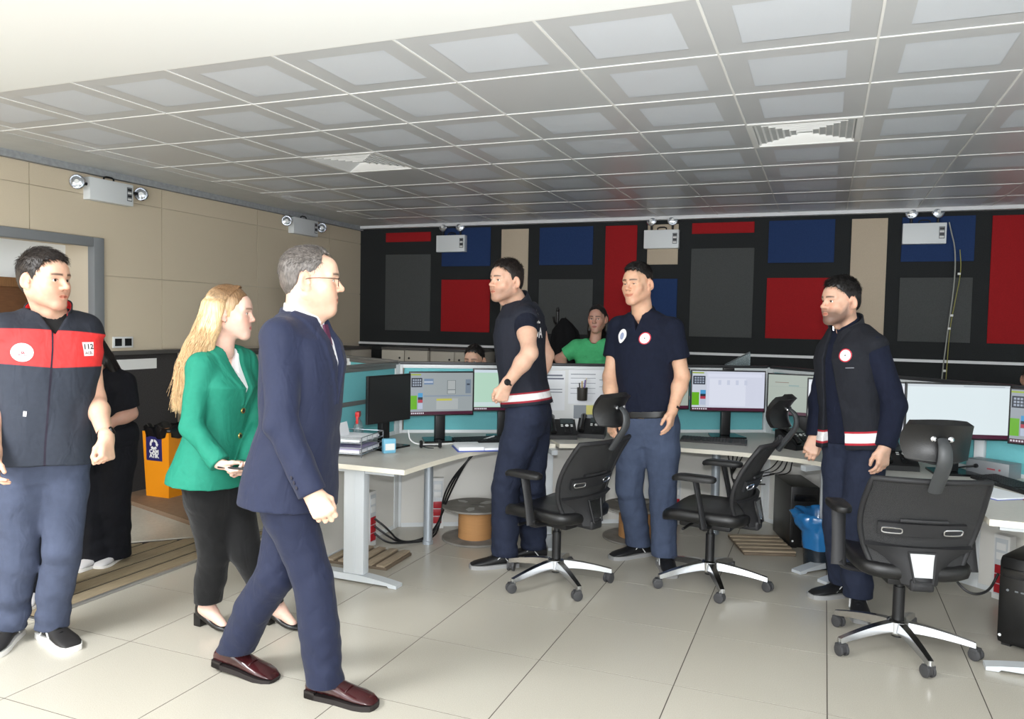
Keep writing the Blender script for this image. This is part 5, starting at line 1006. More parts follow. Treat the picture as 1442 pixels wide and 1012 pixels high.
# ------------------------------------------------------------------ hair
def hair_mesh(j, R, sc, kind, t=0.012, top=0.006, recede=0.0, seed=1, h=0.0032, extra=None, amp=0.0028):
    o = np.array(j['head'])
    A = np.array([0, 0.35, 0.62, 0.85, 1.05, 1.22, 1.38, 1.55, 1.80, 2.1, 2.5, 3.15]) 
    if kind == 'short': Zm = np.array([0.088, 0.084, 0.078, 0.062, 0.036, 0.005, -0.020, 0.030, 0.034, -0.020, -0.050, -0.062])
    elif kind == 'fade': Zm = np.array([0.094, 0.090, 0.084, 0.064, 0.040, 0.030, 0.010, 0.030, 0.036, 0.000, -0.030, -0.045])
    else: Zm = np.array([0.094, 0.085, 0.072, 0.050, 0.015, -0.02, -0.05, -0.07, -0.09, -0.1, -0.12, -0.12])
    Zm = Zm+recede*np.array([1, 1.15, 1.2, 0.8, 0.3, 0, 0, 0, 0, 0, 0, 0])
    lo, hi = (-0.12, -0.14, -0.14), (0.12, 0.13, 0.16)
    if extra: lo, hi = extra[0], extra[1]
    G = Grid(lo, hi, h)
    G.add(ell((0, -0.016, 0.046), (0.0745+t*0.55, 0.094+t*0.8, 0.084+t+top)), 0.02)
    if kind == 'short': G.add(ell((0, 0.030, 0.085), (0.055, 0.050, 0.032+top+t*0.3)), 0.03)
    if kind == 'fade': G.add(ell((0, 0.028, 0.098), (0.056, 0.056, 0.030+top)), 0.03)
    G.add(ell((0, -0.035, -0.005), (0.062+t*0.3, 0.065+t*0.5, 0.06)), 0.03)
    def f(D, x, y, z):
        az = np.arctan2(np.abs(x), y+0.012); zm = np.interp(az, A, Zm)+0.004*np.sin(az*23+seed)+0.003*np.sin(x*260+seed)
        c = (zm-z)*0.75; k = 0.010; d = np.maximum(D, c)+np.maximum(k-np.abs(D-c), 0)**2/k*0.25
        return d
    G.apply(f); G.ripple(lambda D, x, y, z: D+amp*wav(x, y, z, seed, 90, 40, 60, 5))
    if extra:
        for a, b, ra, rb, k in extra[2]: G.add(cone(a, b, ra, rb), k)
        if len(extra) > 3:
            for c in extra[3]: G.cut(c, 0.01)
        G.ripple(lambda D, x, y, z: D+extra[4]*wav(x, y, z*0.12, seed+3, 260, 260, 60, 5) if len(extra) > 4 else D)
    V, F = G.mesh(); return o+sc*(V@R.T), F
def strand_mesh(P, r0, taper=0.3):
    """P (N, K, 3) centre lines -> thin three-sided tapered locks"""
    N, K, _ = P.shape; d = np.gradient(P, axis=1); d /= np.linalg.norm(d, axis=2, keepdims=True)+1e-9; up = np.array([0.31, 0.52, 0.8]); a = np.cross(d, up); a /= np.linalg.norm(a, axis=2, keepdims=True)+1e-9; c = np.cross(d, a)
    r_ = (r0*np.linspace(1, taper, K))[None, :, None, None]; an = 2*np.pi*np.arange(3)/3
    V = P[:, :, None, :]+r_*(a[:, :, None, :]*np.cos(an)[None, None, :, None]+c[:, :, None, :]*np.sin(an)[None, None, :, None])
    idx = np.arange(N*K*3).reshape(N, K, 3); q = np.stack([idx[:, :-1, :], idx[:, :-1, [1, 2, 0]], idx[:, 1:, [1, 2, 0]], idx[:, 1:, :]], -1)
    return V.reshape(-1, 3), q.reshape(-1, 4)
def locks(V, F, j, R, sc, n, ln, seed, style=0.8, lift=0.5, r_=0.0011, side_ln=0.6):
    """short locks combed over a hair cap"""
    rs = np.random.RandomState(seed); L = ((V-np.array(j['head']))@R)/sc; q = F[rs.randint(0, len(F), n)]; w_ = rs.dirichlet((1, 1, 1, 1), n); p = (L[q]*w_[:, :, None]).sum(1)
    nr = p-np.array([0, -0.014, 0.03]); nr /= np.linalg.norm(nr, axis=1, keepdims=True); t = np.clip((nr[:, 2]-0.35)/0.4, 0, 1)[:, None]
    comb = t*np.stack([0.5*np.sign(p[:, 0])*np.abs(nr[:, 0])+0.25, np.full(n, style), np.full(n, 0.12)], 1)+(1-t)*np.stack([0*nr[:, 0], np.where(p[:, 1] > 0.02, 0.15, -0.35), np.full(n, -0.9)], 1)
    comb += rs.normal(0, 0.22, (n, 3)); comb -= nr*(comb*nr).sum(1, keepdims=True); comb /= np.linalg.norm(comb, axis=1, keepdims=True)+1e-9
    l = ln*(side_ln+(1-side_ln)*t)*rs.uniform(0.6, 1.25, (n, 1)); K = np.linspace(0, 1, 5)[None, :, None]; st = (p-nr*0.002)[:, None, :]
    P = st+comb[:, None, :]*l[:, None, :]*K+nr[:, None, :]*(l*(lift*t+0.12))[:, None, :]*K*(1-0.55*K)
    a, f = strand_mesh(P, r_); return np.array(j['head'])+sc*(a@R.T), f
def hair_mat(name, col, col2=None):
    return pbr(name, col, 0.42, 0, 0.45, (140, 0.45, (1, 1, 0.3)), (220, 0.4, (1, 1, 0.3)))
def skin_mat(name, col, beard=None, brow=(46, 34, 28), lip=None, blush=None, soft=0.012):
    col = tuple(int(c*0.93) for c in col); r_, g_, b_ = col
    L = [('blush', blush or (min(255, r_+2), int(g_*0.93), int(b_*0.91)), 0.020)]
    if beard: L.append(('beard', beard, soft))
    L += [('lip', lip or (int(r_*0.88), int(g_*0.70), int(b_*0.68)), 0.003), ('brow', brow, 0.0035), ('lash', (40, 28, 24), 0.0012)]
    return attr_mat(name, col, L, 0.48, 0.4, (45, 0.05), (600, 0.06), sss=0.25)
# ------------------------------------------------------------------ shoes
def shoe(parent, base, ank, yaw, mat, sole_mat, kind='sneaker', lift=0.0, L=0.285, wd=1.0):
    """shaped by cross sections along the foot; lift tips the heel up"""
    b = MB(); n = 18; st = [(-0.075, 0.030, 0.072), (-0.068, 0.034, 0.085), (-0.03, 0.037, 0.100), (0.02, 0.037, 0.098), (0.06, 0.040, 0.078), (0.10, 0.045, 0.062), (0.14, 0.048, 0.052), (0.175, 0.043, 0.042), (0.20, 0.030, 0.030), (0.208, 0.012, 0.018)]
    if kind == 'pump': st = [(-0.062, 0.022, 0.085), (-0.055, 0.027, 0.088), (-0.02, 0.028, 0.066), (0.03, 0.029, 0.045), (0.07, 0.035, 0.038), (0.11, 0.038, 0.036), (0.15, 0.032, 0.030), (0.172, 0.016, 0.022), (0.178, 0.006, 0.016)]
    zs = 0.020 if kind != 'pump' else 0.006; q = L/0.283
    def hz(x): return (0.045*max(0, (0.09-x)/0.16)**1.2 if kind == 'pump' else 0)
    vs_ = []; fs = []
    for x, w_, ht in st:
        for i in range(n):
            a = 2*PI*i/n; c, s = math.cos(a), math.sin(a); yy = math.copysign(abs(c)**0.75, c)*w_*wd*(1 if s < 0.2 else (1-0.35*(s-0.2)/0.8)); z0 = zs+hz(x); zz = z0+(ht-zs)*(0.5+0.5*math.copysign(abs(s)**0.7, s)) if kind != 'pump' else z0+(ht-0.006)*(0.5+0.5*math.copysign(abs(s)**0.7, s))
            vs_.append(Vector((x*q, yy+0.006*math.sin(max(0, x)*12), zz)))
    m = len(st)
    for jx in range(m-1):
        for i in range(n): fs.append((jx*n+i, (jx+1)*n+i, (jx+1)*n+(i+1) % n, jx*n+(i+1) % n))
    fs += [tuple(range(n)), tuple((m-1)*n+i for i in range(n-1, -1, -1))]
    g0 = np.array(ank)-np.array([0, 0, 0.085 if not lift else ank[2]]); T = TR(*(g0-np.array(base))) @ RZ(yaw)
    if lift: T = T @ TR(0.14, 0, 0) @ RY(lift) @ TR(-0.14, 0, 0)
    b.add([T @ v for v in vs_], fs); o = b.build('shoe', mat, parent, 60)
    s = MB(); ol = []
    for x, w_, ht in st: ol.append((x*q, w_*wd*1.04+0.002))
    if kind != 'pump':
        poly = [(x-(0.004 if x < -0.07 else 0)+(0.004 if x > 0.2 else 0), -y+0.006*math.sin(max(0, x)*12)) for x, y in ol]+[(x-(0.004 if x < -0.07 else 0)+(0.004 if x > 0.2 else 0), y+0.006*math.sin(max(0, x)*12)) for x, y in ol[::-1]]
        s.prism(poly, 0.0, 0.024 if kind != 'oxford' else 0.021, T=T)
        if kind == 'oxford': s.prism([p for p in poly if p[0] < 0.0], 0.0, 0.03, T=T)
        s.build('sole', sole_mat, o, 40)
        if kind in ('sneaker', 'work'):
            c = MB()
            for k in range(4): x = 0.03+k*0.022; zz = 0.100-(k+0.6)*0.0112; c.tube([T @ Vector((x*q, -0.022, zz-0.004)), T @ Vector((x*q+0.006, 0, zz+0.005)), T @ Vector((x*q, 0.022, zz-0.004))], 0.003, 6)
            c.tube([T @ Vector((0.03, 0.0, 0.104)), T @ Vector((0.035, 0.03, 0.108)), T @ Vector((0.05, 0.04, 0.085))], 0.002, 5, smooth=1); c.build('laces', m_dark if kind == 'sneaker' else mat, o, 60)
            for sy in (-1, 1):
                c = MB(); c.tube([T @ Vector((x*q, sy*w_, zz)) for x, w_, zz in ((-0.02, 0.0385, 0.030), (0.015, 0.0375, 0.075), (0.035, 0.0385, 0.070), (0.075, 0.0440, 0.036))], 0.0038, 6); c.build('stripe', m_wp, o, 60)
        elif kind == 'oxford':
            c = MB()
            for k in range(3): x = 0.035+k*0.02; zz = 0.094-(k+0.6)*0.0115; c.tube([T @ Vector((x*q, -0.02, zz-0.002)), T @ Vector((x*q, 0, zz+0.006)), T @ Vector((x*q, 0.02, zz-0.002))], 0.0025, 6)
            c.tube([T @ Vector((0.095*q, -0.040, 0.040)), T @ Vector((0.10*q, -0.02, 0.066)), T @ Vector((0.102*q, 0.02, 0.066)), T @ Vector((0.097*q, 0.042, 0.040))], 0.003, 6, smooth=1); c.build('laces', mat, o, 60)
    else:
        s.prism([(x, -y) for x, y in ol]+[(x, y) for x, y in ol[::-1]], 0.0, 0.005, T=T @ Matrix(((1, 0, 0, 0), (0, 1, 0, 0), (0, 0, 1, 0), (0, 0, 0, 1))))
        s = MB(); s.box((-0.066, -0.022, 0), (-0.022, 0.022, 0.062), bev=0.004, T=T); s.build('heel', mat, o, 40)
    return o
# ------------------------------------------------------------------ flat marks laid onto cloth
def lay_on(me_v, me_f, target, base, center, normal, up, parent, name, mat, off=0.0015):
    """drop a flat mesh (x right, y up) onto the garment surface along its normal"""
    bvh = target; n = Vector(normal).normalized(); u = Vector(up); u = (u-n*u.dot(n)).normalized(); r_ = u.cross(n).normalized(); c = Vector(center); out = []
    for p in me_v:
        q = c+r_*p[0]+u*p[1]; hit = bvh.ray_cast(q+n*0.25, -n, 0.6); w_ = (hit[0] if hit[0] else q)+n*(off+(p[2] if len(p) > 2 else 0)); out.append(tuple(w_-Vector(base)))
    b = MB(); b.add(out, me_f); return b.build(name, mat, parent, 60)
def disc(r0, r1, n=32, sx=1.0):
    v = []; f = []
    for rr in (r0, (r0+r1)/2, r1):
        for i in range(n): a = 2*PI*i/n; v.append((rr*math.cos(a)*sx, rr*math.sin(a)))
    for jx in range(2):
        for i in range(n): f.append((jx*n+i, (jx+1)*n+i, (jx+1)*n+(i+1) % n, jx*n+(i+1) % n))
    return v, f
def rectm(w_, h_, nx=6, ny=4):
    v = [(-w_/2+w_*i/nx, -h_/2+h_*jx/ny) for jx in range(ny+1) for i in range(nx+1)]
    return v, [(jx*(nx+1)+i, jx*(nx+1)+i+1, (jx+1)*(nx+1)+i+1, (jx+1)*(nx+1)+i) for jx in range(ny) for i in range(nx)]
def textm(body, size):
    me = text_mesh(body, size, extr=0.0, bold=size*0.02); v = [(p.co.x, p.co.y) for p in me.vertices]; f = [tuple(p.vertices) for p in me.polygons]; bpy.data.meshes.remove(me); return v, f
def bvh_of(V, F): return BVHTree.FromPolygons([Vector(v) for v in V], [tuple(int(i) for i in f) for f in F])
# ================================================================== garments
def leg_points(j, T, hw=0.088):
    return {q: (T.pt(s*hw, 0.0, -0.10), np.array(j['k'+q]), np.array(j['a'+q])) for q, s in (('L', 1), ('R', -1))}
def trousers(j, T, keys, r_=(0.098, 0.076, 0.068), waist=0.10, hem=0.055, grow=0.006, seed=1, fold=0.005, h=0.0065, low=None):
    lp = leg_points(j, T); pts = [p for q in lp.values() for p in q]+[T.pt(0, 0, waist)]
    G = Grid(np.min(pts, 0)-0.17, np.max(pts, 0)+0.17, h)
    kt = [(-0.26, 0.115, 0.080, 0.085, 0.0), (-0.14, 0.158, 0.108, 0.116, 0.0)]+[k for k in keys if k[0] > -0.1]
    G.add(T.loft(kt, grow, -0.26, waist), 0.02)
    for q, (a, b, c) in lp.items():
        m = a+(b-a)*0.35; G.add(cone(a, m, r_[0]*1.02, r_[0]*0.98), 0.05); G.add(cone(m, b, r_[0]*0.98, r_[1]), 0.03)
        m2 = b+(c-b)*0.5; e = c+np.array([0, 0, -0.06]); G.add(cone(b, m2, r_[1], (r_[1]+r_[2])*0.51), 0.012); G.add(cone(m2, e, (r_[1]+r_[2])*0.51, r_[2]), 0.012)
    def f(D, x, y, z):
        am = 0
        for q, (a, b, c) in lp.items():
            for p, w_, kz in ((b, 0.6, 0.16), (c+np.array([0, 0, 0.05]), 1.0, 0.11), (a, 0.5, 0.14)): am = am+w_*np.exp(-(((x-p[0])/0.14)**2+((y-p[1])/0.14)**2+((z-p[2])/kz)**2))
        return D+fold*(0.5*wav(x, y, z, seed, 34, 34, 10, 3)+np.minimum(am, 1.2)*(0.9*wav(x, y, z, seed+1, 40, 40, 44, 3)+0.45*wav(x, y, z, seed+2, 16, 16, 75, 2)))
    def hems(D, x, y, z):
        for q, (a, b, c) in lp.items():     # hems follow each foot
            near = ((x-c[0])**2+(y-c[1])**2) < 0.14**2; hz = c[2]-0.085+hem; D = np.where(near & (z < hz+0.2), np.maximum(D, hz-z), D)
        return D
    G.ripple(f); G.apply(hems); return G.mesh()
def top_mesh(j, T, keys, grow=0.012, s0=-0.12, s1=1.0, sleeve=None, ar=(0.064, 0.056, 0.046), seed=2, fold=0.004, vcut=None, neck_hole=0.062, h=0.0055, armcut=0.62, shr=0.058, open_hw=None, lapel=None, extra=None, sleeve_end=0.0, flare=0.0):
    pts = [T.pt(0, 0, s0), T.pt(0, 0, s1)]+[np.array(j[k]) for k in ('sL', 'sR')]
    if sleeve: pts += [np.array(j[k]) for k in ('eL', 'eR')]
    if sleeve == 'long': pts += [np.array(j[k]) for k in ('wL', 'wR')]
    G = Grid(np.min(pts, 0)-0.20, np.max(pts, 0)+0.20, h)
    K = [(s, a+(flare*max(0, 0.15-s)), b+flare*max(0, 0.15-s), c+flare*max(0, 0.15-s), o) for s, a, b, c, o in keys]
    G.add(T.loft(K, grow, s0, s1), 0.02)
    for q, s in (('L', 1), ('R', -1)):
        S, E, W = [np.array(j[k+q]) for k in ('s', 'e', 'w')]
        G.add(cone(T.pt(s*0.05, -0.012, 0.93), S, 0.045+grow, shr+grow*0.3), 0.045)
        if sleeve == 'short':
            d = (E-S)/np.linalg.norm(E-S); c = S+(E-S)*armcut; pc_ = cone(S, S+(E-S)*(armcut+0.1), ar[0]+grow*0.3, ar[0]*0.98+grow*0.3)
            G.add((lambda x, y, z, pc_=pc_, d=d, c=c: np.maximum(pc_[0](x, y, z), (x-c[0])*d[0]+(y-c[1])*d[1]+(z-c[2])*d[2]), pc_[1], pc_[2]), 0.03)
        elif sleeve == 'long':
            d = (W-E)/np.linalg.norm(W-E); c = W-d*sleeve_end; G.add(cone(S, E, ar[0], ar[1]), 0.022); pc_ = cone(E, W+d*0.05, ar[1], ar[2])
            G.add((lambda x, y, z, pc_=pc_, d=d, c=c: np.maximum(pc_[0](x, y, z), (x-c[0])*d[0]+(y-c[1])*d[1]+(z-c[2])*d[2]), pc_[1], pc_[2]), 0.018)
        else:
            d = (S-T.pt(s*0.05, -0.012, 0.93)); d /= np.linalg.norm(d); c = S+d*0.012
            G.apply(lambda D, x, y, z, d=d, c=c: np.where(np.abs(x-c[0])+np.abs(y-c[1])+np.abs(z-c[2]) < 0.5, np.maximum(D, np.where(z > c[2]-0.16, (x-c[0])*d[0]+(y-c[1])*d[1]+(z-c[2])*d[2]*0.3-0.01, -1)), D))
    if extra: extra(G)
    def f(D, x, y, z):
        l, fr_, s = T.loc(x, y, z)
        am = 0.35
        if sleeve:
            for q in 'LR':
                p = np.array(j['e'+q]); am = am+0.9*np.exp(-(((x-p[0])/0.10)**2+((y-p[1])/0.10)**2+((z-p[2])/0.13)**2))
        am = np.minimum(am+0.5*np.exp(-((s-0.22)/0.16)**2), 1.15)
        D = D+fold*am*(0.6*wav(x, y, z, seed, 30, 30, 14, 3)+0.6*wav(x, y, z, seed+1, 26, 26, 38, 3))
        if lapel: D = D-lapel(l, fr_, s)
        return D
    G.ripple(f)
    a, b = T.pt(0, 0.0, 0.93), np.array(j['head'])-np.array([0, 0, 0.02]); nb = T.pt(0, 0.004, 0.99)
    if neck_hole: G.cut(cone(nb, b, neck_hole, neck_hole*1.2), 0.006)
    if vcut:
        sb, st, hw = vcut
        G.cut((lambda x, y, z: (lambda l, fr_, s: np.maximum(np.maximum(np.abs(l)-hw*np.clip((s-sb)/(st-sb), 0, 1.6), sb-s), -fr_+0.005))(*T.loc(x, y, z)), T.pt(0, 0, sb)-0.25, T.pt(0, 0, 1.1)+0.25), 0.004)
    if open_hw: G.cut((lambda x, y, z: (lambda l, fr_, s: np.maximum(np.abs(l-open_hw[1])-open_hw[0](s), -fr_+0.01))(*T.loc(x, y, z)), T.pt(0, 0, s0)-0.25, T.pt(0, 0, 1.1)+0.25), 0.004)
    return G.mesh()
def collar(parent, base, j, R, r0, r1, z0, z1, gap, mat, mat_in=None, th=0.005, name='collar', drop=0.0, lean=0.0):
    """band around the neck, open at the front by gap (radians each side); drop lowers its front"""
    N = np.array(j['neck']); H = np.array(j['head']); u = (H-N); u /= np.linalg.norm(u); a = j['syaw']; f = np.array([math.cos(a), math.sin(a), 0]); f -= u*(f@u); f /= np.linalg.norm(f); l = np.cross(u, f)
    b = MB(); b2 = MB()
    def fn(t, v, off=0.0):
        an = gap+(2*PI-2*gap)*t; rr = r0+(r1-r0)*v+off; fr_ = math.cos(an); z = z0+(z1-z0)*v-drop*max(0, fr_)**1.5
        p = N+u*z+f*(rr*fr_*1.06+lean*(0.5+0.5*fr_))+l*(rr*math.sin(an)); return tuple(p-np.array(base))
    grid_shell(b, lambda t, v: fn(t, v), 30, 4, th); o = b.build(name, mat, parent, 60)
    if mat_in: grid_shell(b2, lambda t, v: fn(t, 0.02+v*0.95, -th*0.9), 30, 4, 0.002); b2.build('collar_lining', mat_in, o, 60)
    return o
def ring_band(parent, base, c, ax, r_, w_, th, mat, name, flat=0.85, side=None):
    ax = Vector(ax).normalized(); q = ax.to_track_quat('Z', 'Y').to_matrix().to_4x4(); T = TR(*(Vector(c)-Vector(base))) @ q @ Matrix.Diagonal((1, flat, 1, 1))
    return MB().lathe([(r_, -w_/2), (r_+th, -w_/2), (r_+th, w_/2), (r_, w_/2), (r_, -w_/2)], 24, T=T, cap=False).build(name, mat, parent, 40)
def watch(parent, base, j, q, out, mat=None):
    W, E = Vector(j['w'+q]), Vector(j['e'+q]); d = (W-E).normalized(); c = W-d*0.03; o = ring_band(parent, base, c, d, 0.0305, 0.02, 0.004, mat or m_dark, 'wristwatch', 0.95)
    n = Vector(out); n = (n-d*n.dot(d)).normalized(); T = TR(*(c+n*0.033-Vector(base))) @ n.to_track_quat('Z', 'Y').to_matrix().to_4x4(); MB().lathe([(0.018, -0.004), (0.020, 0), (0.019, 0.006), (0.001, 0.007)], 20, T=T).build('watch_face', m_dgl, o)
def body(parent, base, j, T, keys, R, sc, mat, armL, armR, head, h=0.0026, feet=False):
    V, F, att = head_mesh(j, R, sc, h, **head); parts = [(V, F[:, ::-1])]
    for q, a in (('L', armL), ('R', armR)):
        if a is not None: parts.append(arm_mesh(j['s'+q], j['e'+q], j['w'+q], j['h'+q], a.pop('palm'), q, **a))
    lp = leg_points(j, T); pts = [p for v in lp.values() for p in v]+[T.N, np.array(j['sL']), np.array(j['sR'])]
    G = Grid(np.min(pts, 0)-0.15, np.max(pts, 0)+0.15, 0.014); G.add(T.loft(keys, -0.04, -0.08, 0.94), 0.02)
    for a, b, c in lp.values(): G.add(cone(a, b, 0.062, 0.046), 0.04); G.add(cone(b, c, 0.046, 0.034), 0.03)
    for q in 'LR': G.add(cone(T.pt(0, -0.01, 0.86), j['s'+q], 0.04, 0.04), 0.03)
    parts.append(G.mesh())
    if feet:      # bare ankles and insteps above low shoes
        for q in 'LR':
            a = np.array(j['a'+q]); a[2] = 0.11; d = np.array([math.cos(j['t'+q]), math.sin(j['t'+q]), 0]); G = Grid(a-0.25, a+0.25, 0.006)
            G.add(cone(a+np.array([0, 0, 0.12]), a, 0.040, 0.033), 0.02); G.add(cone(a-d*0.02-np.array([0, 0, 0.03]), a+d*0.03-np.array([0, 0, 0.035]), 0.028, 0.030), 0.03); G.add(cone(a+d*0.02-np.array([0, 0, 0.025]), a+d*0.11-np.array([0, 0, 0.082]), 0.032, 0.020), 0.02); parts.append(G.mesh())
    W, FF = joined(parts); n0 = len(V); A = {k: np.concatenate([v, np.full(len(W)-n0, -0.02)]) for k, v in att.items()}
    return mk_mesh('body', W, FF, mat, base, A, parent)
def put_hair(j, R, sc, mat, b, e, cap, n=2600, ln=0.024, seed=1, style=0.8, lift=0.5, side_ln=0.6, r_=0.0011):
    V, F = cap; mk_mesh('hair', *joined([(V, F[:, ::-1]), locks(V, F, j, R, sc, n, ln, seed, style, lift, r_, side_ln)]), mat, b, None, e)
def person(key, label, cat='person'):
    j = J[key]; b = (0.5*(j['aL'][0]+j['aR'][0]), 0.5*(j['aL'][1]+j['aR'][1]), 0.0); return j, b, empty('person', b, 0, label, cat)
def garment(name, mesh, mat, base, parent, att=None):
    V, F = mesh; return mk_mesh(name, V, F, mat, base, att(V) if att else None, parent)
def vw(fr_, ff, up=0.0): v = CR*fr_+CF*ff; v = Vector((v.x, v.y, 0)).normalized(); return (v.x, v.y, up)
black_cloth = pbr('cloth_black', (20, 20, 21), 0.9, 0, 0.25, (40, 0.12), (800, 0.3), sheen=0.1, crease=0.5)
# ------------------------------------------------------------------ man in the red-banded vest
j, b, e = person('VM', 'dark-haired man in a navy and red banded vest at the left edge')
T = Torso(j); R = head_frame(j, -0.03); sk = skin_mat('skin_a', (232, 186, 160), (196, 152, 130))
KV = [(s, a*1.10, f*1.10, k*1.05, o) for s, a, f, k, o in MALE]
body(e, b, j, T, KV, R, 1.06, sk, dict(palm=vw(-0.9, 0.3), curl=(1.2, 1.3, 0.7), thumb=1.0, fat=1.08), dict(palm=vw(0.9, 0.3)), dict(jaw=1.04, cheek=1.0, neck_r=0.064, eye=0.0052))
for s in (-1, 1): eyeball(e, b, np.array(j['head']), R, 1.06, s, (-0.15, 0))
put_hair(j, R, 1.06, hair_mat('hair_dark', (34, 27, 24)), b, e, hair_mesh(j, R, 1.06, 'short', 0.010, 0.005, 0.012, 3), 3200, 0.028, 3, 0.5, 0.5, 0.7)
garment('trousers', trousers(j, T, KV, (0.100, 0.080, 0.070), 0.02, 0.058, seed=4, fold=0.006), pbr('cloth_slate', (70, 77, 97), 0.85, 0, 0.25, (30, 0.08), (700, 0.25), crease=0.5), b, e)
garment('shirt', top_mesh(j, T, KV, 0.006, -0.05, 1.0, 'short', (0.062, 0.05, 0.04), 6, 0.004, armcut=0.52, neck_hole=0.068), black_cloth, b, e)
def att(V):
    l, fr_, s = T.loc(*V.T); q = s-0.02*np.abs(l)/0.2; return {'band': np.minimum(0.845-q+0.02*np.cos(l*9), q-0.590), 'lower': 0.590-q, 'zip': np.where(fr_ > 0, 0.0045-np.abs(l+0.012), -0.01)}
mv = attr_mat('vest_red_navy', (36, 39, 48), [('lower', (46, 51, 62), 0.004), ('band', (226, 58, 58), 0.004), ('zip', (36, 30, 44), 0.0016)], 0.75, 0.3, (50, 0.06), (900, 0.2))
Vv = top_mesh(j, T, KV, 0.026, -0.135, 1.0, 'short', (0.068, 0.05, 0.04), armcut=0.10, seed=8, fold=0.006, vcut=(0.83, 1.0, 0.060), neck_hole=0.078, shr=0.062, flare=0.03)
garment('vest', Vv, mv, b, e, att); bv = bvh_of(*Vv)
collar(e, b, j, R, 0.082, 0.094, -0.035, 0.040, 0.62, pbr('vest_collar', (36, 39, 48), 0.75), pbr('vest_lining', (224, 44, 48), 0.7), drop=0.03)
def badge(bvh, base, parent, c, nrm, up, r_, cols, sx=1.0):
    for i, (k0, k1, m) in enumerate(cols):
        v, f = disc(r_*k0, r_*k1, 32, sx); lay_on(v, f, bvh, base, c, nrm, up, parent, 'badge', m, 0.0018+0.0005*i)
m_bw = pbr('badge_white', (240, 236, 236), 0.7); m_br = pbr('badge_red', (196, 40, 60), 0.7); m_bp = pbr('badge_pink', (232, 190, 200), 0.7); m_bb = pbr('badge_blue', (70, 80, 120), 0.7); m_bk = pbr('badge_black', (30, 26, 34), 0.7)
fa = j['syaw']; fn = (math.cos(fa), math.sin(fa), 0)
c = T.pt(-0.125, 0.12, 0.715); badge(bv, b, e, c, fn, (0, 0, 1), 0.040, [(0.0, 1.0, m_bw), (0.74, 0.80, m_bp), (0.05, 0.14, m_br)])
v, f = textm('ACİL', 0.014); lay_on(v, f, bv, b, c-np.array((0, 0, 0.010)), fn, (0, 0, 1), e, 'badge_lettering', m_br, 0.0032)
c = T.pt(0.135, 0.12, 0.735); v, f = rectm(0.048, 0.062); v = [(x*(1+0.20*y/0.06), y) for x, y in v]; lay_on(v, f, bv, b, c, fn, (0, 0, 1), e, 'badge', m_bw, 0.0018)
v, f = textm('112', 0.032); lay_on(v, f, bv, b, c+np.array((0, 0, 0.010)), fn, (0, 0, 1), e, 'badge_lettering', m_bk, 0.003)
v, f = textm('ACİL', 0.015); lay_on(v, f, bv, b, c-np.array((0, 0, 0.018)), fn, (0, 0, 1), e, 'badge_lettering', pbr('badge_wine', (110, 24, 44), 0.7), 0.003)
c = T.pt(-0.10, 0.12, 0.27); v, f = textm('✶', 0.03); v, f = rectm(0.012, 0.022, 2, 2); lay_on(v, f, bv, b, c, fn, (0.3, 0, 1), e, 'pocket_pull', m_bw, 0.002)
watch(e, b, j, 'L', vw(1, -0.4))
mk_shoe = pbr('sneaker_black', (30, 28, 28), 0.6); mk_sole = pbr('sole_white', (232, 230, 226), 0.6)
for q in 'LR': shoe(e, b, j['a'+q], j['t'+q], mk_shoe, mk_sole, 'sneaker', 0, 0.30, 1.1)
# ------------------------------------------------------------------ man in the navy suit
j, b, e = person('SM', 'bespectacled grey-haired man in a navy suit walking to the right')
T = Torso(j); R = head_frame(j, -0.02); KS = [(s, a*1.02, f*1.14, k*1.05, o+0.01) for s, a, f, k, o in MALE]; sk = skin_mat('skin_b', (238, 196, 172), (214, 172, 150), (70, 62, 58))
body(e, b, j, T, KS, R, 1.07, sk, dict(palm=vw(0.2, -0.9)), dict(palm=vw(-0.3, 0.9), curl=(0.75, 1.15, 0.7), thumb=0.9, fat=0.98), dict(jaw=1.12, cheek=1.05, chin=1.0, neck_r=0.068, eye=0.0040, nose=1.0, jowl=1.0))
for s in (-1, 1): eyeball(e, b, np.array(j['head']), R, 1.07, s, (0, 0))
put_hair(j, R, 1.07, hair_mat('hair_grey', (92, 86, 82)), b, e, hair_mesh(j, R, 1.07, 'short', 0.005, 0.001, 0.024, 9, amp=0.0022), 3000, 0.022, 9, -0.7, 0.3, 0.8)
m_suit = pbr('suit_navy', (31, 37, 61), 0.72, 0, 0.3, (60, 0.05), (1100, 0.2), sheen=0.05, crease=0.5); m_shirt = pbr('shirt_white', (240, 240, 242), 0.7)
garment('trousers', trousers(j, T, KS, (0.098, 0.080, 0.074), 0.05, 0.062, seed=14, fold=0.006), m_suit, b, e)
garment('shirt', top_mesh(j, T, KS, 0.004, 0.0, 1.02, None, seed=16, fold=0.001, neck_hole=0.066), m_shirt, b, e)
def lap(l, fr_, s):
    hw = 0.062*np.clip((s-0.42)/0.56, 0, 1.2); d = np.abs(l)-hw; return np.where((fr_ > 0) & (s > 0.42), 0.007*np.clip(1-np.maximum(d-0.05*np.clip((s-0.42)*3, 0.2, 1), 0)/0.012, 0, 1)*(d > -0.004), 0.0)
Vj = top_mesh(j, T, KS, 0.022, -0.30, 1.0, 'long', (0.072, 0.062, 0.050), 18, 0.0065, vcut=(0.42, 0.98, 0.058), neck_hole=0.076, lapel=lap, flare=0.05, sleeve_end=0.0)
garment('jacket', Vj, m_suit, b, e); bj = bvh_of(*Vj)
collar(e, b, j, R, 0.072, 0.075, -0.03, 0.045, 0.25, m_shirt, None, 0.005, 'shirt_collar', 0.02, 0.006); collar(e, b, j, R, 0.092, 0.083, -0.045, 0.022, 0.9, m_suit, None, 0.008, 'jacket_collar', 0.01)
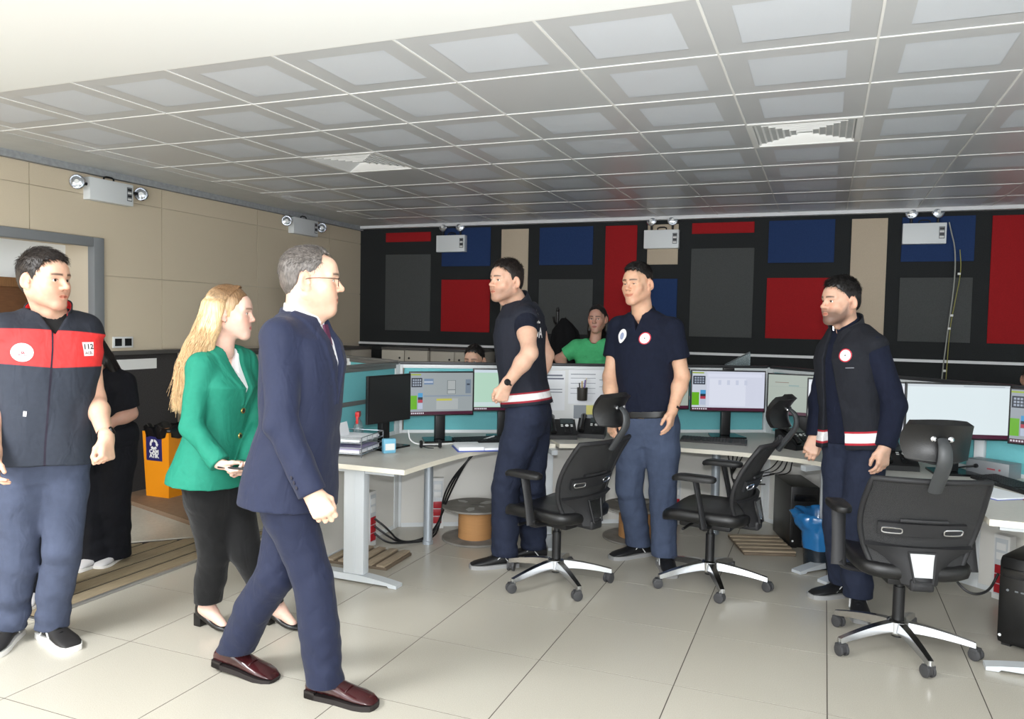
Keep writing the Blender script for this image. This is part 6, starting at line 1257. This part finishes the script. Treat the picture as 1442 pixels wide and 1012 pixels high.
tie = MB(); grid_shell(tie, lambda u, v: tuple(Vector(T.pt((u-0.5)*2*(0.019+0.016*(1-v)), 0.152-0.060*max(0, v-0.45)*1.7, 0.42+0.54*v))-Vector(b)), 4, 10, 0.008)
tie.build('tie', pbr('tie_wine', (92, 44, 72), 0.6, 0, 0.4, (500, 0.5)), e, 60)
W, E = np.array(j['wR']), np.array(j['eR'])
for k in range(3):
    d = (W-E)/np.linalg.norm(W-E); c = W-d*(0.03+0.02*k); n = np.array(vw(-0.6, -0.8)); o_ = bj.ray_cast(Vector(c+n*0.2), -Vector(n), 0.4)[0]
    if o_: MB().lathe([(0.007, -0.002), (0.007, 0.002), (0.004, 0.003)], 12, T=TR(*(o_-Vector(b))) @ Vector(n).to_track_quat('Z', 'Y').to_matrix().to_4x4()).build('cuff_button', pbr('button_navy', (24, 26, 44), 0.3), e)
def hl(p, o, R, sc, base): return tuple(np.array(o)+sc*(R@np.array(p))-np.array(base))
o = j['head']; g = MB()
for s in (-1, 1):
    pts = []
    for t in range(17): a = 2*PI*t/16; pts.append(hl((s*0.032+0.023*math.copysign(abs(math.cos(a))**0.7, math.cos(a)), 0.104-0.002*abs(math.cos(a)), 0.006+0.016*math.copysign(abs(math.sin(a))**0.7, math.sin(a))), o, R, 1.07, b))
    g.tube(pts, 0.0012, 6); g.tube([hl(p, o, R, 1.07, b) for p in ((s*0.055, 0.101, 0.016), (s*0.076, 0.085, 0.017), (s*0.085, 0.02, 0.016), (s*0.083, -0.015, 0.010), (s*0.080, -0.03, -0.01))], 0.0016, 6, smooth=1)
g.tube([hl(p, o, R, 1.07, b) for p in ((-0.010, 0.104, 0.012), (0, 0.108, 0.015), (0.010, 0.104, 0.012))], 0.0012, 6); gl = g.build('glasses', pbr('glasses_frame', (70, 40, 36), 0.3, 0.6), e, 60)
for s in (-1, 1):
    q = MB(); n = 20; q.add([hl((s*0.032+0.0225*math.copysign(abs(math.cos(a))**0.7, math.cos(a)), 0.1035, 0.006+0.0155*math.copysign(abs(math.sin(a))**0.7, math.sin(a))), o, R, 1.07, b) for a in [2*PI*t/n for t in range(n)]], [tuple(range(n))]); q.build('lens', pbr('glass_lens', (250, 250, 250), 0.02, 0, 0.5, alpha=0.12), gl, 0)
m_ox = pbr('oxblood_leather', (58, 22, 24), 0.18, 0, 0.6, (20, 0.2), None, coat=0.4); m_os = pbr('sole_dark', (30, 24, 24), 0.6)
shoe(e, b, j['aR'], j['tR'], m_ox, m_os, 'oxford', 0, 0.305, 1.08); shoe(e, b, j['aL'], j['tL'], m_ox, m_os, 'oxford', 0.10, 0.305, 1.08)
# ------------------------------------------------------------------ woman in the green blazer
j, b, e = person('WG', 'fair long-haired woman in a green blazer and black trousers beside the suited man')
T = Torso(j); R = head_frame(j, -0.04); KW = [(s, a*1.04, f*1.02, k*1.02, o) for s, a, f, k, o in FEM]; sk = skin_mat('skin_c', (242, 200, 182), None, (120, 92, 70), (206, 120, 116))
body(e, b, j, T, KW, R, 0.98, sk, dict(palm=vw(-0.3, -0.8), k=0.9, curl=(0.6, 0.8, 0.4)), dict(palm=(0.2, 0.3, 1), k=0.9, curl=(0.5, 0.75, 0.4), thumb=0.8), dict(female=True, jaw=0.93, cheek=1.0, chin=0.98, neck_r=0.047, eye=0.0046, nose=0.95), feet=True)
for s in (-1, 1): eyeball(e, b, np.array(j['head']), R, 0.98, s, (0, -0.05), (90, 80, 60))
rs = np.random.RandomState(4); strands = []
for k in range(30):
    a = rs.uniform(1.65, 4.65); ca, sa = math.cos(a), math.sin(a); l0 = rs.uniform(-0.34, -0.24); y1 = ca*0.10-0.060+rs.uniform(-0.015, 0.01); x1 = sa*0.085
    strands += [((sa*0.075, ca*0.080-0.022, 0.045), (sa*0.088, ca*0.096-0.032, -0.065), 0.020, 0.021, 0.016), ((sa*0.088, ca*0.096-0.032, -0.065), (x1*1.0, y1, -0.16), 0.021, 0.019, 0.016), ((x1*1.0, y1, -0.16), (x1*0.9, y1-0.065, l0-0.04), 0.019, 0.008, 0.014)]
V, F = hair_mesh(j, R, 0.98, 'long', 0.012, 0.004, -0.004, 12, 0.0042, ((-0.15, -0.26, -0.42), (0.15, 0.13, 0.16), strands, [ell((0, 0.105, -0.03), (0.085, 0.070, 0.125)), ell((0.0, 0.045, -0.055), (0.082, 0.030, 0.070))], 0.0030), amp=0.0015)
mh = bpy.data.materials.new('hair_blonde'); mh.use_nodes = True; MATS['hair_blonde'] = mh; nt = mh.node_tree; bs = nt.nodes['Principled BSDF']; bs.inputs['Roughness'].default_value = 0.38
at_ = nt.nodes.new('ShaderNodeAttribute'); at_.attribute_name = 'root'; tc = nt.nodes.new('ShaderNodeTexCoord'); mp = nt.nodes.new('ShaderNodeMapping'); mp.inputs['Scale'].default_value = (1, 1, 0.08); nz = nt.nodes.new('ShaderNodeTexNoise'); nz.inputs['Scale'].default_value = 200; nz.inputs['Detail'].default_value = 3
nt.links.new(tc.outputs['Object'], mp.inputs[0]); nt.links.new(mp.outputs[0], nz.inputs['Vector']); mx = nt.nodes.new('ShaderNodeMix'); mx.data_type = 'RGBA'; mx.inputs[6].default_value = lin((220, 186, 140)); mx.inputs[7].default_value = lin((112, 80, 52)); nt.links.new(at_.outputs['Fac'], mx.inputs[0])
hs_ = nt.nodes.new('ShaderNodeHueSaturation'); mr = nt.nodes.new('ShaderNodeMapRange'); mr.inputs['From Min'].default_value = 0.3; mr.inputs['From Max'].default_value = 0.7; mr.inputs['To Min'].default_value = 0.65; mr.inputs['To Max'].default_value = 1.3; nt.links.new(nz.outputs[0], mr.inputs['Value']); nt.links.new(mr.outputs[0], hs_.inputs['Value']); nt.links.new(mx.outputs[2], hs_.inputs['Color']); nt.links.new(hs_.outputs[0], bs.inputs['Base Color'])
bp_ = nt.nodes.new('ShaderNodeBump'); bp_.inputs['Strength'].default_value = 0.5; bp_.inputs['Distance'].default_value = 0.004; nt.links.new(nz.outputs[0], bp_.inputs['Height']); nt.links.new(bp_.outputs[0], bs.inputs['Normal'])
n_ = 2200; an_ = rs.uniform(1.55, 4.75, n_); ca, sa = np.cos(an_), np.sin(an_); jit = rs.normal(0, 0.006, (n_, 6, 3)); zz = np.zeros(n_); le = rs.uniform(-0.37, -0.27, n_)
C_ = np.stack([np.stack([sa*0.016, ca*0.030-0.005+0.05*rs.uniform(0, 1, n_), zz+0.138], 1), np.stack([sa*0.084, ca*0.100-0.014, zz+0.058], 1), np.stack([sa*0.104, ca*0.116-0.034, zz-0.065], 1), np.stack([sa*0.112, ca*0.115-0.078, zz-0.16], 1), np.stack([sa*0.110, ca*0.105-0.120, zz-0.26], 1), np.stack([sa*0.085, ca*0.08-0.150, le-0.10], 1)], 1)+jit*np.array([0.3, 0.6, 1, 1.2, 1.5, 2])[None, :, None]
tt = np.linspace(0, 5, 26); Pk = np.stack([np.stack([np.interp(tt, range(6), C_[i, :, k]) for k in range(3)], 1) for i in range(n_)]); Pk[:, 1:-1] = (Pk[:, :-2]+2*Pk[:, 1:-1]+Pk[:, 2:])/4; Pk[:, 1:-1] = (Pk[:, :-2]+2*Pk[:, 1:-1]+Pk[:, 2:])/4
dn = np.sqrt((Pk[:, :, 0]/0.083)**2+((Pk[:, :, 1]+0.016)/0.106)**2+((Pk[:, :, 2]-0.046)/0.101)**2)[:, :, None]; cc = np.array([0, -0.016, 0.046]); Pk = np.where((Pk[:, :, 2:3] > 0.03) & (dn < 1), cc+(Pk-cc)/np.maximum(dn, 0.3), Pk)
a_, f_ = strand_mesh(Pk, 0.0014, 0.4); V, F = joined([(V, F[:, ::-1]), (np.array(j['head'])+0.98*(a_@R.T), f_)]); F = F[:, ::-1]
lz = ((V-np.array(j['head']))@R)/0.98; mk_mesh('hair', V, F, mh, b, {'root': np.clip((lz[:, 2]-0.0)/0.10+lz[:, 1]*4, 0, 1)*0.9}, e, True)
m_gr = pbr('blazer_green', (30, 124, 102), 0.75, 0, 0.3, (50, 0.05), (900, 0.2), crease=0.5)
garment('trousers', trousers(j, T, KW, (0.098, 0.074, 0.062), 0.08, 0.105, seed=24, fold=0.0035), black_cloth, b, e)
garment('blouse', top_mesh(j, T, KW, 0.004, 0.0, 1.0, None, seed=26, fold=0.001, neck_hole=0.056, vcut=(0.80, 1.0, 0.05)), m_shirt, b, e)
def lap2(l, fr_, s):
    hw = 0.058*np.clip((s-0.50)/0.48, 0, 1.2); d = np.abs(l)-hw; return np.where((fr_ > 0) & (s > 0.50), 0.006*np.clip(1-np.maximum(d-0.05*np.clip((s-0.50)*3, 0.2, 1), 0)/0.012, 0, 1)*(d > -0.004), 0.0)
Vj = top_mesh(j, T, KW, 0.020, -0.26, 1.0, 'long', (0.060, 0.053, 0.045), 28, 0.0055, vcut=(0.50, 0.98, 0.055), neck_hole=0.064, lapel=lap2, flare=0.07, shr=0.052)
garment('blazer', Vj, m_gr, b, e); bj = bvh_of(*Vj); collar(e, b, j, R, 0.078, 0.070, -0.04, 0.018, 0.85, m_gr, None, 0.007, 'blazer_collar', 0.01)
for k, sq in enumerate((0.44, 0.20)):
    c = T.pt(0.0, 0.1, sq); n = np.array((math.cos(j['syaw']), math.sin(j['syaw']), 0)); hp = bj.ray_cast(Vector(c+n*0.3), -Vector(n), 0.6)[0]
    if hp:
        Tb = TR(*(hp-Vector(b))) @ Vector(n).to_track_quat('Z', 'Y').to_matrix().to_4x4(); bt = MB().lathe([(0.013, -0.002), (0.0145, 0.002), (0.012, 0.005)], 20, T=Tb).build('button', pbr('button_gold', (196, 164, 96), 0.25, 0.8), e); MB().lathe([(0.009, 0.004), (0.009, 0.0055)], 16, T=Tb).build('button_centre', pbr('button_dark', (40, 44, 40), 0.3), bt)
o = j['head']
for s in (-1, 1): MB().lathe([(0.001, -0.004), (0.0045, 0), (0.001, 0.004)], 10, T=TR(*hl((s*0.082, -0.002, -0.034), o, R, 0.98, b))).build('earring', m_chrome, e)
m_pump = pbr('pump_black', (20, 19, 20), 0.35)
shoe(e, b, (j['aR'][0], j['aR'][1], 0.085), j['tR'], m_pump, m_pump, 'pump', 0, 0.25); shoe(e, b, (j['aL'][0], j['aL'][1], 0.085), j['tL'], m_pump, m_pump, 'pump', 0, 0.25)
ph = MB(); W = Vector(j['wR']); Hh = Vector(j['hR']); d = (Hh-W).normalized(); pe = empty('mobile_phone', W+d*0.085+Vector((0, 0, 0.014)), math.atan2(d.y, d.x), 'black mobile phone in the hand of the woman in the green blazer', 'phone')
MB().box((-0.07, -0.036, 0.0), (0.07, 0.036, 0.009), bev=0.003).build('case', m_dark, pe); MB().box((-0.066, -0.033, 0.009), (0.066, 0.033, 0.0095)).build('screen', m_dgl, pe)
# ------------------------------------------------------------------ man in the dark vest with the reflective hem
j, b, e = person('V2', 'young man in a navy vest with a reflective striped hem, turning left by the desks')
T = Torso(j); R = head_frame(j, 0.02, 0.0); sk = skin_mat('skin_d', (226, 182, 158), (176, 138, 118)); KM = MALE
body(e, b, j, T, KM, R, 1.0, sk, dict(palm=vw(-0.4, 0.9), curl=(0.9, 1.1, 0.6), thumb=0.8, fat=1.12), dict(palm=vw(0.5, -0.5)), dict(jaw=1.05, cheek=1.05, neck_r=0.062))
for s in (-1, 1): eyeball(e, b, np.array(j['head']), R, 1.0, s, (0.1, 0))
put_hair(j, R, 1.0, MATS['hair_dark'], b, e, hair_mesh(j, R, 1.0, 'short', 0.008, 0.008, 0.006, 21), 3000, 0.024, 21, 0.6, 0.8, 0.5)
m_nt = pbr('trousers_navy', (36, 42, 60), 0.85, 0, 0.25, (30, 0.1), (700, 0.25), crease=0.5); m_tee = pbr('tee_navy', (22, 26, 40), 0.9, 0, 0.25, (40, 0.1), (800, 0.3), crease=0.5)
garment('trousers', trousers(j, T, KM, (0.108, 0.088, 0.080), 0.04, 0.075, seed=34, fold=0.008), m_nt, b, e)
garment('shirt', top_mesh(j, T, KM, 0.006, 0.0, 1.0, 'short', (0.066, 0.05, 0.04), 36, 0.004, armcut=0.42), m_tee, b, e)
def att(V):
    l, fr_, s = T.loc(*V.T); q = s; return {'red': np.minimum(0.150-q, q-0.055), 'white': np.minimum(0.134-q, q-0.074), 'zip': np.where(fr_ > 0, 0.005-np.abs(l), -0.01)}
mvn = attr_mat('vest_navy_stripe', (30, 33, 44), [('red', (150, 40, 52), 0.003), ('white', (240, 238, 238), 0.003), ('zip', (16, 16, 20), 0.0016)], 0.8, 0.3, (50, 0.08), (900, 0.25))
Vv = top_mesh(j, T, KM, 0.028, 0.02, 1.0, 'short', (0.064, 0.05, 0.04), armcut=0.04, seed=38, fold=0.007, vcut=(0.90, 1.0, 0.04), neck_hole=0.074, shr=0.060, flare=0.05); garment('vest', Vv, mvn, b, e, att); bv = bvh_of(*Vv)
collar(e, b, j, R, 0.079, 0.082, -0.035, 0.045, 0.35, pbr('vest_navy_collar', (30, 33, 44), 0.8), None, 0.007, drop=0.02)
fa = j['syaw']+PI; fn = (math.cos(fa), math.sin(fa), 0)
for tx, sq, lx in (('İL', 0.86, 0.075), ('DA', 0.72, 0.070)):
    v, f = textm(tx, 0.085); lay_on(v, f, bv, b, T.pt(lx, -0.12, sq), fn, (0, 0, 1), e, 'back_lettering', m_bw, 0.002)
c = np.array(T.pt(0.172, -0.02, -0.11)); watch(e, b, j, 'L', vw(-0.2, -1))
pk = MB().box((-0.02, -0.002, -0.004), (0.02, 0.004, 0.004), T=TR(*(np.array(T.pt(0.175, -0.03, -0.10))-np.array(b))) @ RZ(j['hyaw'])).build('pocket_trim', pbr('trim_grey', (120, 122, 130), 0.6), e)
m_wk = pbr('work_shoe', (24, 24, 26), 0.5); m_ws = pbr('work_sole', (150, 150, 150), 0.7)
for q in 'LR': shoe(e, b, j['a'+q], j['t'+q], m_wk, m_ws, 'work', 0, 0.30, 1.08)
# ------------------------------------------------------------------ man in the polo shirt
j, b, e = person('PM', 'smiling man in a dark navy polo shirt with two badges, standing behind the chairs')
T = Torso(j); R = head_frame(j, -0.04, 0.03); sk = skin_mat('skin_e', (230, 182, 152), (206, 160, 134)); KM = [(s, a*1.02, f*1.04, k, o) for s, a, f, k, o in MALE]
body(e, b, j, T, KM, R, 1.02, sk, dict(palm=vw(-0.8, 0.4), curl=(0.25, 0.35, 0.25), thumb=0.4, fat=1.08), dict(palm=vw(0.8, 0.4), curl=(0.5, 0.6, 0.4), fat=1.08), dict(jaw=1.06, cheek=1.18, smile=1.0, eye=0.0018, neck_r=0.061))
for s in (-1, 1): eyeball(e, b, np.array(j['head']), R, 1.02, s, (0, -0.05))
put_hair(j, R, 1.02, hair_mat('hair_black', (26, 23, 22)), b, e, hair_mesh(j, R, 1.02, 'fade', 0.003, 0.010, 0.002, 31), 2800, 0.020, 31, 0.7, 0.7, 0.3)
m_sl = pbr('trousers_slate', (66, 76, 98), 0.85, 0, 0.25, (30, 0.08), (700, 0.25), crease=0.5); m_po = pbr('polo_navy', (20, 25, 42), 0.9, 0, 0.25, (40, 0.1), (800, 0.3), crease=0.5)
garment('trousers', trousers(j, T, KM, (0.104, 0.084, 0.078), 0.075, 0.075, seed=44, fold=0.007), m_sl, b, e)
Vv = top_mesh(j, T, KM, 0.012, 0.065, 1.0, 'short', (0.068, 0.05, 0.04), 46, 0.004, vcut=(0.83, 0.99, 0.030), neck_hole=0.066, armcut=0.62); garment('polo_shirt', Vv, m_po, b, e); bv = bvh_of(*Vv)
collar(e, b, j, R, 0.090, 0.071, -0.028, 0.030, 0.55, m_po, None, 0.005, drop=0.03)
Gb = Grid(T.pt(0, 0, 0)-0.25, T.pt(0, 0, 0.1)+0.25, 0.005); Gb.add(T.loft(KM, 0.0125, 0.005, 0.072), 0.01); bl = mk_mesh('belt', *Gb.mesh(), pbr('belt_black', (20, 20, 22), 0.4), b, None, e)
MB().box((-0.026, -0.003, -0.018), (0.026, 0.005, 0.018), bev=0.003, T=TR(*(np.array(T.pt(-0.01, 0.1315, 0.038))-np.array(b))) @ RZ(j['hyaw']-PI/2) @ RZ(PI)).build('buckle', pbr('brass', (150, 120, 70), 0.3, 0.8), bl)
fa = j['syaw']; fn = (math.cos(fa), math.sin(fa), 0)
badge(bv, b, e, T.pt(0.065, 0.12, 0.765), fn, (0, 0, 1), 0.037, [(0.0, 1.0, m_bw), (0.84, 1.0, m_br), (0.30, 0.36, m_bp), (0.0, 0.10, m_bk)])
v, f = disc(0.0, 0.040); v = [(x*0.80*(1-0.35*max(0, -y)/0.04), y*1.1) for x, y in v]; c = T.pt(-0.092, 0.12, 0.78); lay_on(v, f, bv, b, c, fn, (0.1, 0, 1), e, 'badge', m_bw, 0.0018)
v, f = disc(0.0, 0.018); v = [(x*0.8, y*1.25) for x, y in v]; lay_on(v, f, bv, b, c, fn, (0, 0, 1), e, 'badge', pbr('badge_steel', (150, 160, 190), 0.7), 0.003)
W, E = Vector(j['wL']), Vector(j['eL']); ring_band(e, b, W-(W-E).normalized()*0.02, W-E, 0.0305, 0.014, 0.005, m_dark, 'bracelet', 0.95)
for q in 'LR': shoe(e, b, j['a'+q], j['t'+q], m_wk, m_ws, 'work', 0, 0.30, 1.08)
# ------------------------------------------------------------------ man in the open dark vest
j, b, e = person('DV', 'bearded young man in a dark jersey and open vest with a reflective hem at right')
T = Torso(j); R = head_frame(j, -0.02); sk = skin_mat('skin_f', (228, 184, 160), (120, 94, 82), soft=0.016); KM = [(s, a*0.97, f*0.98, k, o) for s, a, f, k, o in MALE]
body(e, b, j, T, KM, R, 1.0, sk, dict(palm=vw(-0.4, 0.9), curl=(0.4, 0.5, 0.35), thumb=0.5), dict(palm=vw(0.3, 0.9), curl=(0.6, 0.7, 0.4), thumb=0.6), dict(jaw=0.98, cheek=0.95, neck_r=0.058, chin=1.02))
for s in (-1, 1): eyeball(e, b, np.array(j['head']), R, 1.0, s, (0.05, 0))
put_hair(j, R, 1.0, MATS['hair_black'], b, e, hair_mesh(j, R, 1.0, 'fade', 0.006, 0.012, -0.002, 41), 3000, 0.026, 41, 0.9, 0.7, 0.4)
garment('trousers', trousers(j, T, KM, (0.098, 0.080, 0.074), 0.04, 0.075, seed=54, fold=0.007), m_nt, b, e)
m_jer = pbr('jersey_navy', (21, 26, 44), 0.9, 0, 0.25, (40, 0.1), (800, 0.3), crease=0.5)
garment('jersey', top_mesh(j, T, KM, 0.010, -0.10, 1.02, 'long', (0.070, 0.062, 0.050), 56, 0.005, neck_hole=0.062), m_jer, b, e)
Vv = top_mesh(j, T, KM, 0.030, -0.14, 1.0, 'short', (0.056, 0.05, 0.04), armcut=0.0, seed=58, fold=0.006, neck_hole=0.072, shr=0.054, flare=0.08, open_hw=(lambda s: 0.030+0.055*np.clip(0.75-s, 0, 1), -0.01))
def att(V):
    l, fr_, s = T.loc(*V.T); return {'red': np.minimum(0.03-s, s+0.095), 'white': np.minimum(0.012-s, s+0.075)}
garment('vest', Vv, attr_mat('vest_charcoal_stripe', (28, 30, 37), [('red', (176, 44, 56), 0.003), ('white', (240, 238, 238), 0.003)], 0.85, 0.3, (50, 0.1), (900, 0.3)), b, e, att); bv = bvh_of(*Vv)
collar(e, b, j, R, 0.068, 0.066, -0.03, 0.055, 0.12, m_jer, None, 0.006, 'jersey_collar', drop=0.02); collar(e, b, j, R, 0.082, 0.088, -0.035, 0.050, 0.75, pbr('vest_charcoal', (28, 30, 37), 0.85), None, 0.007, drop=0.02)
MB().box((-0.003, -0.002, -0.012), (0.003, 0.002, 0.008), T=TR(*(np.array(T.pt(0.0, 0.092, 1.0))-np.array(b)))).build('zip_pull', m_chrome, e)
fa = j['syaw']; fn = (math.cos(fa+0.5), math.sin(fa+0.5), 0); badge(bv, b, e, T.pt(0.105, 0.12, 0.745), fn, (0, 0, 1), 0.036, [(0.0, 1.0, m_bw), (0.84, 1.0, m_br), (0.30, 0.36, m_bp), (0.0, 0.10, m_bk)])
v, f = rectm(0.045, 0.005); lay_on(v, f, bv, b, T.pt(0.125, 0.12, 0.63), fn, (0, 0.2, 1), e, 'pocket_zip', MATS['trim_grey'], 0.002)
for q in 'LR': shoe(e, b, j['a'+q], j['t'+q], m_wk, m_ws, 'work', 0, 0.295, 1.05)
# ------------------------------------------------------------------ woman in the green shirt behind the partition
def long_strands(n, ln, sd, w_=0.07):
    rs = np.random.RandomState(sd); S = []
    for k in range(n):
        a = rs.uniform(1.7, 4.6); ca, sa = math.cos(a), math.sin(a); S.append(((sa*0.07, ca*0.075-0.02, 0.03), (sa*0.085, ca*0.085-0.03, -0.10), 0.020, 0.018, 0.016)); S.append(((sa*0.085, ca*0.085-0.03, -0.10), (sa*w_, ca*0.08-0.055, -ln+rs.uniform(0, 0.06)), 0.018, 0.007, 0.016))
    return S
j, b, e = person('GW', 'dark-haired woman in a bright green t-shirt with hands on hips behind the partition')
T = Torso(j); R = head_frame(j, -0.05); sk = skin_mat('skin_g', (206, 160, 140), None, (44, 32, 30), (170, 100, 96)); KW = FEM
body(e, b, j, T, KW, R, 0.94, sk, dict(palm=(0, 0, -1), k=0.9, h=0.006), dict(palm=(0, 0, -1), k=0.9, h=0.006), dict(female=True, jaw=0.92, neck_r=0.046, eye=0.0042), 0.0032)
for s in (-1, 1): eyeball(e, b, np.array(j['head']), R, 0.94, s, (0.15, 0.05))
V, F = hair_mesh(j, R, 0.94, 'long', 0.009, 0.002, -0.014, 52, 0.005, ((-0.13, -0.16, -0.30), (0.13, 0.13, 0.16), long_strands(24, 0.24, 3, 0.10), [ell((0, 0.100, -0.03), (0.066, 0.070, 0.125))], 0.002)); mk_mesh('hair', V, F, MATS['hair_black'], b, None, e, True)
garment('trousers', trousers(j, T, KW, (0.098, 0.076, 0.072), 0.02, 0.04, seed=64, h=0.01), black_cloth, b, e)
garment('t_shirt', top_mesh(j, T, KW, 0.014, -0.10, 1.0, 'short', (0.062, 0.05, 0.04), 66, 0.005, neck_hole=0.060, armcut=0.62, h=0.007), pbr('tee_green', (74, 176, 116), 0.85, 0, 0.3, (40, 0.06), (800, 0.3), crease=0.5), b, e)
for q in 'LR': shoe(e, b, j['a'+q], j['t'+q], m_wk, m_ws, 'work', 0, 0.25, 0.95)
# ------------------------------------------------------------------ the two people seated behind the partitions
def seated(key, label, hairm, tee, sd):
    j, b, e = person(key, label); T = Torso(j); R = head_frame(j, -0.1)
    body(e, b, j, T, MALE, R, 1.0, skin_mat('skin_d', (0, 0, 0)), dict(palm=(0, 0, -1), h=0.007), dict(palm=(0, 0, -1), h=0.007), dict(), 0.0036)
    for s in (-1, 1): eyeball(e, b, np.array(j['head']), R, 1.0, s, (0, 0))
    put_hair(j, R, 1.0, hairm, b, e, hair_mesh(j, R, 1.0, 'short', 0.008, 0.005, 0, sd, 0.004), 1200, 0.024, sd)
    garment('trousers', trousers(j, T, MALE, (0.098, 0.08, 0.072), 0.05, 0.04, seed=sd, h=0.012), m_nt, b, e); garment('t_shirt', top_mesh(j, T, MALE, 0.012, -0.10, 1.0, 'short', (0.066, 0.05, 0.04), sd+1, 0.004, h=0.009), tee, b, e)
    for q in 'LR': shoe(e, b, j['a'+q], j['t'+q], m_wk, m_ws, 'work', 0, 0.29)
    s_ = empty('stool', (j['pelvis'][0], j['pelvis'][1], 0), j['hyaw']-PI/2, 'dark round stool under the %s' % ('seated man behind the long partition' if key == 'MB' else 'seated person at the right picture edge'), 'stool')
    MB().lathe([(0.17, 0.36), (0.185, 0.37), (0.185, 0.40), (0.17, 0.41)], 24).build('seat', m_leather, s_); MB().lathe([(0.025, 0.02), (0.025, 0.36)], 12).build('column', m_dark, s_); MB().lathe([(0.20, 0), (0.20, 0.012), (0.03, 0.03)], 24).build('base', m_dark, s_); return e
seated('MB', 'dark-haired man whose head shows above the long partition, left of the striped vest', MATS['hair_black'], m_tee, 71)
seated('MR', 'dark-haired person cut by the right picture edge behind the last monitor', MATS['hair_dark'], m_po, 81)
# ------------------------------------------------------------------ woman with long black hair by the wainscot
j, b, e = person('W2', 'long black-haired woman in black with a red badge, half hidden behind the red-banded vest')
T = Torso(j); R = head_frame(j, -0.45); KW = FEM
body(e, b, j, T, KW, R, 0.96, skin_mat('skin_g', (0, 0, 0)), dict(palm=vw(-0.2, 0.9), k=0.9, h=0.005), dict(palm=vw(0.5, 0.5), k=0.9, h=0.006), dict(female=True, jaw=0.93, neck_r=0.046), 0.0036)
for s in (-1, 1): eyeball(e, b, np.array(j['head']), R, 0.96, s, (0, 0))
V, F = hair_mesh(j, R, 0.96, 'long', 0.010, 0.003, 0, 92, 0.005, ((-0.16, -0.18, -0.34), (0.16, 0.13, 0.16), long_strands(22, 0.27, 5, 0.10), [ell((0, 0.11, -0.03), (0.078, 0.080, 0.125))], 0.002)); mk_mesh('hair', V, F, MATS['hair_black'], b, None, e, True)
m_bkn = pbr('cloth_black_navy', (20, 21, 27), 0.9, 0, 0.25, (40, 0.12), (800, 0.3), crease=0.5)
garment('trousers', trousers(j, T, KW, (0.100, 0.092, 0.092), 0.02, 0.03, seed=94, h=0.008), m_bkn, b, e)
Vv = top_mesh(j, T, KW, 0.014, -0.25, 1.0, 'short', (0.064, 0.05, 0.04), 96, 0.006, armcut=0.85, h=0.007); garment('shirt', Vv, m_bkn, b, e); bv = bvh_of(*Vv)
fa = j['syaw']; fn = (math.cos(fa), math.sin(fa), 0); badge(bv, b, e, T.pt(0.055, 0.12, 0.62), fn, (0, 0, 1), 0.034, [(0.0, 1.0, m_br), (0.0, 0.3, m_bw)])
m_ws2 = pbr('shoe_pale', (206, 204, 206), 0.6)
for q in 'LR': shoe(e, b, j['a'+q], j['t'+q], m_ws2, mk_sole, 'sneaker', 0, 0.25, 0.95)
# ------------------------------------------------------------------ person hidden behind the red-banded vest: only a pale shoe and dark trousers show
j, b, e = person('HP', 'person in dark trousers and pale shoes hidden behind the man in the red-banded vest')
T = Torso(j); R = head_frame(j, 0)
body(e, b, j, T, MALE, R, 0.96, skin_mat('skin_d', (0, 0, 0)), dict(palm=vw(-0.5, 0.5), h=0.007), dict(palm=vw(0.5, 0.5), h=0.007), dict(), 0.0045)
V, F = hair_mesh(j, R, 0.96, 'short', 0.008, 0.004, 0, 7, 0.005); mk_mesh('hair', V, F, MATS['hair_black'], b, None, e, True)
garment('trousers', trousers(j, T, MALE, (0.095, 0.078, 0.072), 0.05, 0.04, seed=7, h=0.012), m_bkn, b, e); garment('shirt', top_mesh(j, T, MALE, 0.01, -0.1, 1.0, 'long', (0.062, 0.05, 0.042), 9, 0.004, h=0.010), m_bkn, b, e)
for q in 'LR': shoe(e, b, j['a'+q], j['t'+q], m_ws2, mk_sole, 'sneaker', 0, 0.27)
